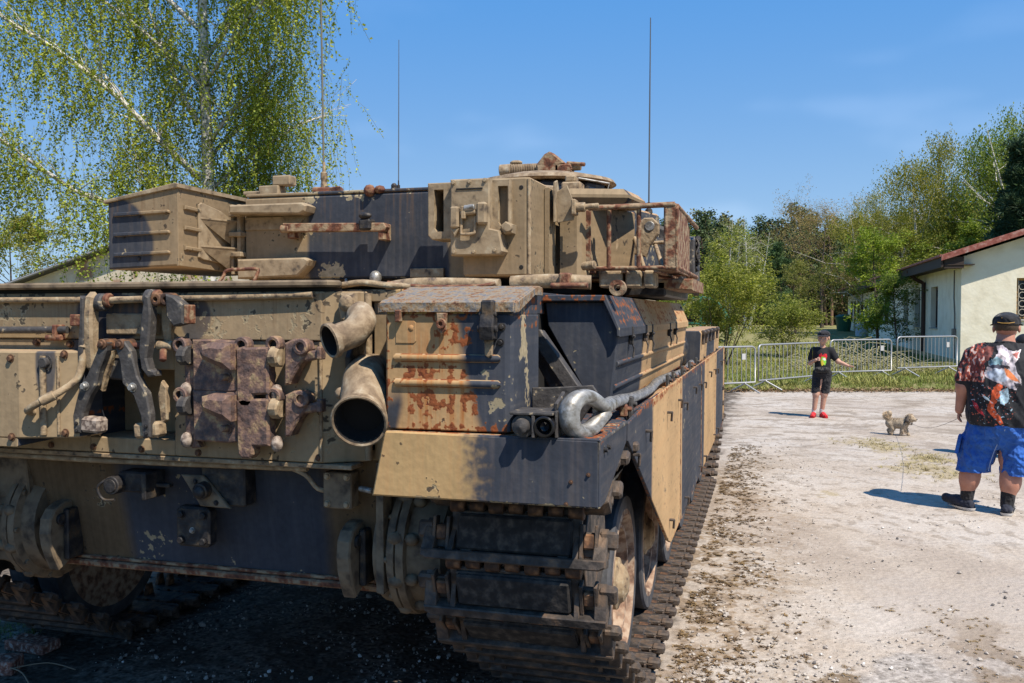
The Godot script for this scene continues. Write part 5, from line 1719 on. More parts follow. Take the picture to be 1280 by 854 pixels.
func build_ground() -> void:
	# wide land: grass, one sheet to the horizon
	var b := mb(3)
	var us := PackedFloat32Array()
	var ts := PackedFloat32Array()
	for k in 41:
		us.append(signf(k - 20) * pow(absf(k - 20) / 20.0, 2.2) * 900.0 + 3.0)
	for t: float in [-400.0, -100.0, -30.0, -8.0, 0.0, 5.0, 10.0, 15.0, 19.5, 19.8, 20.1, 20.5, 21.0, 21.5, 22.5, 24.0, 26.0, 28.0, 31.0, 35.0, 40.0, 46.0, 54.0, 64.0, 80.0, 110.0, 180.0, 400.0, 1000.0]:
		ts.append(t)
	for j in ts.size() - 1:
		for i in us.size() - 1:
			var q := []
			for e: Vector2i in [Vector2i(0, 0), Vector2i(1, 0), Vector2i(1, 1), Vector2i(0, 1)]:
				var p := from_yard(us[i + e.x], ts[j + e.y])
				p.y = ground_y(p.x, p.z)
				q.append(p)
			b.squad(q[0], q[1], q[2], q[3], Vector3.UP, Vector3.UP, Vector3.UP, Vector3.UP)
	M.meadow = tri_mat("meadow", noise_tex(0.008, 1024, ramp([0.0, Color(0.10, 0.105, 0.03), 0.4, Color(0.165, 0.165, 0.05), 0.55, Color(0.225, 0.205, 0.08), 0.7, Color(0.28, 0.235, 0.115), 1.0, Color(0.27, 0.21, 0.12)]), 41, 7, FastNoiseLite.TYPE_SIMPLEX_SMOOTH, 0.65), 0.19, 0.95, 0.0, noise_tex(0.03, 512, null, 42, 6), 3.0, true)
	structure("ground", b, M.meadow, "grassy ground around the yard")
	# the yard itself
	strips.resize(STRIP)
	WorkerThreadPool.wait_for_group_task_completion(WorkerThreadPool.add_group_task(lot_strip, STRIP))
	var rgb := PackedByteArray()
	var hh := PackedByteArray()
	for j in LOT:
		var s: Array = strips[j % STRIP]
		var r := j / STRIP
		rgb.append_array((s[0] as PackedByteArray).slice(r * LOT * 3, (r + 1) * LOT * 3))
		hh.append_array((s[1] as PackedByteArray).slice(r * LOT, (r + 1) * LOT))
	strips.clear()
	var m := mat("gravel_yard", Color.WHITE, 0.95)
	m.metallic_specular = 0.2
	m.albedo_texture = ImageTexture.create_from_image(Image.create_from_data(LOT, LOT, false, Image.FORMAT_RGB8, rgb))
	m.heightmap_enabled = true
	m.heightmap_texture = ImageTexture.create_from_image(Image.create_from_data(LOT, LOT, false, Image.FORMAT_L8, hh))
	m.heightmap_scale = 1.2
	m.detail_enabled = true
	m.detail_blend_mode = BaseMaterial3D.BLEND_MODE_MUL
	m.detail_uv_layer = BaseMaterial3D.DETAIL_UV_2
	m.detail_albedo = noise_tex(0.075, 1024, ramp([0.0, Color(0.40, 0.37, 0.35), 0.3, Color(0.72, 0.70, 0.68), 0.5, Color(0.95, 0.94, 0.93), 0.75, Color(1, 1, 1), 1.0, Color(1, 1, 1)]), 44, 5, FastNoiseLite.TYPE_SIMPLEX, 0.75)
	m.uv2_scale = Vector3(1, 1, 1)
	M.lot = m
	var v := PackedVector3Array()
	var n := PackedVector3Array()
	var uv := PackedVector2Array()
	var uv2 := PackedVector2Array()
	var idx := PackedInt32Array()
	var nu := 120
	var nt := 92
	for j in nt + 1:
		for i in nu + 1:
			var u := -10.0 + 23.0 * i / nu
			var t := -3.0 + 22.8 * j / nt
			if j == nt:
				t += noise_a.get_noise_2d(u * 200.0, 77.0) * 0.5 + noise_a.get_noise_2d(u * 900.0, 7.0) * 0.15
			var p := from_yard(u, t)
			p.y = 0.004 + (noise_a.get_noise_2d(u * 60.0, t * 60.0) * 0.003 + 0.003 if j < nt - 1 and j > 0 and i > 0 and i < nu else 0.0)
			if p.x < -0.3 and p.x > -4.2:
				p.y = 0.008
			v.append(p)
			n.append(Vector3.UP)
			uv.append(Vector2((u + 10.0) / 23.0, (t + 3.0) / 23.0))
			uv2.append(Vector2(u * 1.1, t * 1.1))
	for j in nt:
		for i in nu:
			var a := j * (nu + 1) + i
			idx.append_array(PackedInt32Array([a, a + 1 + nu, a + 1, a + 1, a + 1 + nu, a + 2 + nu]))
	var st := SurfaceTool.new()
	st.begin(Mesh.PRIMITIVE_TRIANGLES)
	for i in v.size():
		st.set_uv(uv[i])
		st.set_uv2(uv2[i])
		st.set_normal(n[i])
		st.add_vertex(v[i])
	for i in idx:
		st.add_index(i)
	st.generate_normals()
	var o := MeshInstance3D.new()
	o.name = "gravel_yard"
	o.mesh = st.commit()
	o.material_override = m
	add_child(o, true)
	tag(o, "pale gravel yard with brown litter beside the tank tracks", "", "", "structure")
	build_loose_stones()
	build_grass()

func multi(called: String, mesh: Mesh, m: Material, at: Array, tint: PackedColorArray, parent: Node3D = null) -> MultiMeshInstance3D:
	var mm := MultiMesh.new()
	mm.transform_format = MultiMesh.TRANSFORM_3D
	mm.use_colors = tint.size() > 0
	mm.mesh = mesh
	mm.instance_count = at.size()
	for i in at.size():
		mm.set_instance_transform(i, at[i])
		if tint.size() > 0:
			mm.set_instance_color(i, tint[i])
	var o := MultiMeshInstance3D.new()
	o.multimesh = mm
	o.material_override = m
	o.name = called if parent else numbered(called)
	(parent if parent else self).add_child(o, true)
	return o

func pebble_mesh(sd: int) -> ArrayMesh:
	var r := RandomNumberGenerator.new()
	r.seed = sd
	var b := mb()
	var pts := []
	for i in 4:
		var ring := []
		for k in 6:
			var a := PI * (i + 0.5) / 4.0
			var t := TAU * (k + 0.5 * (i % 2)) / 6.0
			ring.append(Vector3(sin(a) * cos(t), cos(a) * 0.7, sin(a) * sin(t) * 0.8) * r.randf_range(0.75, 1.15))
		pts.append(ring)
	for k in 6:
		var l := (k + 1) % 6
		b.flat(Vector3(0, 0.6, 0), pts[0][k], pts[0][l], Vector3.UP)
		b.flat(Vector3(0, -0.6, 0), pts[3][k], pts[3][l], Vector3.DOWN)
		for i in 3:
			b.quad(pts[i][k], pts[i][l], pts[i + 1][l], pts[i + 1][k], pts[i][k] + pts[i + 1][l])
	return b.mesh()

func build_loose_stones() -> void:
	var r := RandomNumberGenerator.new()
	r.seed = 91
	M.stone = mat("loose_stone", Color.WHITE, 0.9)
	M.stone.vertex_color_use_as_albedo = true
	for kind in 2:
		var at := []
		var tint := PackedColorArray()
		var want := 16000 if kind == 0 else 9000
		for i in want:
			var u := 0.0
			var t := 0.0
			var p := Vector3.ZERO
			if kind == 0:
				t = 3.2 + pow(r.randf(), 1.7) * 9.0
				u = r.randf_range(-0.1, 0.62) * t
				p = from_yard(u, t)
				if p.x < -0.42:
					continue
				var dens := noise_b.get_noise_2d(u * 90.0, t * 90.0) * 0.7 + 0.04 + (0.34 if p.x < 0.45 else 0.0) + (0.22 if t < 4.6 else 0.0)
				if r.randf() > dens * 1.6:
					continue
			else:
				p = Vector3(r.randf_range(-4.0, -1.05), 0, -2.6 - pow(r.randf(), 1.3) * 4.4)
				if p.x < -3.1 and r.randf() < 0.5:
					continue
			var s := pow(r.randf(), 4.0) * 0.010 + 0.003
			if r.randf() < 0.015:
				s *= 1.9
			if kind == 1:
				s *= 1.0
				if r.randf() > 0.35 + noise_b.get_noise_2d(p.x * 150.0, p.z * 150.0) * 1.5 + smoothstep(-2.6, -1.3, p.x) * 0.4:
					continue
			p.y = 0.010 + s * 0.3
			at.append(Transform3D(Basis.from_euler(Vector3(r.randf() * 0.6, r.randf() * TAU, r.randf() * 0.6)).scaled(Vector3.ONE * s), p))
			var g := r.randf()
			var c := Color(0.46, 0.42, 0.37).lerp(Color(0.33, 0.30, 0.275), g) if kind == 0 else Color(0.15, 0.13, 0.11).lerp(Color(0.37, 0.34, 0.305), g * g)
			if kind == 0 and r.randf() < 0.05:
				c = Color(0.12, 0.11, 0.105)
			if r.randf() < 0.06:
				c = Color(0.58, 0.56, 0.53)
			tint.append(c)
		var o := multi("loose_stones", pebble_mesh(3 + kind), M.stone, at, tint)
		tag(o, "small pale loose stones scattered over the gravel yard" if kind == 0 else "dark crushed stones lying under the tank between its tracks", "", "", "stuff")
	# dry bits of moss and bark beside the tracks
	var b := mb()
	for k in 7:
		var a := Vector3(r.randf_range(-1, 1), r.randf_range(0, 0.5), r.randf_range(-1, 1))
		var d := Vector3(r.randf_range(-1, 1), r.randf_range(-0.1, 0.5), r.randf_range(-1, 1)).normalized()
		var w := d.cross(Vector3(r.randf(), r.randf(), r.randf())).normalized() * 0.28
		b.quad(a - d * 0.7 - w, a + d * 0.7 - w * 0.4, a + d * 0.7 + w * 0.4, a - d * 0.7 + w, Vector3.UP)
	var at := []
	var tint := PackedColorArray()
	for i in 3000:
		var z := -3.0 - pow(r.randf(), 1.2) * 9.0
		var x := -0.46 + absf(r.randfn(0.0, 0.24)) + 0.02
		var q := yard(x, z)
		if noise_b.get_noise_2d(q.x * 210.0, q.y * 210.0 + 70.0) * 0.9 < r.randf_range(-0.25, 0.12):
			continue
		var s := r.randf_range(0.006, 0.018)
		at.append(Transform3D(Basis.from_euler(Vector3(0, r.randf() * TAU, 0)).scaled(Vector3(s, s * 0.7, s)), Vector3(x, 0.012, z)))
		tint.append(Color(0.085, 0.052, 0.028).lerp(Color(0.20, 0.135, 0.062), r.randf()) * r.randf_range(0.7, 1.2))
	for i in 1500:
		var t := r.randf_range(3.3, 5.2)
		var u := r.randf_range(0.5, 3.2)
		if noise_b.get_noise_2d(u * 130.0 + 800.0, t * 130.0) < 0.14:
			continue
		var s := r.randf_range(0.004, 0.012)
		at.append(Transform3D(Basis.from_euler(Vector3(0, r.randf() * TAU, 0)).scaled(Vector3(s, s * 0.7, s)), from_yard(u, t) + Vector3(0, 0.012, 0)))
		tint.append(Color(0.13, 0.085, 0.04).lerp(Color(0.24, 0.17, 0.08), r.randf()))
	M.litter = mat("dry_litter", Color.WHITE, 0.95)
	M.litter.vertex_color_use_as_albedo = true
	var o := multi("dry_litter", b.mesh(), M.litter, at, tint)
	tag(o, "brown dry moss and bark litter along the tank track", "", "", "stuff")

func tuft_mesh(sd: int, blades: int, lean: float) -> ArrayMesh:
	var r := RandomNumberGenerator.new()
	r.seed = sd
	var b := mb()
	for k in blades:
		var a := r.randf() * TAU
		var o := Vector3(cos(a), 0, sin(a)) * r.randf() * 0.5
		var d := Vector3(cos(a + r.randf_range(-0.8, 0.8)), 0, sin(a + r.randf_range(-0.8, 0.8))) * r.randf_range(0.1, lean)
		var h := r.randf_range(0.5, 1.0)
		var w := Vector3(-sin(a), 0, cos(a)) * 0.045
		var m := o + d * 0.4 + Vector3(0, h * 0.6, 0)
		var e := o + d + Vector3(0, h, 0)
		b.quad(o - w, o + w, m + w * 0.8, m - w * 0.8, Vector3(0, 1, 0.3))
		b.flat(m - w * 0.8, m + w * 0.8, e, Vector3(0, 1, 0.3))
	return b.mesh()

func build_grass() -> void:
	var r := RandomNumberGenerator.new()
	r.seed = 17
	M.blade = mat("grass_blade", Color.WHITE, 0.8)
	M.blade.vertex_color_use_as_albedo = true
	M.blade.backlight_enabled = true
	M.blade.backlight = Color(0.25, 0.25, 0.2)
	var at := []
	var tint := PackedColorArray()
	for i in 21000:
		var t := 19.75 + pow(r.randf(), 1.6) * 26.0
		var u := r.randf_range(-0.05, 0.62) * t + 0.5
		var p := from_yard(u, t)
		if p.x > 5.6 and p.z < -30.3 or u < -2.0:
			continue
		if t < 20.4 and r.randf() < 0.55:
			continue
		p.y = ground_y(p.x, p.z)
		var n := noise_a.get_noise_2d(u * 60.0, t * 60.0)
		var s := r.randf_range(0.06, 0.15) * (1.0 + n) * (1.15 if t > 20.6 else 0.8)
		at.append(Transform3D(Basis.from_euler(Vector3(0, r.randf() * TAU, 0)).scaled(Vector3(s * 0.9, s, s * 0.9)), p))
		var c := Color(0.15, 0.20, 0.035).lerp(Color(0.33, 0.31, 0.10), clampf(r.randf() * 0.8 + n * 0.9 - 0.05, 0.0, 1.0))
		tint.append(c * r.randf_range(0.75, 1.25))
	var o := multi("grass", tuft_mesh(5, 9, 0.7), M.blade, at, tint)
	tag(o, "green and yellow grass on the verge and meadow behind the barriers", "", "", "stuff")
	# dry tufts in the yard
	at = []
	tint = PackedColorArray()
	for q: Vector3 in [Vector3(4.75, 11.6, 0.40), Vector3(4.55, 9.75, 0.42), Vector3(4.9, 10.5, 0.25)]:
		for i in 110:
			var d := Vector2(r.randfn(), r.randfn()) * q.z * 0.5
			var p := from_yard(q.x + d.x, q.y + d.y * 1.5)
			var s := r.randf_range(0.015, 0.045)
			at.append(Transform3D(Basis.from_euler(Vector3(0, r.randf() * TAU, 0)).scaled(Vector3(s * 1.5, s, s * 1.5)), p + Vector3(0, 0.008, 0)))
			tint.append(Color(0.30, 0.26, 0.11).lerp(Color(0.38, 0.32, 0.19), r.randf()))
	o = multi("dry_grass", tuft_mesh(6, 9, 1.0), M.blade, at, tint)
	tag(o, "thin dry grass growing in patches of the gravel yard", "", "", "stuff")
	# dead leaves along the edge of the yard
	var b := mb()
	b.quad(Vector3(-0.5, 0, 0), Vector3(0, 0.2, -0.3), Vector3(0.5, 0.05, 0), Vector3(0, 0.1, 0.3), Vector3.UP)
	at = []
	tint = PackedColorArray()
	for i in 5000:
		var t := 19.8 + r.randfn() * 0.22
		var u := r.randf_range(-1.0, 12.5)
		var p := from_yard(u, t)
		var s := r.randf_range(0.04, 0.09)
		at.append(Transform3D(Basis.from_euler(Vector3(r.randf_range(-0.5, 0.5), r.randf() * TAU, r.randf_range(-0.5, 0.5))).scaled(Vector3.ONE * s), p + Vector3(0, ground_y(p.x, p.z) + 0.015 + r.randf() * 0.03, 0)))
		tint.append(Color(0.12, 0.07, 0.035).lerp(Color(0.28, 0.19, 0.11), r.randf()))
	o = multi("fallen_leaves", b.mesh(), M.litter, at, tint)
	tag(o, "brown fallen leaves along the far edge of the yard", "", "", "stuff")
	# green weeds by the left track
	at = []
	tint = PackedColorArray()
	for i in 110:
		var s := r.randf_range(0.01, 0.035)
		at.append(Transform3D(Basis.from_euler(Vector3(0, r.randf() * TAU, 0)).scaled(Vector3(s * 1.4, s, s * 1.4)), Vector3(-3.95 + r.randfn() * 0.15, 0.01, -3.85 + r.randfn() * 0.14)))
		tint.append(Color(0.11, 0.13, 0.02) * r.randf_range(0.7, 1.2))
	o = multi("weeds", tuft_mesh(8, 9, 1.0), M.blade, at, tint)
	tag(o, "low green weeds beside the tank's left track", "", "", "stuff")

# ---------------------------------------------------------------- yard furniture
func build_barriers() -> void:
	M.galv = mat("galvanised_tube", Color(0.36, 0.365, 0.37), 0.45, 0.5)
	M.tag = mat("white_label", Color(0.45, 0.45, 0.45), 0.6)
	# posts measured on the ground, left to right
	var spots := [[-1.75, -18.94, -0.27, -20.28, 0.0], [-0.20, -20.36, 1.22, -22.62, 0.03], [1.46, -23.2, 2.98, -24.34, 0.07], [3.12, -24.38, 4.73, -25.68, 0.13]]
	var says := ["leftmost grey crowd barrier, half hidden behind the tank's front end", "grey crowd barrier standing just left of the boy in black", "grey crowd barrier behind the boy's outstretched hand, brushwood behind it", "rightmost grey crowd barrier ending beside the cream building's corner"]
	for k in 4:
		var a := Vector3(spots[k][0], spots[k][4], spots[k][1])
		var e := Vector3(spots[k][2], spots[k][4], spots[k][3])
		var l := a.distance_to(e)
		var o := thing("crowd_barrier", (a + e) * 0.5, says[k], "barrier", "crowd barriers across the end of the yard")
		org = Vector3.ZERO
		var d := e - a
		o.rotation.y = atan2(-d.z, d.x)
		var h := l * 0.5
		var b := mb()
		var r := 0.10
		var loop := PackedVector3Array()
		for c: Array in [[-h + r, 1.0 - r, 180, 90], [h - r, 1.0 - r, 90, 0], [h - r, 0.22 + r * 0.3, 0, 0], [-h + r, 0.22, 0, 0]]:
			if c[2] == c[3]:
				continue
			for s in 6:
				var an := deg_to_rad(lerpf(c[2], c[3], s / 5.0))
				loop.append(Vector3((c[0] as float) + cos(an) * r, (c[1] as float) + sin(an) * r, 0))
		loop.append(Vector3(h, 0.22, 0))
		loop.append(Vector3(-h, 0.22, 0))
		loop.append(Vector3(-h, 1.0 - r, 0))
		b.tube(loop, 0.020, 8)
		part("frame", b, M.galv, o, true)
		var src: MeshInstance3D = null
		var nb := 15
		for i in nb:
			var x := -h + l * (i + 1.0) / (nb + 1.0)
			if src == null:
				b = mb()
				b.tube(V([0, 0.22, 0, 0, 0.99, 0]), 0.0085, 6, false)
				src = part("bar", b, M.galv, o, true)
				src.position.x = x
			else:
				again("bar", src, Transform3D(Basis(), Vector3(x, 0, 0)), o)
		for s: float in [-1.0, 1.0]:
			b = mb()
			var x := s * (h - 0.28)
			b.tube(V([x, 0.22, 0.0, x, 0.19, 0.03, x + 0.12, 0.012, 0.34]), 0.018, 8)
			b.tube(V([x, 0.22, 0.0, x, 0.19, -0.03, x - 0.12, 0.012, -0.34]), 0.018, 8)
			part("foot", b, M.galv, o, true)
		b = mb()
		b.box(h * 0.62, h * 0.62 + 0.10, 0.72, 0.85, 0.012, 0.020, 0.002)
		part("label_plate", b, M.tag, o, true)

func build_small_things() -> void:
	# bricks by the left track
	M.brick = tri_mat("dirty_brick", noise_tex(0.02, 512, ramp([0.0, Color(0.06, 0.035, 0.028), 0.4, Color(0.20, 0.085, 0.06), 0.55, Color(0.26, 0.12, 0.085), 0.68, Color(0.32, 0.24, 0.2), 1.0, Color(0.5, 0.46, 0.42)]), 51, 6), 3.0, 0.92, 0.0, noise_tex(0.03, 256, null, 52, 5), 0.6)
	var spots := [[-3.52, -3.37, 0.32, 0.06, "nearest whitewashed brick lying at the end of the left track"], [-3.56, -3.66, -0.06, 0.04, "flat broken brick just behind the whitewashed one"]]
	for q: Array in spots:
		var o := thing("loose_brick", Vector3(q[0], 0.01, q[1]), q[4], "brick", "bricks lying by the left track")
		org = Vector3.ZERO
		var b := mb()
		b.obox(Transform3D(Basis(), Vector3(0, 0.034 if q[3] > 0.05 else 0.026, 0)), Vector3(0.25, 0.068 if q[3] > 0.05 else 0.05, 0.12), 0.006)
		part("brick_body", b, M.brick, o, true)
		o.rotation.y = q[2]
	var tw := mb()
	tw.tube(smooth_path(V([-3.55, 0.03, -3.42, -3.42, 0.05, -3.36, -3.3, 0.045, -3.33, -3.16, 0.02, -3.24]), 4), 0.004, 5)
	tw.tube(smooth_path(V([-3.38, 0.05, -3.35, -3.25, 0.06, -3.43, -3.12, 0.03, -3.46]), 4), 0.003, 5)
	org = Vector3(-3.35, 0.02, -3.35)
	var tg := part("dry_twig", tw, mat("twig", Color(0.20, 0.16, 0.11), 0.9))
	tg.position = org
	tag(tg, "thin dry twig lying over the gravel beside the loose bricks", "twig")
	# far end of the meadow: bin, barrel, hut, brushwood
	var b := mb()
	var at := Vector3(5.0, 0.45, -66.0)
	b.lathe(at, Vector3.UP, PackedVector2Array([Vector2(0, 0.42), Vector2(1.0, 0.55), Vector2(1.02, 0.58), Vector2(1.1, 0.58), Vector2(1.25, 0.3), Vector2(1.27, 0.0)]), 20)
	org = at
	var o := part("rubbish_bin", b, mat("green_plastic", Color(0.02, 0.10, 0.055), 0.5))
	o.position = at
	tag(o, "green rubbish bin at the far end of the meadow", "bin")
	at = Vector3(5.35, 0.35, -57.5)
	b = mb()
	b.lathe(at, Vector3.UP, PackedVector2Array([Vector2(0, 0.0), Vector2(0, 0.33), Vector2(0.3, 0.33), Vector2(0.31, 0.345), Vector2(0.33, 0.33), Vector2(0.62, 0.33), Vector2(0.63, 0.345), Vector2(0.65, 0.33), Vector2(0.95, 0.33), Vector2(0.95, 0.0)]), 20)
	org = at
	o = part("steel_drum", b, mat("pale_drum", Color(0.42, 0.44, 0.46), 0.5))
	o.position = at
	tag(o, "pale grey drum beside the far end of the cream building", "drum")
	# greenhouse tunnel and low shed beyond the bush
	var gh := thing("greenhouse", Vector3(-3.3, 0.3, -48.0), "small arched greenhouse with pale panes, half hidden by the bush", "greenhouse")
	org = Vector3.ZERO
	var gm := mat("greenhouse_frame", Color(0.03, 0.16, 0.11), 0.6)
	var pm := mat("greenhouse_sheet", Color(0.45, 0.52, 0.54), 0.3)
	for k in 5:
		b = mb()
		var p := PackedVector3Array()
		for s in 13:
			var an := PI * s / 12.0
			p.append(Vector3(cos(an) * 1.4, 0.4 + sin(an) * 1.9, -1.5 + k * 0.75))
		b.tube(p, 0.04, 6)
		part("hoop", b, gm, gh, true)
		if k < 4:
			b = mb()
			for s in 12:
				b.quad(p[s] * Vector3(0.98, 0.98, 1), p[s + 1] * Vector3(0.98, 0.98, 1), p[s + 1] * Vector3(0.98, 0.98, 1) + Vector3(0, 0, 0.75), p[s] * Vector3(0.98, 0.98, 1) + Vector3(0, 0, 0.75), p[s])
			part("sheet", b, pm, gh, true)
	b = mb()
	b.box(-1.4, 1.4, 0.9, 1.0, 1.48, 1.54)
	b.box(-0.05, 0.05, 0.0, 2.3, 1.48, 1.54)
	part("crossbar", b, gm, gh, true)
	var sh := thing("garden_shed", Vector3(-7.4, 0.2, -46.0), "low garden shed with pale roof behind the bush", "shed")
	org = Vector3.ZERO
	b = mb()
	b.box(-1.8, 1.8, 0, 1.9, -1.3, 1.3)
	part("wall", b, mat("shed_wall", Color(0.33, 0.34, 0.35), 0.8), sh, true)
	b = mb()
	b.prism(0, P([-1.5, 1.9, 1.6, 2.1, 1.6, 2.22, -1.5, 2.02]), -2.0, 2.0, 0.01)
	part("roof", b, mat("shed_roof", Color(0.42, 0.34, 0.24), 0.9), sh, true)
	b = mb()
	b.box(0.2, 1.0, 0.9, 1.6, 1.29, 1.33)
	part("window", b, mat("shed_pane", Color(0.5, 0.55, 0.58), 0.2), sh, true)

func build_house_right() -> void:
	var x0 := 5.69
	var z0 := -30.4
	var h := thing("cream_house", Vector3(x0, 0, z0), "cream rendered single-storey house with red roof edge and barred window", "house")
	M.render = tri_mat("cream_render", noise_tex(0.006, 512, ramp([0.0, Color(0.66, 0.61, 0.47), 0.4, Color(0.75, 0.70, 0.555), 0.6, Color(0.77, 0.725, 0.58), 1.0, Color(0.80, 0.76, 0.63)]), 61, 6), 0.4, 0.92, 0.0, noise_tex(0.05, 256, null, 62, 4), 0.4)
	var plinth := mat("yellow_plinth", Color(0.50, 0.38, 0.20), 0.9)
	var dark := mat("eave_timber", Color(0.045, 0.032, 0.026), 0.8)
	var red := tri_mat("red_roof_trim", noise_tex(0.02, 256, ramp([0.0, Color(0.12, 0.04, 0.03), 0.5, Color(0.26, 0.085, 0.065), 0.75, Color(0.34, 0.17, 0.14), 1.0, Color(0.45, 0.36, 0.32)]), 63, 5), 0.9, 0.85, 0.0)
	var wood := mat("window_wood", Color(0.045, 0.022, 0.015), 0.6)
	var sill := mat("window_sill", Color(0.42, 0.39, 0.33), 0.85)
	# gable wall with its opening, side wall with openings
	var top := func(x: float) -> float: return 3.46 + (x - x0) * 0.33 if x < x0 + 6.5 else 3.46 + (13.0 - (x - x0)) * 0.33
	var b := mb()
	var wx := [x0, 7.22, 8.42, x0 + 6.5, x0 + 13.0]
	for i in 4:
		var a: float = wx[i]
		var e: float = wx[i + 1]
		if i == 1:
			b.prism(2, P([a, 0.28, e, 0.28, e, 1.55, a, 1.55]), z0 - 0.35, z0, 0.0)
			b.prism(2, P([a, 2.80, e, 2.80, e, top.call(e), a, top.call(a)]), z0 - 0.35, z0, 0.0)
		else:
			b.prism(2, P([a, 0.28, e, 0.28, e, top.call(e), a, top.call(a)]), z0 - 0.35, z0, 0.0)
	# side wall facing the meadow: near stretch, then set back
	var cuts := [-30.75, -34.35, -35.75, -38.2, -39.5, -41.2, -42.6, -46.0]
	for i in cuts.size() - 1:
		if i % 2 == 1:
			b.box(x0, x0 + 0.35, 0.28, 1.22, cuts[i + 1], cuts[i], 0.0)
			b.box(x0, x0 + 0.35, 2.68, 3.2, cuts[i + 1], cuts[i], 0.0)
		else:
			b.box(x0, x0 + 0.35, 0.28, 3.2, cuts[i + 1], cuts[i], 0.0)
	var w := part("wall", b, M.render, h)
	b = mb()
	b.box(x0 + 0.35, x0 + 12.6, 0.0, 0.28, -46.0, z0 - 0.36, 0.0)
	b.box(x0 - 0.02, x0 + 13.0, 0.0, 0.28, z0 - 0.35, z0 + 0.02, 0.004)
	b.box(x0 - 0.02, x0 + 0.34, 0.0, 0.28, -46.0, z0 - 0.35, 0.004)
	part("plinth", b, plinth, h)
	for i in [1, 3, 5]:
		b = mb()
		var za: float = cuts[i]
		var zb: float = cuts[i + 1]
		b.box(x0 + 0.17, x0 + 0.24, 1.22, 2.68, za - 0.09, za, 0.004)
		b.box(x0 + 0.17, x0 + 0.24, 1.22, 2.68, zb, zb + 0.09, 0.004)
		b.box(x0 + 0.17, x0 + 0.24, 1.22, 1.31, zb + 0.09, za - 0.09, 0.004)
		b.box(x0 + 0.17, x0 + 0.24, 2.59, 2.68, zb + 0.09, za - 0.09, 0.004)
		b.box(x0 + 0.165, x0 + 0.235, 1.31, 2.59, (za + zb) * 0.5 - 0.05, (za + zb) * 0.5 + 0.05, 0.004)
		b.box(x0 + 0.17, x0 + 0.23, 2.2, 2.27, zb + 0.09, za - 0.09, 0.0)
		var wf := part("window", b, wood, h)
		b = mb()
		b.box(x0 + 0.2, x0 + 0.205, 1.3, 2.6, zb + 0.08, za - 0.08, 0.0)
		part("pane", b, M.glass_dark, wf)
		b = mb()
		b.box(x0 - 0.05, x0 + 0.17, 1.18, 1.22, zb - 0.04, za + 0.04, 0.005)
		part("sill", b, sill, wf)
	# the set-back far wing with its row of tall windows
	b = mb()
	b.box(x0 + 0.02, x0 + 12.6, 0.1, 3.0, -71.5, -46.0, 0.0)
	part("far_wing", b, M.render, h)
	for k in 9:
		b = mb()
		var z := -48.5 - k * 2.45
		b.box(x0 - 0.02, x0 + 0.06, 1.2, 2.6, z - 0.6, z + 0.6, 0.01)
		var wf := part("window", b, wood, h)
		b = mb()
		b.box(x0 - 0.03, x0 - 0.021, 1.3, 2.5, z - 0.5, z - 0.05, 0.0)
		part("pane", b, M.glass_dark, wf)
		b = mb()
		b.box(x0 - 0.03, x0 - 0.021, 1.3, 2.5, z + 0.05, z + 0.5, 0.0)
		part("pane", b, M.glass_dark, wf)
	# barred gable window
	b = mb()
	b.box(7.22, 8.42, 1.55, 2.8, z0 - 0.30, z0 - 0.24, 0.0)
	var gw := part("window", b, M.glass_dark, h)
	b = mb()
	for x: float in [7.22, 7.62, 8.02, 8.36]:
		b.box(x, x + 0.06, 1.55, 2.80, z0 - 0.22, z0 - 0.16, 0.004)
	b.box(7.28, 8.36, 1.55, 1.62, z0 - 0.215, z0 - 0.165, 0.004)
	b.box(7.28, 8.36, 2.73, 2.80, z0 - 0.215, z0 - 0.165, 0.004)
	part("frame", b, mat("ochre_frame", Color(0.42, 0.25, 0.09), 0.7), gw)
	for i in 5:
		for j in 4:
			b = mb()
			var c := Vector3(7.40 + 0.215 * i, 1.76 + 0.26 * j, z0 - 0.10)
			var p := PackedVector3Array()
			for s in 13:
				p.append(c + Vector3(cos(TAU * s / 12.0), sin(TAU * s / 12.0), 0) * 0.095)
			b.tube(p, 0.012, 5, false)
			part("grille_ring", b, sill, gw)
	for i in 6:
		b = mb()
		b.tube(PackedVector3Array([Vector3(7.29 + 0.215 * i, 1.56, z0 - 0.10), Vector3(7.29 + 0.215 * i, 2.79, z0 - 0.10)]), 0.010, 5)
		part("grille_bar", b, sill, gw)
	b = mb()
	b.box(7.16, 8.5, 1.50, 1.55, z0 - 0.2, z0 + 0.05, 0.006)
	part("sill", b, sill, gw)
	# roof: slab with red edge, dark eave
	b = mb()
	var e0 := x0 - 0.62
	var rise := 0.33
	var ye := 3.46 - 0.62 * rise
	b.prism(2, P([e0, ye + 0.10, x0 + 6.5, 3.46 + 6.5 * rise + 0.10, x0 + 13.6, ye + 0.10, x0 + 13.6, ye + 0.22, x0 + 6.5, 3.46 + 6.5 * rise + 0.24, e0, ye + 0.22]), -72.2, z0 + 0.42, 0.01)
	var rf := part("roof", b, dark, h)
	b = mb()
	b.prism(2, P([e0 - 0.03, ye + 0.07, x0 + 6.5, 3.46 + 6.5 * rise + 0.07, x0 + 6.5, 3.46 + 6.5 * rise + 0.27, e0 - 0.03, ye + 0.25]), z0 + 0.42, z0 + 0.47, 0.008)
	part("verge_trim", b, red, rf)
	b = mb()
	b.box(e0 - 0.08, e0 + 0.02, ye + 0.19, ye + 0.26, -72.2, z0 + 0.45, 0.01)
	part("eave_trim", b, red, rf)
	b = mb()
	b.box(e0 - 0.02, e0 + 0.04, ye - 0.12, ye + 0.18, -72.0, z0 + 0.40, 0.0)
	b.box(e0 + 0.04, x0 + 0.3, ye - 0.06, ye - 0.03, -72.0, z0 + 0.38, 0.0)
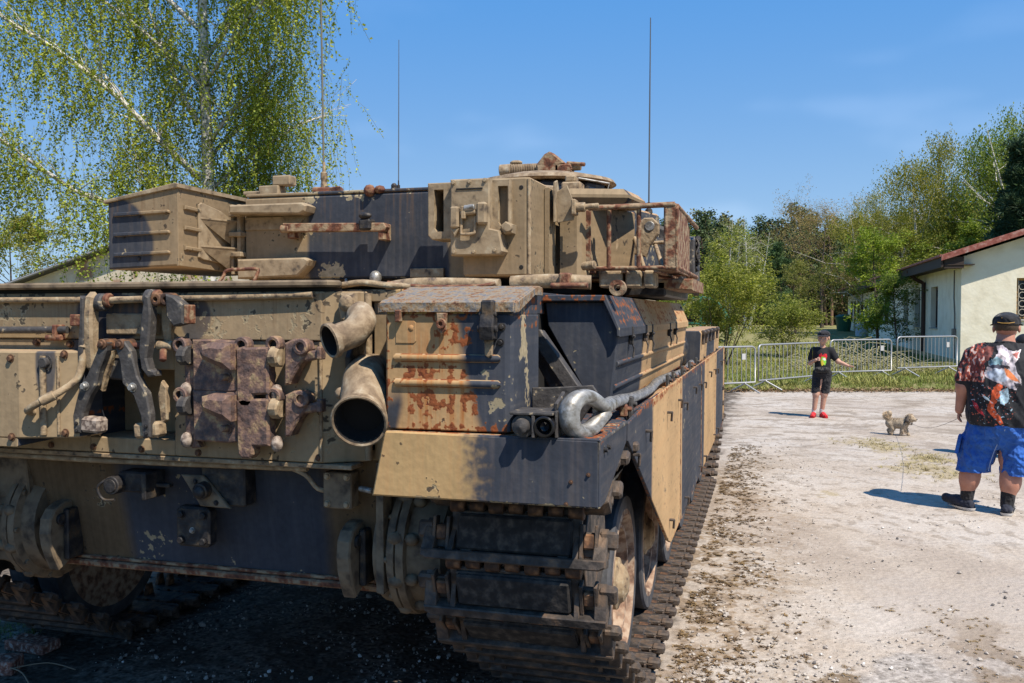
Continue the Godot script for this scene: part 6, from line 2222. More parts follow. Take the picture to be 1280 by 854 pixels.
	part("eave_board", b, dark, rf)
	b = mb()
	b.box(x0 - 0.55, x0 + 0.0, 3.1, 3.45, z0 - 0.02, z0 + 0.36, 0.004)
	part("eave_end", b, dark, rf)
	# tar paper seams on the slope we look along
	for k in 14:
		b = mb()
		var z := z0 - 1.0 - k * 2.8
		b.bar(Vector3(e0, ye + 0.225, z), Vector3(x0 + 6.4, 3.46 + 6.4 * rise + 0.24, z), 0.05, 0.03, 0.005)
		part("roof_seam", b, red, rf)
	# downpipe and wall cable
	b = mb()
	b.tube(smooth_path(V([e0 - 0.03, ye + 0.1, -36.9, e0 + 0.25, ye - 0.22, -36.9, x0 - 0.10, ye - 0.38, -36.9, x0 - 0.08, ye - 0.6, -36.9, x0 - 0.08, 0.3, -36.9]), 4), 0.07, 10)
	part("downpipe", b, mat("brown_pipe", Color(0.06, 0.032, 0.024), 0.6), h)
	b = mb()
	b.tube(V([x0 - 0.02, 3.1, -31.4, x0 - 0.02, 2.2, -31.4, x0 - 0.03, 1.7, -31.2, x0 - 0.02, 0.3, -31.2]), 0.02, 6)
	b.box(x0 - 0.09, x0, 1.0, 1.25, -31.35, -31.05, 0.01)
	part("wall_cable", b, mat("cable", Color(0.16, 0.15, 0.14), 0.6), h)

func build_house_left() -> void:
	var z0 := -20.0
	var xl := -20.1
	var h := thing("old_outbuilding", Vector3(-15.0, 0, z0), "old cream outbuilding with shallow gable behind the tank, peeling wall", "outbuilding")
	M.peel = tri_mat("peeling_render", noise_tex(0.006, 512, ramp([0.0, Color(0.27, 0.13, 0.09), 0.28, Color(0.36, 0.24, 0.17), 0.36, Color(0.52, 0.44, 0.33), 0.6, Color(0.58, 0.51, 0.40), 1.0, Color(0.64, 0.58, 0.47)]), 66, 6), 0.3, 0.95, 0.0, noise_tex(0.04, 256, null, 67, 4), 0.6)
	var b := mb()
	b.prism(2, P([xl, 0.0, -7.6, 0.0, -7.6, 2.4, -13.8, 4.2, xl, 2.4]), z0 - 9.0, z0, 0.0)
	part("wall", b, M.peel, h)
	b = mb()
	b.prism(2, P([xl - 0.3, 2.32, xl - 0.3, 2.42, -13.8, 4.34, -7.3, 2.42, -7.3, 2.32, -13.8, 4.22]), z0 - 9.2, z0 + 0.25, 0.01)
	var rf := part("roof", b, mat("tar_roof", Color(0.06, 0.06, 0.065), 0.8), h)
	b = mb()
	b.tube(V([xl - 0.3, 2.36, z0 + 0.26, -13.8, 4.28, z0 + 0.26]), 0.035, 6)
	part("verge_board", b, mat("grey_board", Color(0.2, 0.2, 0.2), 0.8), rf)
	b = mb()
	b.tube(V([xl + 1.0, 2.3, z0 + 0.05, xl + 1.0, 0.0, z0 + 0.05]), 0.03, 6)
	part("downpipe", b, mat("rusty_pipe", Color(0.12, 0.07, 0.05), 0.8), h)

# ---------------------------------------------------------------- trees
var clump_leaf: ArrayMesh
var clump_fine: ArrayMesh
var clump_needle: ArrayMesh
var leaf_mats := {}

func make_clumps() -> void:
	var r := RandomNumberGenerator.new()
	r.seed = 33
	for kind in 3:
		var b := mb()
		var cnt: int = [22, 16, 26][kind]
		for i in cnt:
			var d := Vector3(r.randfn(), r.randfn(), r.randfn()).normalized()
			var c := d * pow(r.randf(), 0.5)
			var a := Vector3(r.randfn(), r.randfn(), r.randfn()).normalized()
			var w := a.cross(d).normalized()
			if kind == 2:                                  # needles: thin spikes that point up and out
				var e := (d + Vector3(0, 0.4, 0)).normalized()
				w = e.cross(a).normalized()
				b.flat(c * 0.4 - w * 0.08, c * 0.4 + w * 0.08, c * 0.4 + e * 0.85, d)
				b.flat(c * 0.4 - a.cross(w) * 0.05, c * 0.4 + a.cross(w) * 0.08, c * 0.4 + e * 0.8 + w * 0.15, d)
			else:
				var s := 0.24 if kind == 0 else 0.12
				b.quad(c - a * s, c - w * s * 0.6, c + a * s, c + w * s * 0.6, d)
		if kind == 0:
			clump_leaf = b.mesh()
		elif kind == 1:
			clump_fine = b.mesh()
		else:
			clump_needle = b.mesh()
	M.leaf = mat("leaf", Color.WHITE, 0.55)
	M.leaf.vertex_color_use_as_albedo = true
	M.leaf.backlight_enabled = true
	M.leaf.backlight = Color(0.85, 0.9, 0.55)
	M.leaf.metallic_specular = 0.3
	M.needle = mat("needle", Color.WHITE, 0.7)
	M.needle.vertex_color_use_as_albedo = true
	M.birch_bark = tri_mat("birch_bark", noise_tex(0.02, 512, ramp([0.0, Color(0.03, 0.028, 0.025), 0.28, Color(0.10, 0.09, 0.08), 0.36, Color(0.50, 0.47, 0.42), 0.6, Color(0.62, 0.60, 0.56), 1.0, Color(0.72, 0.70, 0.66)]), 71, 5), 1.3, 0.8, 0.0)
	M.bark = tri_mat("brown_bark", noise_tex(0.03, 256, ramp([0.0, Color(0.035, 0.026, 0.02), 0.5, Color(0.085, 0.064, 0.048), 1.0, Color(0.16, 0.125, 0.095)]), 72, 5), 1.2, 0.9, 0.0)
	M.pine_bark = tri_mat("pine_bark", noise_tex(0.03, 256, ramp([0.0, Color(0.06, 0.035, 0.025), 0.5, Color(0.17, 0.095, 0.06), 1.0, Color(0.27, 0.165, 0.11)]), 73, 5), 1.0, 0.9, 0.0)
	M.twig = mat("twig_brown", Color(0.10, 0.075, 0.055), 0.9)

# kind: birch, broad, bare, pine, spruce, shrub
func tree(called: String, label: String, group: String, at: Vector3, tall: float, wide: float, kind: String, low: Color, high: Color, sd: int, clumps: int, base_frac := 0.2) -> Node3D:
	var r := RandomNumberGenerator.new()
	r.seed = sd
	at.y = ground_y(at.x, at.z)
	var o := thing(called, at, label, "tree" if kind != "shrub" else "bush", group)
	org = Vector3.ZERO
	var b := mb()
	var bt := mb()
	var spots := PackedVector3Array()
	var bark: Material = M.birch_bark if kind == "birch" else M.pine_bark if kind == "pine" else M.bark
	var stems := 1
	if kind == "shrub":
		stems = 9
	elif kind == "birch":
		stems = 3 if tall > 8.7 else 2
	for s in stems:
		var lean := Vector3(r.randfn() * 0.05, 1, r.randfn() * 0.05)
		var foot := Vector3.ZERO
		var tt := tall
		if kind == "shrub":
			var a := TAU * s / stems + r.randf()
			lean = Vector3(cos(a) * r.randf_range(0.15, 0.75), 1, sin(a) * r.randf_range(0.15, 0.75))
			foot = Vector3(cos(a), 0, sin(a)) * 0.2
			tt = tall * r.randf_range(0.6, 1.0)
		elif s >= 1:
			lean = Vector3(r.randf_range(0.05, 0.25) * (1.0 if s == 1 else -1.0), 1, 0.12)
			tt = tall * 0.86
			foot = Vector3(0.3 if s == 1 else -0.4, 0, 0.3)
		var rad := tall * (0.0125 if kind == "birch" else 0.011 if kind == "pine" else 0.014 if kind != "shrub" else 0.006)
		var p := PackedVector3Array()
		var rr := PackedFloat32Array()
		for k in 9:
			var f := k / 8.0
			p.append(foot + lean * tt * f + Vector3(sin(f * 5.0 + sd), 0, cos(f * 4.0 + sd)) * tall * 0.012)
			rr.append(rad * (1.0 - f * 0.88) * (1.25 if k == 0 else 1.0))
		b.tube(p, rr, 8)
		var limbs := 26 if kind == "spruce" else 18 if kind == "bare" else 5 if kind == "shrub" else 15
		for k in limbs:
			var f := lerpf(base_frac, 0.97, (k + r.randf()) / limbs)
			if kind == "pine":
				f = lerpf(0.58, 0.98, (k + r.randf()) / limbs)
			var o0 := p[0].lerp(p[8], f)
			var a := r.randf() * TAU
			var shape := sin(PI * clampf((f - base_frac) / (1.0 - base_frac) * 0.8 + 0.2, 0.0, 1.0))
			if kind == "spruce":
				shape = 1.05 - f
			elif kind == "pine":
				shape = 0.55 + 0.45 * sin(PI * (f - 0.5) * 1.8)
			var reach := wide * shape * r.randf_range(0.7, 1.1)
			var rise := 0.75
			if kind == "spruce":
				rise = -0.35
			elif kind == "pine":
				rise = 0.2
			elif kind == "bare":
				rise = 0.7
			var d := Vector3(cos(a), rise * r.randf_range(0.6, 1.3), sin(a)) * reach
			var mid := o0 + d * 0.5 + Vector3(0, reach * 0.06, 0)
			var e := o0 + d
			if kind == "birch":
				e.y -= reach * 0.25
			var lr := rad * (1.0 - f * 0.8) * 0.45
			b.tube(PackedVector3Array([o0, mid, e]), PackedFloat32Array([lr, lr * 0.7, lr * 0.25]), 5, false)
			var subs := 9 if kind == "bare" else 4
			for q in subs:
				var g := r.randf_range(0.3, 1.0)
				var c := o0.lerp(mid, g * 2.0) if g < 0.5 else mid.lerp(e, g * 2.0 - 1.0)
				var dd := (d.normalized() + Vector3(r.randfn(), r.randfn() * 0.6 + 0.2, r.randfn()) * 0.7) * reach * r.randf_range(0.2, 0.42)
				bt.tube(PackedVector3Array([c, c + dd * 0.5 + Vector3(0, 0.02, 0), c + dd]), PackedFloat32Array([lr * 0.4, lr * 0.25, lr * 0.1]), 3, false)
				if kind == "bare":
					for w in 4:
						var c2 := c + dd * r.randf_range(0.3, 1.0)
						var d2 := (dd.normalized() + Vector3(r.randfn(), r.randfn() + 0.3, r.randfn()) * 0.6) * reach * 0.14
						bt.tube(PackedVector3Array([c2, c2 + d2]), PackedFloat32Array([lr * 0.15, lr * 0.06]), 3, false)
						spots.append(c2 + d2)
				spots.append(c)
				spots.append(c + dd)
				spots.append(c + dd * 0.5)
	part("trunk", b, bark, o, true)
	part("limbs", bt, M.twig if kind != "birch" else bark, o, true)
	var where := []
	var tint := PackedColorArray()
	var cs := clampf(tall * 0.042, 0.16, 0.62)
	if kind == "shrub":
		cs = 0.17
	elif kind == "birch":
		cs *= 0.78
		clumps = int(clumps * 1.35)
	for i in clumps:
		var c := spots[r.randi() % spots.size()]
		var spread := cs * (1.1 if kind != "spruce" else 0.7)
		c += Vector3(r.randfn(), r.randfn() * 0.8, r.randfn()) * spread
		if kind == "birch":
			c.y -= absf(r.randfn()) * tall * 0.05
		if c.y < 0.15:
			continue
		var s := cs * r.randf_range(0.55, 1.25)
		var sy := s * (1.5 if kind == "birch" else 0.8)
		where.append(Transform3D(Basis.from_euler(Vector3(r.randf() * 0.5, r.randf() * TAU, r.randf() * 0.5)).scaled(Vector3(s, sy, s)), c))
		tint.append(low.lerp(high, r.randf()) * r.randf_range(1.25, 2.0))
	multi("crown", clump_needle if kind in ["pine", "spruce"] else clump_fine if kind in ["bare", "birch"] else clump_leaf, M.needle if kind in ["pine", "spruce"] else M.leaf, where, tint, o).set_meta("kind", "stuff")
	return o

func build_near_birch() -> void:
	var base := Vector3(-7.54, 0, -10.85)
	var o := thing("birch_tree", base, "tall weeping birch with white limbs and fresh green leaves behind the tank's left side", "tree")
	org = Vector3.ZERO
	var r := RandomNumberGenerator.new()
	r.seed = 404
	# camera-facing axes at the tree, only to describe the limbs as they were measured: a to the right, f away
	var a := Vector3(cos(YAW + 0.33), 0, -sin(YAW + 0.33))
	var f := Vector3(-sin(YAW + 0.33), 0, -cos(YAW + 0.33))
	var trunk := PackedVector3Array()
	var tr := PackedFloat32Array()
	for k in 13:
		var y := k * 1.0
		trunk.append(Vector3(0, y, 0) + a * (0.06 * sin(y * 0.7) + y * 0.012) + f * 0.05 * cos(y * 0.6))
		tr.append(0.105 * (1.0 - k / 13.0 * 0.85))
	var b := mb()
	b.tube(trunk, tr, 12)
	part("trunk", b, M.birch_bark, o, true)
	var tips := []                                       # [point, outward, how much hangs there]
	var limb := func(pts: Array, r0: float) -> void:
		var p := PackedVector3Array()
		for q: Array in pts:
			p.append(a * (q[0] as float) + Vector3(0, q[1], 0) + f * (q[2] as float))
		p = smooth_path(p, 4)
		var rr := PackedFloat32Array()
		for i in p.size():
			rr.append(r0 * (1.0 - float(i) / p.size() * 0.8))
		var m := mb()
		m.tube(p, rr, 7, false)
		for i in range(3, p.size()):
			for q in 2:
				var d := (p[i] - p[i - 1]).normalized()
				var s := (d + Vector3(r.randfn() * 0.7, r.randf_range(-0.1, 0.8), r.randfn() * 0.7)).normalized() * r.randf_range(0.25, 0.85)
				m.tube(PackedVector3Array([p[i], p[i] + s * 0.5 + Vector3(0, 0.04, 0), p[i] + s]), PackedFloat32Array([rr[i] * 0.38, rr[i] * 0.26, 0.003]), 4, false)
				tips.append(p[i] + s)
				tips.append(p[i] + s * 0.55)
			tips.append(p[i])
		part("limb", m, M.birch_bark, o, true)
	# limbs seen in the photograph
	limb.call([[0.0, 3.55, 0.0], [-0.55, 4.05, -0.1], [-1.05, 4.55, -0.3], [-1.75, 5.05, -0.5], [-2.3, 5.35, -0.6], [-2.9, 5.85, -0.7]], 0.05)
	limb.call([[-0.06, 4.35, 0.0], [-0.3, 4.85, 0.2], [-0.5, 5.4, 0.3], [-0.75, 6.1, 0.35]], 0.038)
	limb.call([[-0.6, 3.15, 0.1], [-1.35, 3.2, -0.4], [-1.95, 3.55, -0.7], [-2.5, 3.95, -0.9], [-3.0, 4.05, -1.0]], 0.036)
	limb.call([[0.0, 2.7, 0.0], [-0.35, 3.0, -0.1], [-0.62, 3.35, -0.2], [-0.9, 3.8, -0.3]], 0.03)
	limb.call([[0.05, 4.0, 0.0], [0.4, 4.5, -0.2], [0.75, 4.85, -0.3], [1.05, 5.3, -0.3]], 0.036)
	limb.call([[0.05, 3.1, 0.0], [0.35, 3.45, 0.1], [0.7, 3.6, 0.2], [1.1, 3.65, 0.2]], 0.028)
	limb.call([[0.05, 5.2, 0.0], [0.45, 5.9, 0.3], [0.8, 6.3, 0.4], [1.1, 6.9, 0.3]], 0.036)
	limb.call([[0.0, 5.6, 0.0], [-0.7, 6.3, 0.3], [-1.5, 6.8, 0.4], [-2.4, 7.3, 0.3]], 0.042)
	limb.call([[0.0, 6.4, 0.0], [0.5, 7.2, -0.4], [1.0, 7.8, -0.6]], 0.034)
	for k in 13:
		var an := r.randf() * TAU
		var y := r.randf_range(2.9, 10.5)
		var l := r.randf_range(1.1, 2.3) * (1.0 if y < 8.0 else 0.6)
		limb.call([[0.0, y, 0.0], [cos(an) * l * 0.4, y + l * 0.35, sin(an) * l * 0.4], [cos(an) * l * 0.75, y + l * 0.6, sin(an) * l * 0.75], [cos(an) * l, y + l * 0.72, sin(an) * l]], 0.03)
	# hanging twigs with leaves: one strand mesh in three shapes, hung in chains
	var strands := []
	for q in 3:
		var m := mb(3)
		m.cur = Color(0.45, 0.33, 0.22)
		m.tube(PackedVector3Array([Vector3.ZERO, Vector3(0.02 * (q - 1), -0.25, 0.01), Vector3(0.03, -0.5, -0.02 * q)]), 0.0018, 3, false)
		for k in 18:
			var y := -0.5 * (k + r.randf()) / 18.0
			var an := r.randf() * TAU
			var d := Vector3(cos(an), r.randf_range(-1.1, -0.2), sin(an)).normalized()
			var c := Vector3(0, y, 0) + d * 0.018
			var w := d.cross(Vector3(r.randfn(), r.randfn(), r.randfn())).normalized()
			var s := r.randf_range(0.012, 0.025)
			m.cur = Color(1, 1, 1) * r.randf_range(0.8, 1.2)
			m.flat(c, c + d * s + w * s * 0.72, c + d * s * 2.1, w.cross(d))
			m.flat(c, c + d * s - w * s * 0.72 + w.cross(d) * s * 0.2, c + d * s * 2.1, w.cross(d))
		strands.append(m.mesh())
	var at := [[], [], []]
	var tint := [PackedColorArray(), PackedColorArray(), PackedColorArray()]
	for k in 70:
		tips.append(trunk[0].lerp(trunk[12], r.randf_range(0.22, 0.7)) + Vector3(r.randfn(), 0, r.randfn()) * 0.3)
	for i in 5400:
		var p: Vector3 = tips[r.randi() % tips.size()]
		if p.dot(a) > 1.35 and r.randf() < 0.8 or p.y > 8.6:
			continue
		p += Vector3(r.randfn() * 0.24, r.randf_range(-0.2, 0.3), r.randfn() * 0.24)
		var n := r.randi_range(1, 2) + (1 if r.randf() < 0.25 else 0)
		var sway := Vector3(r.randfn(), 0, r.randfn()) * 0.24
		var g := Color(0.20, 0.265, 0.04).lerp(Color(0.46, 0.50, 0.085), r.randf())
		for k in n:
			if p.y < 2.2:
				break
			var q := r.randi() % 3
			var s := r.randf_range(0.8, 1.15)
			var up := (Vector3.UP + sway * (1.5 - k * 0.3)).normalized()
			var x := up.cross(Vector3(r.randfn(), 0, r.randfn())).normalized()
			at[q].append(Transform3D(Basis(x, up, x.cross(up)).scaled(Vector3.ONE * s), p))
			tint[q].append(g * r.randf_range(0.8, 1.2))
			p -= up * 0.46 * s
	for q in 3:
		multi("crown", strands[q], M.leaf, at[q], tint[q], o).set_meta("kind", "stuff")

func build_trees() -> void:
	make_clumps()
	build_near_birch()
	var far := "trees at the far end of the meadow"
	var yg1 := Color(0.105, 0.122, 0.024)
	var yg2 := Color(0.205, 0.205, 0.042)
	tree("green_bush", "big loose yellow-green bush standing behind the tank's front end", "", Vector3(-1.35, 0, -28.4), 3.7, 1.5, "shrub", yg1, yg2, 5, 1050, 0.25)
	tree("green_bush", "second yellow-green bush at the right of the big one", "", Vector3(0.6, 0, -34.5), 2.0, 1.0, "shrub", yg1, Color(0.17, 0.175, 0.04), 6, 520, 0.25)
	tree("young_tree", "bright green young tree in front of the cream house's side wall", "", Vector3(4.25, 0, -39.5), 5.0, 1.25, "broad", Color(0.105, 0.15, 0.02), Color(0.20, 0.235, 0.034), 7, 560, 0.12)
	tree("dark_shrub", "dark shrub against the cream house's side wall beside the young tree", "", Vector3(4.75, 0, -37.2), 3.0, 0.9, "broad", Color(0.05, 0.075, 0.016), Color(0.11, 0.14, 0.025), 8, 330, 0.1)
	tree("bare_oak", "bare brown spreading tree in the middle of the meadow's far end", far, Vector3(4.2, 0, -78.0), 9.4, 4.4, "bare", Color(0.17, 0.12, 0.065), Color(0.26, 0.20, 0.095), 9, 1500, 0.2)
	tree("pale_birch", "thin pale birch rising above the big bush, taller left one", far, Vector3(-3.2, 0, -72.0), 8.6, 1.5, "birch", Color(0.13, 0.16, 0.05), Color(0.23, 0.24, 0.08), 10, 260, 0.35)
	tree("pale_birch", "thin pale birch rising above the big bush, right one", far, Vector3(-1.6, 0, -71.0), 8.4, 1.5, "birch", Color(0.13, 0.16, 0.05), Color(0.23, 0.24, 0.08), 11, 260, 0.35)
	tree("far_broadleaf", "rounded olive-green tree behind the left of the big bush", far, Vector3(-5.6, 0, -64.0), 6.4, 2.6, "broad", Color(0.085, 0.11, 0.02), Color(0.16, 0.18, 0.035), 12, 800, 0.1)
	tree("far_pine", "dark green bushy pine between the pale birches and the bare tree", far, Vector3(1.0, 0, -66.0), 6.2, 1.9, "spruce", Color(0.022, 0.05, 0.016), Color(0.06, 0.10, 0.03), 13, 700, 0.1)
	tree("grey_willow", "olive grey bush below the bare brown tree", far, Vector3(1.6, 0, -60.0), 4.2, 2.0, "broad", Color(0.10, 0.11, 0.03), Color(0.17, 0.165, 0.055), 14, 600, 0.1)
	# right-hand wood behind the cream house
	var rw := "trees behind the cream house"
	var o1 := Color(0.115, 0.12, 0.022)
	var o2 := Color(0.215, 0.20, 0.042)
	tree("tall_birch", "tallest olive birch with two white trunks behind the house roof", rw, Vector3(9.2, 0, -55.5), 11.2, 2.9, "birch", o1, o2, 21, 3000, 0.22)
	tree("tall_birch", "broad olive birch at the left edge of the wood behind the house", rw, Vector3(6.6, 0, -61.0), 8.8, 3.0, "birch", o1, o2, 22, 2400, 0.15)
	tree("tall_birch", "slimmer green birch between the tallest one and the spruce", rw, Vector3(11.9, 0, -57.0), 9.3, 2.2, "birch", Color(0.10, 0.125, 0.022), Color(0.19, 0.21, 0.04), 23, 1700, 0.22)
	tree("tall_birch", "big green birch at the right edge of the picture above the spruce", rw, Vector3(13.4, 0, -52.5), 12.6, 3.0, "birch", Color(0.085, 0.12, 0.022), Color(0.16, 0.195, 0.035), 24, 2600, 0.2)
	tree("low_maple", "low yellow-green tree in front of the white birch trunks", rw, Vector3(6.9, 0, -52.0), 5.6, 2.6, "broad", Color(0.10, 0.118, 0.022), Color(0.195, 0.195, 0.042), 25, 900, 0.1)
	tree("low_maple", "low green tree under the slimmer birch, against the roof", rw, Vector3(9.6, 0, -50.0), 5.8, 2.4, "broad", Color(0.09, 0.13, 0.02), Color(0.18, 0.21, 0.035), 26, 900, 0.1)
	tree("dark_spruce", "dark spruce at the right edge beside the house roof", rw, Vector3(10.95, 0, -46.6), 9.6, 2.3, "spruce", Color(0.010, 0.026, 0.010), Color(0.032, 0.06, 0.018), 27, 1900, 0.1)
	tree("dark_spruce", "dark spruce nearest the house gable, cut by the picture's edge", rw, Vector3(13.6, 0, -41.0), 10.0, 2.6, "spruce", Color(0.012, 0.03, 0.012), Color(0.04, 0.07, 0.02), 28, 1200, 0.1)
	# left, beyond the outbuilding
	tree("far_broadleaf", "bushy tree beyond the outbuilding's roof, leftmost", "trees beyond the outbuilding", Vector3(-37.0, 0, -37.0), 6.0, 3.4, "broad", o1, o2, 31, 1100, 0.1)
	tree("far_broadleaf", "bushy tree beyond the outbuilding's roof, right one", "trees beyond the outbuilding", Vector3(-31.5, 0, -41.0), 5.4, 3.4, "broad", Color(0.10, 0.125, 0.022), o2, 32, 1100, 0.1)
	tree("far_broadleaf", "bushy tree beyond the outbuilding, at the picture's left edge", "trees beyond the outbuilding", Vector3(-41.0, 0, -32.0), 6.4, 3.6, "broad", o1, o2, 33, 900, 0.1)
	build_forest()
	build_brush()

func build_forest() -> void:
	# the far wood: pines with bare reddish trunks in front of more pines, one mass
	var r := RandomNumberGenerator.new()
	r.seed = 66
	var b := mb(3)
	var where := []
	var tint := PackedColorArray()
	for i in 230:
		var z := r.randf_range(-140.0, -92.0)
		var px := r.randf_range(-0.42, 0.36)
		var x := -z * (px - 0.0) * 0.62 + 2.0
		var h := r.randf_range(10.5, 13.5) * (0.85 if z > -105 else 1.0)
		var y0 := ground_y(x, z)
		b.cur = Color(0.05, 0.033, 0.024).lerp(Color(0.19, 0.115, 0.075), r.randf())
		b.tube(PackedVector3Array([Vector3(x, y0, z), Vector3(x + r.randfn() * 0.2, y0 + h * 0.5, z), Vector3(x + r.randfn() * 0.3, y0 + h * 0.97, z)]), PackedFloat32Array([0.17, 0.13, 0.04]), 5, false)
		var pine := r.randf() < 0.72
		for k in 62:
			var f := r.randf_range(0.42, 1.0) if pine else r.randf_range(0.15, 1.0)
			var a := r.randf() * TAU
			var d := (1.8 if pine else 2.0) * sin(PI * clampf((1.04 - f) * 1.5, 0.0, 1.0) * 0.8) * sqrt(r.randf())
			var s := r.randf_range(0.42, 0.8)
			where.append(Transform3D(Basis.from_euler(Vector3(r.randf(), r.randf() * TAU, r.randf())).scaled(Vector3.ONE * s), Vector3(x + cos(a) * d, y0 + h * f, z + sin(a) * d)))
			tint.append((Color(0.028, 0.055, 0.02).lerp(Color(0.075, 0.105, 0.035), r.randf()) if pine else Color(0.085, 0.105, 0.03).lerp(Color(0.16, 0.155, 0.06), r.randf())))
	# undergrowth at its foot
	for i in 5200:
		var z := r.randf_range(-132.0, -96.0)
		var x := -z * r.randf_range(-0.26, 0.22) + 2.0
		var s := r.randf_range(0.4, 0.9)
		where.append(Transform3D(Basis.from_euler(Vector3(r.randf(), r.randf() * TAU, r.randf())).scaled(Vector3(s, s, s)), Vector3(x, 0.5 + absf(r.randfn()) * 2.6, z)))
		tint.append(Color(0.05, 0.055, 0.02).lerp(Color(0.15, 0.115, 0.05), r.randf()))
	org = Vector3.ZERO
	var m := mat("forest_trunk", Color.WHITE, 0.9)
	m.vertex_color_use_as_albedo = true
	var f := Node3D.new()
	f.name = "forest"
	add_child(f, true)
	tag(f, "far pine wood with reddish trunks closing the end of the meadow", "wood", "", "stuff")
	var o := part("trunks", b, m, f, true)
	tag(o, "", "", "", "stuff")
	var c := multi("crowns", clump_leaf, M.needle, where, tint, f)
	tag(c, "", "", "", "stuff")

func build_brush() -> void:
	# cut branches heaped behind the third barrier
	var r := RandomNumberGenerator.new()
	r.seed = 77
	org = Vector3.ZERO
	var b := mb()
	for i in 260:
		var c := Vector3(2.2 + r.randfn() * 0.85, 0, -26.2 + r.randfn() * 0.35)
		var h := maxf(0.06, 0.95 - Vector2((c.x - 2.2) / 1.5, (c.z + 26.2) / 0.8).length() * 0.55)
		c.y = 0.1 + r.randf() * h
		var a := r.randf() * TAU
		var d := Vector3(cos(a), r.randf_range(-0.5, 0.7), sin(a) * 0.5) * r.randf_range(0.4, 0.9)
		b.tube(PackedVector3Array([c - d * 0.5, c + Vector3(0, 0.1, 0), c + d * 0.5 - Vector3(0, 0.05, 0)]), PackedFloat32Array([0.012, 0.010, 0.004]), 4, false)
	for i in 90:
		var c := Vector3(4.0 + r.randfn() * 0.5, 0.1 + r.randf() * 0.3, -26.6 + r.randfn() * 0.2)
		var a := r.randf() * TAU
		var d := Vector3(cos(a), r.randf_range(-0.3, 0.6), sin(a) * 0.5) * r.randf_range(0.3, 0.6)
		b.tube(PackedVector3Array([c - d * 0.5, c + d * 0.5]), PackedFloat32Array([0.010, 0.004]), 4, false)
	var o := part("brushwood", b, mat("grey_brush", Color(0.30, 0.28, 0.15), 0.9))
	tag(o, "grey-green heap of cut branches behind the barriers by the house", "brushwood", "", "stuff")

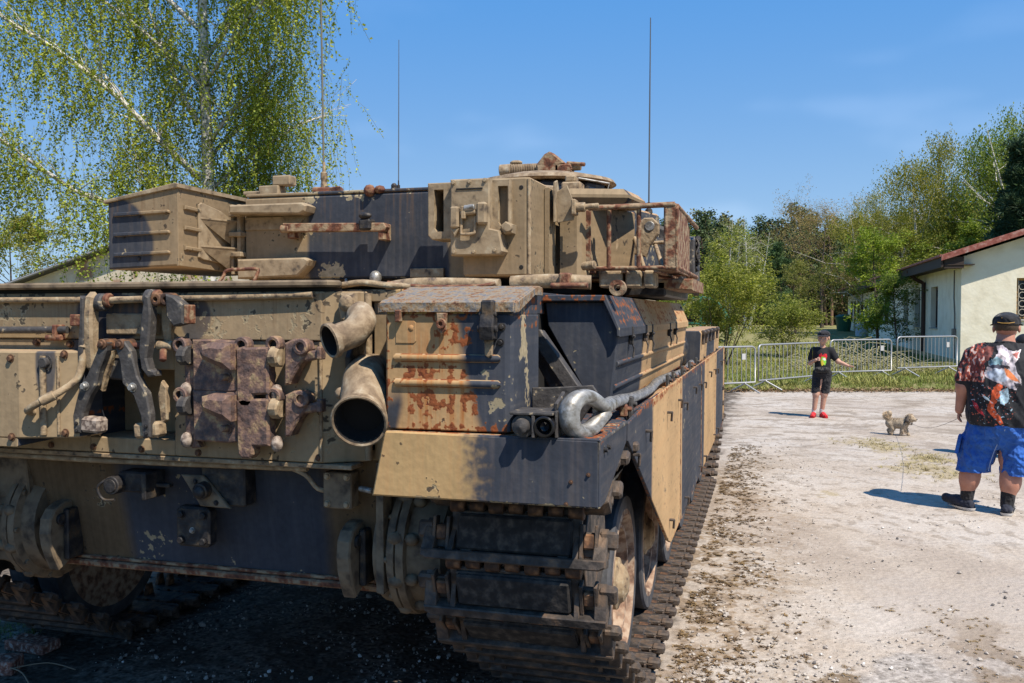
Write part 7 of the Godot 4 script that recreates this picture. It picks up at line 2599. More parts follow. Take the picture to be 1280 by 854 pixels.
# ---------------------------------------------------------------- people and the dog: smooth bodies meshed from joints
class Body:
	var bones := []                      # [a, b, radius at a, radius at b, flattening, axis of it]
	var cell := 0.014
	var k := 0.03
	var wrinkle := 0.0
	var folds: FastNoiseLite

	func add(a: Vector3, b: Vector3, ra: float, rb: float) -> void:
		bones.append([a, b, ra, rb, Vector3.ONE])

	func egg(c: Vector3, r: Vector3) -> void:
		var m := maxf(r.x, maxf(r.y, r.z))
		bones.append([c, c, m, m, Vector3(m / r.x, m / r.y, m / r.z)])

	func mesh(uvf = null, cut_low := -INF, cut_high := INF) -> ArrayMesh:
		var lo := Vector3.ONE * 1e9
		var hi := -lo
		for q: Array in bones:
			var m := maxf(q[2], q[3]) + cell * 3.0
			lo = lo.min((q[0] as Vector3).min(q[1]) - Vector3.ONE * m)
			hi = hi.max((q[0] as Vector3).max(q[1]) + Vector3.ONE * m)
		var nx := int((hi.x - lo.x) / cell) + 2
		var ny := int((hi.y - lo.y) / cell) + 2
		var nz := int((hi.z - lo.z) / cell) + 2
		var f := PackedFloat32Array()
		f.resize(nx * ny * nz)
		f.fill(1.0)
		for q: Array in bones:
			var a: Vector3 = q[0]
			var b: Vector3 = q[1]
			var ra: float = q[2]
			var rb: float = q[3]
			var sc: Vector3 = q[4]
			var m := maxf(ra, rb) + k + cell * 2.0
			var l0 := ((a.min(b) - Vector3.ONE * m - lo) / cell).floor().max(Vector3.ZERO)
			var h0 := ((a.max(b) + Vector3.ONE * m - lo) / cell).ceil().min(Vector3(nx - 1, ny - 1, nz - 1))
			var ab := b - a
			var ll := maxf(ab.length_squared(), 1e-9)
			for z in range(int(l0.z), int(h0.z) + 1):
				for y in range(int(l0.y), int(h0.y) + 1):
					var at := (z * ny + y) * nx
					for x in range(int(l0.x), int(h0.x) + 1):
						var p := lo + Vector3(x, y, z) * cell - a
						p *= sc
						var t := clampf(p.dot(ab) / ll, 0.0, 1.0)
						var d := (p - ab * t).length() - lerpf(ra, rb, t)
						var o := f[at + x]
						var h := maxf(k - absf(d - o), 0.0) / k
						f[at + x] = minf(d, o) - h * h * k * 0.25
		if wrinkle > 0.0:                                  # folds of cloth
			for z in nz:
				for y in ny:
					for x in nx:
						var i := (z * ny + y) * nx + x
						if absf(f[i]) < cell * 2.5:
							var p := lo + Vector3(x, y, z) * cell
							var w: float = folds.get_noise_3d(p.x * 620.0 + p.y * 160.0, p.y * 300.0, p.z * 620.0)
							f[i] += wrinkle * (absf(w) * 2.0 - 0.35)
		# surface nets
		var index := PackedInt32Array()
		index.resize(nx * ny * nz)
		index.fill(-1)
		var v := PackedVector3Array()
		var n := PackedVector3Array()
		var sx := nx
		var offs := [0, 1, nx, nx + 1, nx * ny, nx * ny + 1, nx * ny + nx, nx * ny + nx + 1]
		for z in nz - 1:
			for y in ny - 1:
				var row := (z * ny + y) * nx
				for x in nx - 1:
					var i := row + x
					var s := 0
					var first := f[i] < 0.0
					var mixed := false
					for o: int in offs:
						if (f[i + o] < 0.0) != first:
							mixed = true
							break
					if not mixed:
						continue
					var g := [f[i], f[i + 1], f[i + nx], f[i + nx + 1], f[i + offs[4]], f[i + offs[5]], f[i + offs[6]], f[i + offs[7]]]
					var sum := Vector3.ZERO
					for e: Array in [[0, 1], [2, 3], [4, 5], [6, 7], [0, 2], [1, 3], [4, 6], [5, 7], [0, 4], [1, 5], [2, 6], [3, 7]]:
						var da: float = g[e[0]]
						var db: float = g[e[1]]
						if (da < 0.0) != (db < 0.0):
							var t := da / (da - db)
							var pa := Vector3(e[0] & 1, (e[0] >> 1) & 1, e[0] >> 2)
							var pb := Vector3(e[1] & 1, (e[1] >> 1) & 1, e[1] >> 2)
							sum += pa.lerp(pb, t)
							s += 1
					index[i] = v.size()
					v.append(lo + (Vector3(x, y, z) + sum / s) * cell)
					var gr := Vector3(g[1] + g[3] + g[5] + g[7] - g[0] - g[2] - g[4] - g[6], g[2] + g[3] + g[6] + g[7] - g[0] - g[1] - g[4] - g[5], g[4] + g[5] + g[6] + g[7] - g[0] - g[1] - g[2] - g[3])
					n.append(gr.normalized())
		var idx := PackedInt32Array()
		var st := [1, nx, nx * ny]
		for z in range(1, nz - 1):
			for y in range(1, ny - 1):
				for x in range(1, nx - 1):
					var i := (z * ny + y) * nx + x
					var inside := f[i] < 0.0
					for ax in 3:
						if (f[i + st[ax]] < 0.0) == inside:
							continue
						var u: int = st[(ax + 1) % 3]
						var w: int = st[(ax + 2) % 3]
						var q0 := index[i]
						var q1 := index[i - u]
						var q2 := index[i - u - w]
						var q3 := index[i - w]
						if q0 < 0 or q1 < 0 or q2 < 0 or q3 < 0:
							continue
						var ym := (v[q0].y + v[q2].y) * 0.5
						if ym < cut_low or ym > cut_high:
							continue
						if inside:
							idx.append_array(PackedInt32Array([q0, q2, q1, q0, q3, q2]))
						else:
							idx.append_array(PackedInt32Array([q0, q1, q2, q0, q2, q3]))
		var out := ArrayMesh.new()
		var arr := []
		arr.resize(Mesh.ARRAY_MAX)
		arr[Mesh.ARRAY_VERTEX] = v
		arr[Mesh.ARRAY_NORMAL] = n
		arr[Mesh.ARRAY_INDEX] = idx
		if uvf != null:
			var uv := PackedVector2Array()
			for p in v:
				uv.append(uvf.call(p))
			arr[Mesh.ARRAY_TEX_UV] = uv
		out.add_surface_from_arrays(Mesh.PRIMITIVE_TRIANGLES, arr)
		return out

func mesh_part(called: String, m: Mesh, mt: Material, parent: Node3D) -> MeshInstance3D:
	var o := MeshInstance3D.new()
	o.name = called
	o.mesh = m
	o.material_override = mt
	parent.add_child(o, true)
	return o

# a hand on a finer grid: palm, four fingers of their own, thumb. d runs from wrist to knuckles, pn is where the palm faces, th the thumb's side
func hand(w: Vector3, d: Vector3, pn: Vector3, th: Vector3, size: float, curl: float, grow := 0.0) -> ArrayMesh:
	d = d.normalized()
	th = (th - d * th.dot(d)).normalized()
	pn = (pn - d * pn.dot(d) - th * pn.dot(th)).normalized()
	var b := Body.new()
	b.cell = size * 0.026
	b.k = size * 0.05
	b.add(w - d * size * 0.25, w + d * size * 0.06, size * 0.165, size * 0.15)
	for i in 4:
		var x := (0.24 - i * 0.155) * size
		var kn := w + d * size * (0.53 - absf(i - 1.3) * 0.02) + th * x
		b.add(w + d * size * 0.08 + th * x * 0.55, kn, size * 0.105, size * 0.085)
		var l: float = [0.40, 0.46, 0.43, 0.34][i] * size
		var c := curl * (1.0 + 0.12 * i)
		var d1 := (d * cos(c) + pn * sin(c)).normalized()
		var d2 := (d * cos(c * 2.1) + pn * sin(c * 2.1)).normalized()
		var d3 := (d * cos(c * 2.9) + pn * sin(c * 2.9)).normalized()
		var sp := th * (0.10 - i * 0.06)
		var p1 := kn + (d1 + sp).normalized() * l * 0.46
		var p2 := p1 + (d2 + sp * 0.6).normalized() * l * 0.31
		var p3 := p2 + d3 * l * 0.23
		b.add(kn, p1, size * 0.068, size * 0.061)
		b.add(p1, p2, size * 0.061, size * 0.055)
		b.add(p2, p3, size * 0.055, size * 0.047)
	var t0 := w + d * size * 0.14 + th * size * 0.20
	var t1 := t0 + (th * 0.62 + d * 0.72 + pn * 0.25).normalized() * size * 0.26
	var t2 := t1 + (th * 0.22 + d * 0.9 + pn * 0.35).normalized() * size * 0.22
	b.add(t0 - th * size * 0.06, t1, size * 0.10, size * 0.078)
	b.add(t1, t2, size * 0.072, size * 0.055)
	return b.mesh()

# head on its own grid: skull, jaw, nose, ears, brow and lips; faces -z
func head_mesh(c: Vector3, r: float) -> ArrayMesh:
	var b := Body.new()
	b.cell = r * 0.055
	b.k = r * 0.22
	b.egg(c + Vector3(0, r * 0.18, r * 0.08), Vector3(r * 0.78, r * 0.86, r * 0.95))
	b.egg(c + Vector3(0, -r * 0.42, -r * 0.30), Vector3(r * 0.60, r * 0.62, r * 0.62))
	b.egg(c + Vector3(0, -r * 0.85, -r * 0.52), Vector3(r * 0.28, r * 0.2, r * 0.26))
	b.add(c + Vector3(0, r * 0.05, -r * 0.86), c + Vector3(0, -r * 0.28, -r * 1.06), r * 0.10, r * 0.15)
	b.add(c + Vector3(-r * 0.36, r * 0.14, -r * 0.78), c + Vector3(r * 0.36, r * 0.14, -r * 0.78), r * 0.12, r * 0.12)
	b.add(c + Vector3(-r * 0.2, -r * 0.58, -r * 0.84), c + Vector3(r * 0.2, -r * 0.58, -r * 0.84), r * 0.08, r * 0.08)
	for s: float in [-1.0, 1.0]:
		b.egg(c + Vector3(s * r * 0.86, -r * 0.05, r * 0.05), Vector3(r * 0.10, r * 0.30, r * 0.19))
		b.egg(c + Vector3(s * r * 0.45, -r * 0.28, -r * 0.58), Vector3(r * 0.25, r * 0.25, r * 0.25))
	return b.mesh()

func eyes_and_mouth(c: Vector3, r: float, o: Node3D, lips: Material) -> void:
	for s: float in [-1.0, 1.0]:
		var b := mb()
		b.ball(c + Vector3(s * r * 0.33, r * 0.0, -r * 0.80), Vector3(r * 0.13, r * 0.08, r * 0.08), 10)
		var e := part("eye", b, M.eye_white, o, true)
		b = mb()
		b.ball(c + Vector3(s * r * 0.33, r * 0.0, -r * 0.865), Vector3(r * 0.055, r * 0.055, r * 0.03), 8)
		part("pupil", b, M.soot, e, true)
	var b := mb()
	b.ball(c + Vector3(0, -r * 0.58, -r * 0.90), Vector3(r * 0.24, r * 0.06, r * 0.06), 10)
	part("mouth", b, lips, o, true)

func cap(c: Vector3, r: float, m: Material, o: Node3D, brim_to: Vector3) -> MeshInstance3D:
	var b := Body.new()
	b.cell = r * 0.08
	b.k = r * 0.15
	b.egg(c + Vector3(0, r * 0.36, r * 0.05), Vector3(r * 0.93, r * 0.72, r * 1.08))
	var crown := mesh_part("cap", b.mesh(null, c.y + r * 0.22), m, o)
	var q := mb()
	var side := brim_to.cross(Vector3.UP).normalized()
	for k in 10:
		var a0 := -1.05 + 2.1 * k / 10.0
		var a1 := -1.05 + 2.1 * (k + 1) / 10.0
		var p := []
		for e: Array in [[a0, 0.90, 0.30], [a1, 0.90, 0.30], [a1, 1.62 - a1 * a1 * 0.35, 0.14], [a0, 1.62 - a0 * a0 * 0.35, 0.14]]:
			p.append(c + (brim_to * cos(e[0]) + side * sin(e[0])) * r * (e[1] as float) + Vector3(0, r * (e[2] as float), 0))
		q.quad(p[0], p[1], p[2], p[3], Vector3.UP)
		q.quad(p[0] - Vector3(0, r * 0.06, 0), p[1] - Vector3(0, r * 0.06, 0), p[2] - Vector3(0, r * 0.06, 0), p[3] - Vector3(0, r * 0.06, 0), Vector3.DOWN)
		q.quad(p[3], p[2], p[2] - Vector3(0, r * 0.06, 0), p[3] - Vector3(0, r * 0.06, 0), p[2] - c)
	part("brim", q, m, crown, true)
	return crown

func shoe(called: String, heel: Vector3, toe: Vector3, w: float, h: float, upper: Material, sole: Material, o: Node3D) -> void:
	var d := (toe - heel).normalized()
	var b := Body.new()
	b.cell = w * 0.16
	b.k = w * 0.3
	b.add(heel + Vector3(0, h * 0.45, 0), toe + Vector3(0, h * 0.36, 0), w * 0.44, w * 0.42)
	b.add(heel + d * w * 0.3 + Vector3(0, h * 0.8, 0), heel + d * w * 1.2 + Vector3(0, h * 0.62, 0), w * 0.42, w * 0.40)
	var s := mesh_part(called, b.mesh(null, heel.y + h * 0.16), upper, o)
	b = Body.new()
	b.cell = w * 0.14
	b.k = w * 0.1
	b.add(heel + Vector3(0, h * 0.3, 0), toe + Vector3(0, h * 0.28, 0), w * 0.5, w * 0.47)
	mesh_part("sole", b.mesh(null, heel.y + 0.002, heel.y + h * 0.30), sole, s)

func cloth(called: String, c: Color, rough := 0.85) -> StandardMaterial3D:
	var m := tri_mat(called, noise_tex(0.02, 256, ramp([0.0, c * 0.75, 0.5, c, 1.0, c * 1.25]), 81, 5), 1.5, rough, 0.0, noise_tex(0.011, 256, null, 82, 4), 6.0)
	m.rim_enabled = true
	m.rim = 0.2
	return m

# the print on the man's back: a wolf's head over red and blue splashes, drawn in the shirt's own centimetres
func shirt_image(sd: int) -> ImageTexture:
	var im := Image.create(384, 384, false, Image.FORMAT_RGB8)
	var nz := FastNoiseLite.new()
	nz.seed = sd
	nz.frequency = 0.012
	nz.fractal_octaves = 4
	var shapes := [
		[P([395, 285, 430, 270, 475, 312, 520, 320, 556, 310, 530, 360, 515, 410, 525, 460, 552, 520, 556, 555, 520, 590, 480, 580, 420, 550, 350, 520, 310, 490, 340, 430, 370, 380, 405, 330]), Color(0.40, 0.36, 0.38)],
		[P([395, 285, 430, 270, 480, 320, 500, 370, 470, 400, 430, 380, 405, 330]), Color(0.66, 0.58, 0.60)],
		[P([478, 322, 556, 306, 532, 372, 508, 405]), Color(0.70, 0.60, 0.60)],
		[P([496, 334, 545, 318, 520, 372]), Color(0.45, 0.14, 0.12)],
		[P([345, 385, 400, 360, 440, 380, 430, 415, 380, 425, 345, 415]), Color(0.20, 0.33, 0.38)],
		[P([330, 470, 400, 440, 440, 460, 470, 520, 430, 540, 360, 515]), Color(0.33, 0.38, 0.45)],
		[P([330, 425, 420, 415, 470, 425, 440, 445, 360, 440]), Color(0.05, 0.05, 0.07)],
		[P([440, 430, 475, 450, 520, 505, 545, 535, 500, 525, 460, 490]), Color(0.55, 0.17, 0.06)],
		[P([455, 420, 478, 425, 480, 442, 460, 442]), Color(0.04, 0.03, 0.03)],
		[P([515, 540, 553, 545, 550, 570, 520, 580]), Color(0.03, 0.03, 0.04)],
		[P([400, 545, 440, 560, 420, 640, 380, 720, 420, 780, 445, 840, 425, 845, 380, 790, 335, 740, 355, 690, 375, 610]), Color(0.60, 0.10, 0.035)],
		[P([420, 600, 470, 580, 480, 660, 455, 700, 420, 690]), Color(0.35, 0.50, 0.58)],
		[P([235, 680, 270, 700, 310, 760, 330, 790, 290, 770, 250, 720]), Color(0.45, 0.03, 0.04)],
		[P([300, 620, 350, 660, 360, 680, 320, 660]), Color(0.4, 0.5, 0.55)],
		[P([235, 330, 330, 280, 385, 290, 360, 360, 310, 420, 300, 470, 240, 540, 160, 530, 200, 430]), Color(0.16, 0.05, 0.04)],
	]
	for j in 384:
		for i in 384:
			var lx := -0.46 + 0.92 * i / 384.0
			var ly := 1.50 - 0.92 * j / 384.0
			var c := Color(0.012, 0.013, 0.017)
			# back to the drawing's units
			var qx := ((lx + 0.0) * 147.0 + 1255.0 - 1180.0) * 5.89
			var qy := (393.0 + (1.7 - ly) * 147.0 - 385.0) * 5.89
			var w := nz.get_noise_2d(qx, qy)
			var w2 := nz.get_noise_2d(qx * 3.0 + 400.0, qy * 3.0)
			var q := Vector2(qx + w * 9.0 + w2 * 6.0, qy + w2 * 8.0)
			for s: Array in shapes:
				if Geometry2D.is_point_in_polygon(q, s[0]):
					c = s[1]
					var v := nz.get_noise_2d(qx * 1.6 + 90.0, qy * 1.3 - 50.0)
					c = c * clampf(1.0 + v * 1.3, 0.35, 1.5)
			# sleeve: marbled flames
			if qx < 320.0 and qy < 545.0:
				var fl := nz.get_noise_2d(qx * 2.4 + 700.0, qy * 1.3)
				if fl > 0.33:
					c = Color(0.66, 0.50, 0.44)
				elif fl > 0.16:
					c = Color(0.48, 0.13, 0.06)
				elif fl > -0.05:
					c = Color(0.20, 0.028, 0.026)
			elif w2 > 0.40 and qy > 560.0 and qx > 230.0 and qx < 520.0:
				c = Color(0.55, 0.12, 0.07) if w > 0.0 else Color(0.3, 0.42, 0.5)
			im.set_pixel(i, j, Color(clampf(c.r, 0, 1), clampf(c.g, 0, 1), clampf(c.b, 0, 1)).linear_to_srgb())
	return ImageTexture.create_from_image(im)

func boy_image() -> ImageTexture:
	var im := Image.create(128, 128, false, Image.FORMAT_RGB8)
	var nz := FastNoiseLite.new()
	nz.seed = 4
	nz.frequency = 0.05
	for j in 128:
		for i in 128:
			var x := i / 128.0
			var y := j / 128.0
			var w := nz.get_noise_2d(i, j) * 0.09
			var c := Color(0.013, 0.013, 0.016)
			if absf(x - 0.52) + w < 0.20 and y > 0.28 + w and y < 0.50 + w:
				c = Color(0.55, 0.02, 0.03)
			if Vector2((x - 0.55) * 1.2, y - 0.56).length() + w < 0.17:
				c = Color(0.22, 0.55, 0.06)
			if Vector2((x - 0.50) * 1.4, y - 0.64).length() + w < 0.11:
				c = Color(0.65, 0.50, 0.05)
			if Vector2(x - 0.60, y - 0.50).length() + w < 0.05:
				c = Color(0.7, 0.7, 0.65)
			im.set_pixel(i, j, c.linear_to_srgb())
	return ImageTexture.create_from_image(im)

func build_man() -> void:
	var o := thing("person", Vector3(1.93, 0.006, -8.5), "heavy man seen from behind in black shirt with wolf print, blue shorts and black cap", "person")
	org = Vector3.ZERO
	o.rotation.y = deg_to_rad(-13.5)
	# body in skin: x to the right as seen from behind, -z is where he walks
	var b := Body.new()
	b.cell = 0.015
	b.k = 0.05
	b.add(Vector3(0, 0.90, 0), Vector3(0, 1.05, -0.04), 0.19, 0.20)
	b.add(Vector3(0, 1.05, -0.03), Vector3(0, 1.28, 0.0), 0.20, 0.15)
	b.add(Vector3(-0.17, 1.34, 0.01), Vector3(0.17, 1.34, 0.01), 0.085, 0.085)
	b.add(Vector3(0, 1.32, 0.01), Vector3(0.01, 1.50, -0.02), 0.085, 0.072)
	b.add(Vector3(-0.225, 1.33, 0.01), Vector3(-0.30, 1.08, 0.03), 0.075, 0.058)
	b.add(Vector3(-0.30, 1.08, 0.03), Vector3(-0.335, 0.86, -0.01), 0.057, 0.036)
	b.add(Vector3(0.225, 1.33, 0.01), Vector3(0.32, 1.09, 0.0), 0.075, 0.058)
	b.add(Vector3(0.32, 1.09, 0.0), Vector3(0.34, 0.90, -0.16), 0.057, 0.036)
	b.add(Vector3(-0.10, 0.86, 0.0), Vector3(-0.21, 0.48, 0.01), 0.125, 0.085)
	b.add(Vector3(0.10, 0.86, 0.0), Vector3(0.06, 0.48, 0.03), 0.125, 0.085)
	b.add(Vector3(-0.21, 0.48, 0.01), Vector3(-0.245, 0.27, 0.04), 0.075, 0.074)
	b.add(Vector3(-0.245, 0.30, 0.04), Vector3(-0.27, 0.10, 0.02), 0.074, 0.046)
	b.add(Vector3(0.06, 0.48, 0.03), Vector3(0.065, 0.27, 0.07), 0.075, 0.074)
	b.add(Vector3(0.065, 0.30, 0.07), Vector3(0.04, 0.10, 0.08), 0.074, 0.046)
	var body := mesh_part("body", b.mesh(), M.skin_red, o)
	var hc := Vector3(0.015, 1.575, -0.03)
	mesh_part("head", head_mesh(hc, 0.112), M.skin_red, o)
	eyes_and_mouth(hc, 0.112, o, M.lip)
	mesh_part("left_hand", hand(Vector3(-0.337, 0.85, -0.012), Vector3(-0.05, -1, -0.12), Vector3(0.9, 0, 0.25), Vector3(0.1, 0, -1), 0.105, 0.28), M.skin_red, o)
	mesh_part("right_hand", hand(Vector3(0.34, 0.89, -0.165), Vector3(0.1, -0.5, -0.8), Vector3(-0.9, 0, 0), Vector3(0, 1, -0.5), 0.105, 0.75), M.skin_red, o)
	# hair: a cropped fringe under the cap
	b = Body.new()
	b.cell = 0.009
	b.k = 0.02
	b.egg(hc + Vector3(0, 0.022, 0.012), Vector3(0.093, 0.092, 0.111))
	mesh_part("hair", b.mesh(null, hc.y - 0.018, hc.y + 0.04), M.hair_brown, o)
	var cp := cap(hc + Vector3(0, 0.012, 0.0), 0.118, M.black_cloth, o, Vector3(0, 0, -1))
	# embroidery on the back of the cap
	var q := mb()
	q.obox(Transform3D(Basis(Vector3.RIGHT, 0.5), hc + Vector3(-0.015, 0.085, 0.112)), Vector3(0.045, 0.012, 0.006), 0.002)
	q.obox(Transform3D(Basis(Vector3.RIGHT, 0.5) * Basis(Vector3.FORWARD, 0.4), hc + Vector3(-0.005, 0.094, 0.107)), Vector3(0.02, 0.008, 0.006), 0.002)
	part("cap_emblem", q, M.gold_thread, cp, true)
	q = mb()
	q.tube(V([-0.065 + hc.x, hc.y + 0.052, 0.095, -0.03 + hc.x, hc.y + 0.045, 0.118, 0.02 + hc.x, hc.y + 0.045, 0.120, 0.06 + hc.x, hc.y + 0.052, 0.098]), 0.0035, 6)
	part("cap_strap", q, M.gold_thread, cp, true)
	# shirt
	b = Body.new()
	b.wrinkle = 0.016
	b.folds = noise_a
	b.cell = 0.012
	b.k = 0.055
	b.add(Vector3(0, 0.80, -0.01), Vector3(0, 1.02, -0.05), 0.245, 0.255)
	b.add(Vector3(-0.07, 0.86, 0.02), Vector3(-0.06, 1.1, 0.03), 0.215, 0.20)
	b.add(Vector3(0.07, 0.86, 0.02), Vector3(0.06, 1.1, 0.03), 0.215, 0.20)
	b.add(Vector3(-0.05, 1.05, 0.0), Vector3(-0.065, 1.25, 0.02), 0.21, 0.178)
	b.add(Vector3(0.05, 1.05, 0.0), Vector3(0.065, 1.25, 0.02), 0.21, 0.178)
	b.add(Vector3(-0.16, 1.335, 0.01), Vector3(0.16, 1.335, 0.01), 0.10, 0.10)
	b.add(Vector3(-0.215, 1.33, 0.01), Vector3(-0.285, 1.15, 0.025), 0.096, 0.094)
	b.add(Vector3(-0.06, 1.385, 0.01), Vector3(0.07, 1.385, 0.01), 0.098, 0.098)
	b.egg(Vector3(0.0, 1.41, 0.01), Vector3(0.105, 0.09, 0.105))
	b.add(Vector3(0.215, 1.33, 0.01), Vector3(0.30, 1.15, 0.01), 0.096, 0.094)
	var back := func(p: Vector3) -> Vector2: return Vector2((p.x + 0.46) / 0.92, (1.50 - p.y) / 0.92) if p.z > -0.09 else Vector2(0.99, 0.99)
	var sh := mesh_part("shirt", b.mesh(back, 0.755, 1.452), M.wolf_shirt, o)
	q = mb()
	q.tube(smooth_path(V([-0.075, 1.44, 0.01, -0.05, 1.452, 0.06, 0.01, 1.455, 0.078, 0.06, 1.45, 0.06, 0.09, 1.44, 0.01]), 4), 0.016, 8)
	part("collar", q, M.black_cloth, sh, true)
	# shorts
	b = Body.new()
	b.wrinkle = 0.02
	b.folds = noise_a
	b.cell = 0.011
	b.k = 0.025
	b.add(Vector3(0, 0.83, 0.0), Vector3(0, 0.76, 0.02), 0.225, 0.22)
	b.add(Vector3(-0.115, 0.78, 0.01), Vector3(-0.225, 0.33, 0.015), 0.15, 0.128)
	b.add(Vector3(0.115, 0.78, 0.01), Vector3(0.115, 0.30, 0.035), 0.15, 0.13)
	b.add(Vector3(-0.26, 0.62, 0.01), Vector3(-0.30, 0.50, 0.015), 0.06, 0.055)
	var so := mesh_part("shorts", b.mesh(null, 0.345), M.blue_cloth, o)
	q = mb()
	q.tube(smooth_path(V([0.02, 0.74, 0.235, -0.045, 0.58, 0.15, -0.085, 0.45, 0.125, -0.10, 0.37, 0.125]), 4), 0.0035, 6)
	part("seam", q, M.seam_pale, so, true)
	q = mb()
	q.obox(Transform3D(Basis(Vector3.FORWARD, 0.18), Vector3(-0.335, 0.57, 0.02)), Vector3(0.03, 0.16, 0.15), 0.012)
	part("side_pocket", q, M.blue_cloth, so, true)
	# socks and shoes: left foot seen from its side, right from its heel
	for f: Array in [[Vector3(-0.268, 0.085, 0.025), Vector3(-0.255, 0.19, 0.03)], [Vector3(0.042, 0.085, 0.08), Vector3(0.05, 0.19, 0.08)]]:
		b = Body.new()
		b.cell = 0.009
		b.k = 0.01
		b.add(f[0], f[1], 0.053, 0.058)
		mesh_part("sock", b.mesh(null, -INF, 0.215), M.black_cloth, o)
	shoe("shoe", Vector3(-0.24, 0.0, 0.05), Vector3(-0.43, 0.045, -0.04), 0.098, 0.10, M.navy_shoe, M.white_sole, o)
	shoe("shoe", Vector3(0.04, 0.0, 0.12), Vector3(0.06, 0.0, -0.10), 0.10, 0.105, M.navy_shoe, M.white_sole, o)

func build_other_person() -> Node3D:
	var o := thing("person", Vector3(2.84, 0.006, -11.7), "dark-haired person almost hidden behind the heavy man at the picture's edge", "person")
	org = Vector3.ZERO
	o.rotation.y = deg_to_rad(-14.0)
	var b := Body.new()
	b.cell = 0.02
	b.k = 0.04
	b.add(Vector3(0, 0.75, 0), Vector3(0, 1.08, 0), 0.125, 0.12)
	b.add(Vector3(-0.13, 1.14, 0), Vector3(0.13, 1.14, 0), 0.062, 0.062)
	b.add(Vector3(0, 1.14, 0), Vector3(0, 1.26, 0), 0.055, 0.05)
	for s: float in [-1.0, 1.0]:
		b.add(Vector3(s * 0.16, 1.13, 0), Vector3(s * 0.20, 0.90, 0.02), 0.05, 0.04)
		b.add(Vector3(s * 0.20, 0.90, 0.02), Vector3(s * 0.20, 0.70, -0.06), 0.04, 0.03)
		b.add(Vector3(s * 0.07, 0.75, 0), Vector3(s * 0.08, 0.40, 0), 0.085, 0.06)
		b.add(Vector3(s * 0.08, 0.40, 0), Vector3(s * 0.08, 0.06, 0.02), 0.055, 0.04)
	mesh_part("body", b.mesh(), M.skin, o)
	var hc := Vector3(0.03, 1.345, -0.01)
	mesh_part("head", head_mesh(hc, 0.1), M.skin, o)
	eyes_and_mouth(hc, 0.1, o, M.lip)
	for s: float in [-1.0, 1.0]:
		mesh_part("hand", hand(Vector3(s * 0.20, 0.69, -0.065), Vector3(0, -1, -0.2), Vector3(-s, 0, 0), Vector3(0, 0, -1), 0.085, 0.35), M.skin, o)
		shoe("shoe", Vector3(s * 0.08, 0.0, 0.06), Vector3(s * 0.09, 0.0, -0.12), 0.085, 0.085, M.navy_shoe, M.white_sole, o)
	b = Body.new()
	b.cell = 0.012
	b.k = 0.03
	b.egg(hc + Vector3(0, 0.03, 0.025), Vector3(0.102, 0.095, 0.105))
	b.egg(hc + Vector3(0, -0.05, 0.06), Vector3(0.085, 0.09, 0.06))
	mesh_part("hair", b.mesh(), M.hair_black, o)
	b = Body.new()
	b.cell = 0.02
	b.k = 0.05
	b.add(Vector3(0, 0.70, 0), Vector3(0, 1.05, 0), 0.15, 0.145)
	b.add(Vector3(-0.13, 1.13, 0), Vector3(0.13, 1.13, 0), 0.078, 0.078)
	for s: float in [-1.0, 1.0]:
		b.add(Vector3(s * 0.16, 1.13, 0), Vector3(s * 0.19, 0.96, 0.01), 0.07, 0.066)
	mesh_part("shirt", b.mesh(null, -INF, 1.2), M.grey_cloth, o)
	b = Body.new()
	b.cell = 0.02
	b.k = 0.04
	for s: float in [-1.0, 1.0]:
		b.add(Vector3(s * 0.07, 0.74, 0), Vector3(s * 0.08, 0.10, 0.0), 0.105, 0.075)
	mesh_part("trousers", b.mesh(), M.black_cloth, o)
	return o

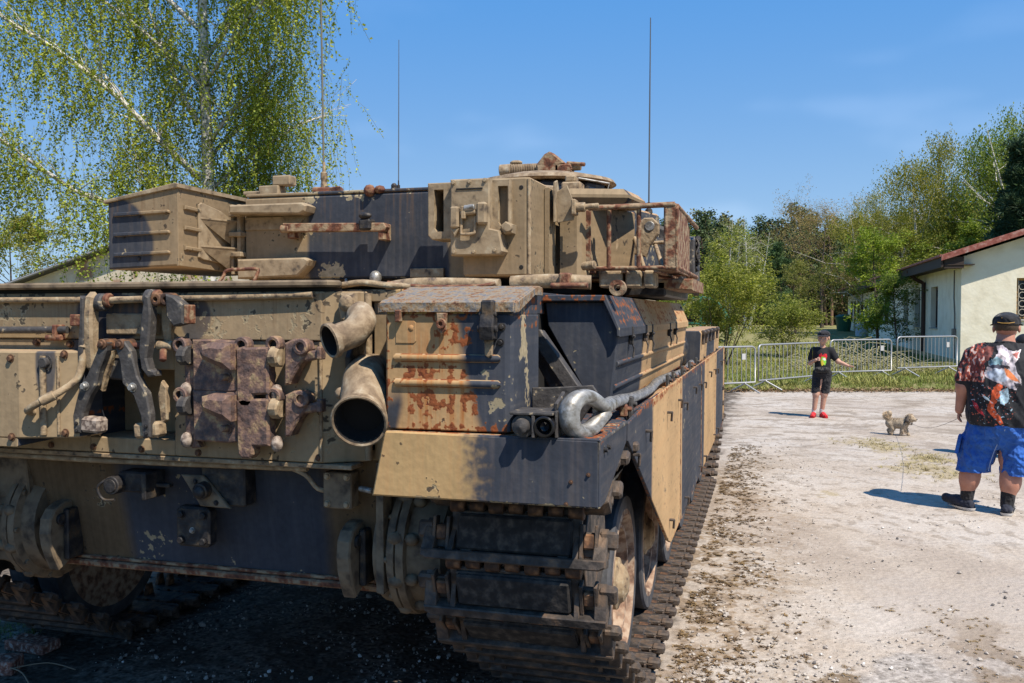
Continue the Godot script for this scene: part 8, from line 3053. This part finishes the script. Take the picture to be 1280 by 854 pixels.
func build_boy() -> void:
	var o := thing("person", Vector3(0.86, 0.006, -15.58), "boy in black T-shirt, shorts and cap with red shoes, one arm held out", "person")
	org = Vector3.ZERO
	o.rotation.y = deg_to_rad(180.0 - 4.0)
	# his front is -z; what lies to the picture's left is +x here
	var b := Body.new()
	b.cell = 0.012
	b.k = 0.03
	b.add(Vector3(0, 0.74, 0), Vector3(0, 1.02, 0.0), 0.105, 0.10)
	b.add(Vector3(-0.11, 1.10, 0), Vector3(0.11, 1.10, 0), 0.05, 0.05)
	b.add(Vector3(0, 1.08, 0), Vector3(0, 1.22, -0.01), 0.048, 0.043)
	b.add(Vector3(0.145, 1.09, 0), Vector3(0.19, 0.89, 0.02), 0.043, 0.035)      # picture-left arm, bent across
	b.add(Vector3(0.19, 0.89, 0.02), Vector3(0.095, 0.955, -0.17), 0.034, 0.025)
	b.add(Vector3(-0.145, 1.09, 0), Vector3(-0.235, 0.93, -0.02), 0.043, 0.035)   # picture-right arm, held out
	b.add(Vector3(-0.235, 0.93, -0.02), Vector3(-0.40, 0.86, -0.10), 0.034, 0.024)
	b.add(Vector3(0.06, 0.74, 0), Vector3(0.095, 0.39, -0.03), 0.08, 0.055)
	b.add(Vector3(0.095, 0.39, -0.03), Vector3(0.125, 0.07, 0.0), 0.05, 0.033)
	b.add(Vector3(-0.06, 0.74, 0), Vector3(-0.035, 0.39, -0.01), 0.08, 0.055)
	b.add(Vector3(-0.035, 0.39, -0.01), Vector3(0.005, 0.07, 0.03), 0.05, 0.033)
	mesh_part("body", b.mesh(), M.skin, o)
	var hc := Vector3(-0.015, 1.31, -0.02)
	var hd := Node3D.new()
	hd.name = "head"
	o.add_child(hd, true)
	hd.position = hc
	hd.rotation.y = -0.35
	mesh_part("face", head_mesh(Vector3.ZERO, 0.102), M.skin, hd)
	eyes_and_mouth(Vector3.ZERO, 0.102, hd, M.lip)
	b = Body.new()
	b.cell = 0.01
	b.k = 0.02
	b.egg(Vector3(0, 0.025, 0.018), Vector3(0.086, 0.085, 0.098))
	mesh_part("hair", b.mesh(null, -0.03, 0.05), M.hair_brown, hd)
	cap(Vector3(0, 0.014, 0), 0.106, M.black_cloth, hd, Vector3(0, 0, -1))
	mesh_part("bent_hand", hand(Vector3(0.09, 0.957, -0.175), Vector3(-0.8, 0.15, -0.4), Vector3(0, -0.3, 1), Vector3(0, 1, 0), 0.085, 0.8), M.skin, o)
	mesh_part("open_hand", hand(Vector3(-0.405, 0.857, -0.105), Vector3(-0.85, -0.12, -0.3), Vector3(0, 1, -0.4), Vector3(0.1, 0.3, -1), 0.085, 0.16), M.skin, o)
	b = Body.new()
	b.cell = 0.012
	b.k = 0.035
	b.add(Vector3(0, 0.76, 0), Vector3(0, 1.02, 0), 0.125, 0.12)
	b.add(Vector3(-0.11, 1.10, 0), Vector3(0.11, 1.10, 0), 0.063, 0.063)
	b.add(Vector3(0.14, 1.09, 0), Vector3(0.175, 0.965, 0.01), 0.06, 0.058)
	b.add(Vector3(-0.14, 1.09, 0), Vector3(-0.195, 0.985, -0.01), 0.06, 0.058)
	var front := func(p: Vector3) -> Vector2: return Vector2((0.16 - p.x) / 0.32, (1.16 - p.y) / 0.40) if p.z < -0.01 and absf(p.x) < 0.158 else Vector2(0.99, 0.99)
	mesh_part("shirt", b.mesh(front, 0.73, 1.158), M.boy_shirt, o)
	b = Body.new()
	b.cell = 0.012
	b.k = 0.015
	b.add(Vector3(0, 0.78, 0), Vector3(0, 0.74, 0), 0.122, 0.118)
	b.add(Vector3(0.072, 0.72, 0), Vector3(0.103, 0.40, -0.02), 0.086, 0.070)
	b.add(Vector3(-0.068, 0.72, 0), Vector3(-0.045, 0.40, -0.005), 0.086, 0.070)
	mesh_part("shorts", b.mesh(null, 0.40), M.black_cloth, o)
	b = Body.new()
	b.cell = 0.012
	b.k = 0.02
	b.add(Vector3(-0.07, 0.79, -0.14), Vector3(0.07, 0.79, -0.14), 0.05, 0.05)
	var bag := mesh_part("waist_bag", b.mesh(), M.bag, o)
	for f: Array in [[Vector3(0.125, 0.075, 0.0), Vector3(0.12, 0.13, 0.0)], [Vector3(0.006, 0.075, 0.03), Vector3(0.0, 0.13, 0.025)]]:
		b = Body.new()
		b.cell = 0.009
		b.k = 0.01
		b.add(f[0], f[1], 0.037, 0.04)
		mesh_part("sock", b.mesh(), M.white_sole, o)
	shoe("shoe", Vector3(0.125, 0.0, 0.04), Vector3(0.15, 0.0, -0.15), 0.085, 0.085, M.red_shoe, M.red_shoe, o)
	shoe("shoe", Vector3(0.005, 0.0, 0.06), Vector3(-0.06, 0.0, -0.12), 0.085, 0.085, M.red_shoe, M.red_shoe, o)

func build_dog() -> void:
	var at := Vector3(1.77, 0.006, -13.55)
	var o := thing("dog", at, "small shaggy cream dog with grey ears walking on a lead, tail curled up", "dog")
	org = Vector3.ZERO
	o.rotation.y = atan2(-0.9, -0.38)
	var b := Body.new()
	b.cell = 0.008
	b.k = 0.03
	b.add(Vector3(0, 0.18, 0.13), Vector3(0, 0.185, -0.06), 0.074, 0.082)
	b.add(Vector3(0, 0.20, -0.06), Vector3(0, 0.25, -0.13), 0.065, 0.055)
	for s: float in [-1.0, 1.0]:
		b.add(Vector3(s * 0.042, 0.17, -0.07), Vector3(s * 0.043, 0.085, -0.075 + s * 0.015), 0.036, 0.027)
		b.add(Vector3(s * 0.043, 0.085, -0.075 + s * 0.015), Vector3(s * 0.043, 0.018, -0.085 + s * 0.045), 0.027, 0.025)
		b.add(Vector3(s * 0.042, 0.17, 0.12), Vector3(s * 0.045, 0.10, 0.10 - s * 0.02), 0.045, 0.03)
		b.add(Vector3(s * 0.045, 0.10, 0.10 - s * 0.02), Vector3(s * 0.045, 0.065, 0.135 - s * 0.03), 0.03, 0.025)
		b.add(Vector3(s * 0.045, 0.065, 0.135 - s * 0.03), Vector3(s * 0.045, 0.018, 0.12 - s * 0.03), 0.025, 0.024)
	b.add(Vector3(0, 0.22, 0.15), Vector3(0, 0.29, 0.19), 0.03, 0.045)
	b.add(Vector3(0, 0.29, 0.19), Vector3(0, 0.335, 0.15), 0.05, 0.045)
	b.egg(Vector3(0, 0.285, -0.16), Vector3(0.062, 0.06, 0.06))
	b.add(Vector3(0, 0.265, -0.20), Vector3(0, 0.258, -0.235), 0.035, 0.027)
	mesh_part("body", b.mesh(), M.fur_cream, o)
	for s: float in [-1.0, 1.0]:
		b = Body.new()
		b.cell = 0.006
		b.k = 0.015
		b.add(Vector3(s * 0.058, 0.315, -0.145), Vector3(s * 0.078, 0.25, -0.14), 0.018, 0.026)
		mesh_part("ear", b.mesh(), M.fur_grey, o)
		var e := mb()
		e.ball(Vector3(s * 0.026, 0.29, -0.213), Vector3(0.009, 0.009, 0.008), 8)
		part("eye", e, M.soot, o, true)
	var q := mb()
	q.ball(Vector3(0, 0.268, -0.262), Vector3(0.013, 0.010, 0.009), 8)
	part("nose", q, M.soot, o, true)
	o.scale = Vector3.ONE * 0.9
	# shaggy coat
	var r := RandomNumberGenerator.new()
	r.seed = 8
	var tuft := mb()
	for k in 5:
		var d := Vector3(r.randfn() * 0.4, 1.0, r.randfn() * 0.4)
		var w := Vector3(r.randfn(), 0, r.randfn()).normalized() * 0.14
		tuft.flat(-w, w, d, Vector3(w.z, 0.2, -w.x))
	var at2 := []
	var tint := PackedColorArray()
	for i in 2600:
		var bn: Array = b.bones[0]
		var z := r.randf_range(-0.19, 0.17)
		var a := r.randf() * TAU
		var c := Vector3(cos(a) * 0.062, 0.20 + sin(a) * 0.06 + (0.05 if z < -0.1 else 0.0), z)
		var out := Vector3(cos(a), sin(a) - 0.6, 0.3)
		var k := r.randf()
		var cc := Color(0.50, 0.40, 0.28).lerp(Color(0.24, 0.195, 0.15), r.randf())
		if k < 0.24:                                      # tail plume
			c = Vector3(0, 0.30, 0.18) + Vector3(r.randfn(), r.randfn(), r.randfn()) * 0.024
			out = (c - Vector3(0, 0.28, 0.16)) * 10.0 + Vector3(0, 0.3, 0)
			cc = Color(0.75, 0.58, 0.36).lerp(Color(0.58, 0.41, 0.22), r.randf())
		elif k < 0.42:                                    # legs
			var s := -1.0 if r.randf() < 0.5 else 1.0
			var zz := (-0.08 if r.randf() < 0.5 else 0.115)
			c = Vector3(s * 0.045 + r.randfn() * 0.016, r.randf_range(0.03, 0.16), zz + r.randfn() * 0.02)
			out = Vector3(r.randfn() * 0.5, -0.9, r.randfn() * 0.5)
			cc = Color(0.40, 0.32, 0.24).lerp(Color(0.68, 0.56, 0.42), r.randf() if zz < 0 else r.randf() * 0.3)
		elif k < 0.60:                                    # head
			var d := Vector3(r.randfn(), r.randfn(), r.randfn()).normalized()
			if d.z < -0.55:
				continue
			c = Vector3(0, 0.285, -0.16) + d * 0.055
			out = d + Vector3(0, -0.3, 0.2)
			cc = Color(0.72, 0.60, 0.44).lerp(Color(0.42, 0.33, 0.24), r.randf())
		elif sin(a) < -0.2:
			cc = cc * 0.75
		var up := out.normalized()
		var x := up.cross(Vector3(r.randfn(), r.randfn(), r.randfn())).normalized()
		at2.append(Transform3D(Basis(x, up, x.cross(up)).scaled(Vector3.ONE * r.randf_range(0.013, 0.021)), c))
		tint.append(cc)
	var fm := mat("fur_tuft", Color.WHITE, 0.9)
	fm.vertex_color_use_as_albedo = true
	var fu := multi("coat", tuft.mesh(), fm, at2, tint, o)
	tag(fu, "", "", "", "stuff")
	q = mb()
	var p := PackedVector3Array()
	for k in 13:
		p.append(Vector3(cos(TAU * k / 12.0) * 0.072, 0.215 + sin(TAU * k / 12.0) * 0.06 - 0.0, -0.10 - sin(TAU * k / 12.0) * 0.03))
	q.tube(p, 0.008, 6, false)
	part("collar", q, M.black_cloth, o, true)
	# the lead, from collar to the man's hand
	var basis := Basis(Vector3.UP, o.rotation.y)
	var c0 := at + basis * Vector3(0, 0.25, -0.10) * 0.9
	var man := Vector3(1.93, 0.006, -8.5) + Basis(Vector3.UP, deg_to_rad(-13.5)) * Vector3(-0.335, 0.79, -0.03)
	var pts := PackedVector3Array()
	for k in 17:
		var t := k / 16.0
		pts.append(c0.lerp(man, t) - Vector3(0, 0.10 * sin(PI * t), 0))
	org = c0
	q = mb()
	q.tube(pts, 0.002, 5)
	var ld := part("dog_lead", q, M.black_cloth)
	ld.position = c0
	tag(ld, "thin dark lead between the small dog and the heavy man's hand", "lead")

func build_people() -> void:
	var bump := noise_tex(0.03, 256, null, 91, 4)
	M.skin = tri_mat("skin", noise_tex(0.02, 256, ramp([0.0, Color(0.42, 0.23, 0.16), 1.0, Color(0.56, 0.34, 0.25)]), 92, 4), 2.0, 0.55, 0.0)
	M.skin_red = tri_mat("sunburnt_skin", noise_tex(0.02, 256, ramp([0.0, Color(0.38, 0.17, 0.115), 1.0, Color(0.50, 0.26, 0.185)]), 93, 4), 2.0, 0.5, 0.0)
	M.lip = mat("lips", Color(0.34, 0.12, 0.10), 0.5)
	M.eye_white = mat("eye_white", Color(0.6, 0.58, 0.55), 0.3)
	M.hair_brown = tri_mat("brown_hair", noise_tex(0.08, 256, ramp([0.0, Color(0.03, 0.02, 0.012), 1.0, Color(0.12, 0.08, 0.05)]), 94, 4), 6.0, 0.6, 0.0)
	M.hair_black = tri_mat("black_hair", noise_tex(0.08, 256, ramp([0.0, Color(0.008, 0.007, 0.006), 1.0, Color(0.03, 0.025, 0.022)]), 95, 4), 6.0, 0.5, 0.0)
	M.black_cloth = cloth("black_cloth", Color(0.016, 0.016, 0.019))
	M.blue_cloth = cloth("blue_cloth", Color(0.022, 0.105, 0.40))
	M.grey_cloth = cloth("grey_cloth", Color(0.12, 0.12, 0.14))
	M.navy_shoe = cloth("navy_shoe", Color(0.022, 0.026, 0.042))
	M.red_shoe = cloth("red_shoe", Color(0.55, 0.02, 0.025))
	M.white_sole = mat("white_sole", Color(0.55, 0.54, 0.52), 0.6)
	M.seam_pale = mat("seam_pale", Color(0.25, 0.33, 0.5), 0.8)
	M.bag = cloth("bag_cloth", Color(0.012, 0.012, 0.013), 0.6)
	M.gold_thread = mat("gold_thread", Color(0.42, 0.24, 0.05), 0.5)
	M.fur_cream = tri_mat("cream_fur", noise_tex(0.04, 256, ramp([0.0, Color(0.16, 0.12, 0.085), 0.5, Color(0.34, 0.27, 0.19), 1.0, Color(0.52, 0.43, 0.31)]), 96, 5), 4.0, 0.95, 0.0)
	M.fur_grey = tri_mat("grey_fur", noise_tex(0.06, 256, ramp([0.0, Color(0.05, 0.042, 0.036), 1.0, Color(0.15, 0.12, 0.1)]), 97, 5), 6.0, 0.95, 0.0)
	M.wolf_shirt = mat("printed_shirt", Color.WHITE, 0.75)
	M.wolf_shirt.albedo_texture = shirt_image(5)
	M.wolf_shirt.rim_enabled = true
	M.wolf_shirt.rim = 0.15
	M.boy_shirt = mat("printed_tshirt", Color.WHITE, 0.85)
	M.boy_shirt.albedo_texture = boy_image()
	build_man()
	build_other_person()
	build_boy()
	build_dog()

# ---------------------------------------------------------------- the scene
func _ready() -> void:
	rng.seed = 7
	var cam := Camera3D.new()
	cam.name = "camera"
	cam.position = Vector3(0, 1.7, 0)
	cam.rotation_degrees = Vector3(-1.73, 15.9, 0)
	cam.fov = 41.57
	cam.near = 0.05
	cam.far = 2000.0
	add_child(cam)
	cam.current = true
	var env := Environment.new()
	env.background_mode = Environment.BG_SKY
	var sky := Sky.new()
	sky.sky_material = make_sky()
	env.sky = sky
	env.tonemap_mode = Environment.TONE_MAPPER_LINEAR
	env.tonemap_exposure = 1.42
	env.sdfgi_enabled = true
	env.ssao_enabled = true
	env.ssil_enabled = true
	var we := WorldEnvironment.new()
	we.name = "world_environment"
	we.environment = env
	add_child(we)
	var sun := DirectionalLight3D.new()
	sun.name = "sun"
	sun.light_energy = 1.6
	sun.light_color = Color(1.0, 0.955, 0.89)
	sun.light_angular_distance = 0.5
	sun.shadow_enabled = true
	var az := deg_to_rad(54.0)
	var el := deg_to_rad(56.0)
	add_child(sun)
	sun.look_at_from_position(Vector3(sin(az) * cos(el), sin(el), cos(az) * cos(el)) * 50.0, Vector3.ZERO)
	make_materials()
	build_ground()
	build_house_right()
	build_house_left()
	build_tank()
	build_trees()
	build_people()
	build_barriers()
	build_small_things()

func make_sky() -> ProceduralSkyMaterial:
	var s := ProceduralSkyMaterial.new()
	s.sky_top_color = Color(0.245, 0.575, 0.895)
	s.sky_horizon_color = Color(0.76, 0.885, 0.965)
	s.sky_curve = 0.12
	s.ground_horizon_color = Color(0.6, 0.6, 0.55)
	s.ground_bottom_color = Color(0.3, 0.28, 0.25)
	s.sun_angle_max = 2.0
	s.sky_energy_multiplier = 0.85
	var im := Image.create(1024, 512, false, Image.FORMAT_RGBA8)
	var nz := FastNoiseLite.new()
	nz.seed = 12
	nz.frequency = 1.0
	nz.fractal_octaves = 5
	for j in 512:
		var el := PI * (0.5 - (j + 0.5) / 512.0)
		for i in 1024:
			var a := TAU * i / 1024.0
			var d := Vector3(cos(el) * cos(a), sin(el), cos(el) * sin(a))
			var v := nz.get_noise_3d(d.x * 2.2, d.y * 11.0, d.z * 2.2) + 0.4 * nz.get_noise_3d(d.x * 7.0, d.y * 30.0, d.z * 7.0)
			var k := smoothstep(0.05, 0.6, v) * smoothstep(0.0, 0.12, el) * (1.0 - smoothstep(0.10, 0.36, el) * 0.8)
			im.set_pixel(i, j, Color(1, 1, 1, k * 0.075))
	s.sky_cover = ImageTexture.create_from_image(im)
	return s
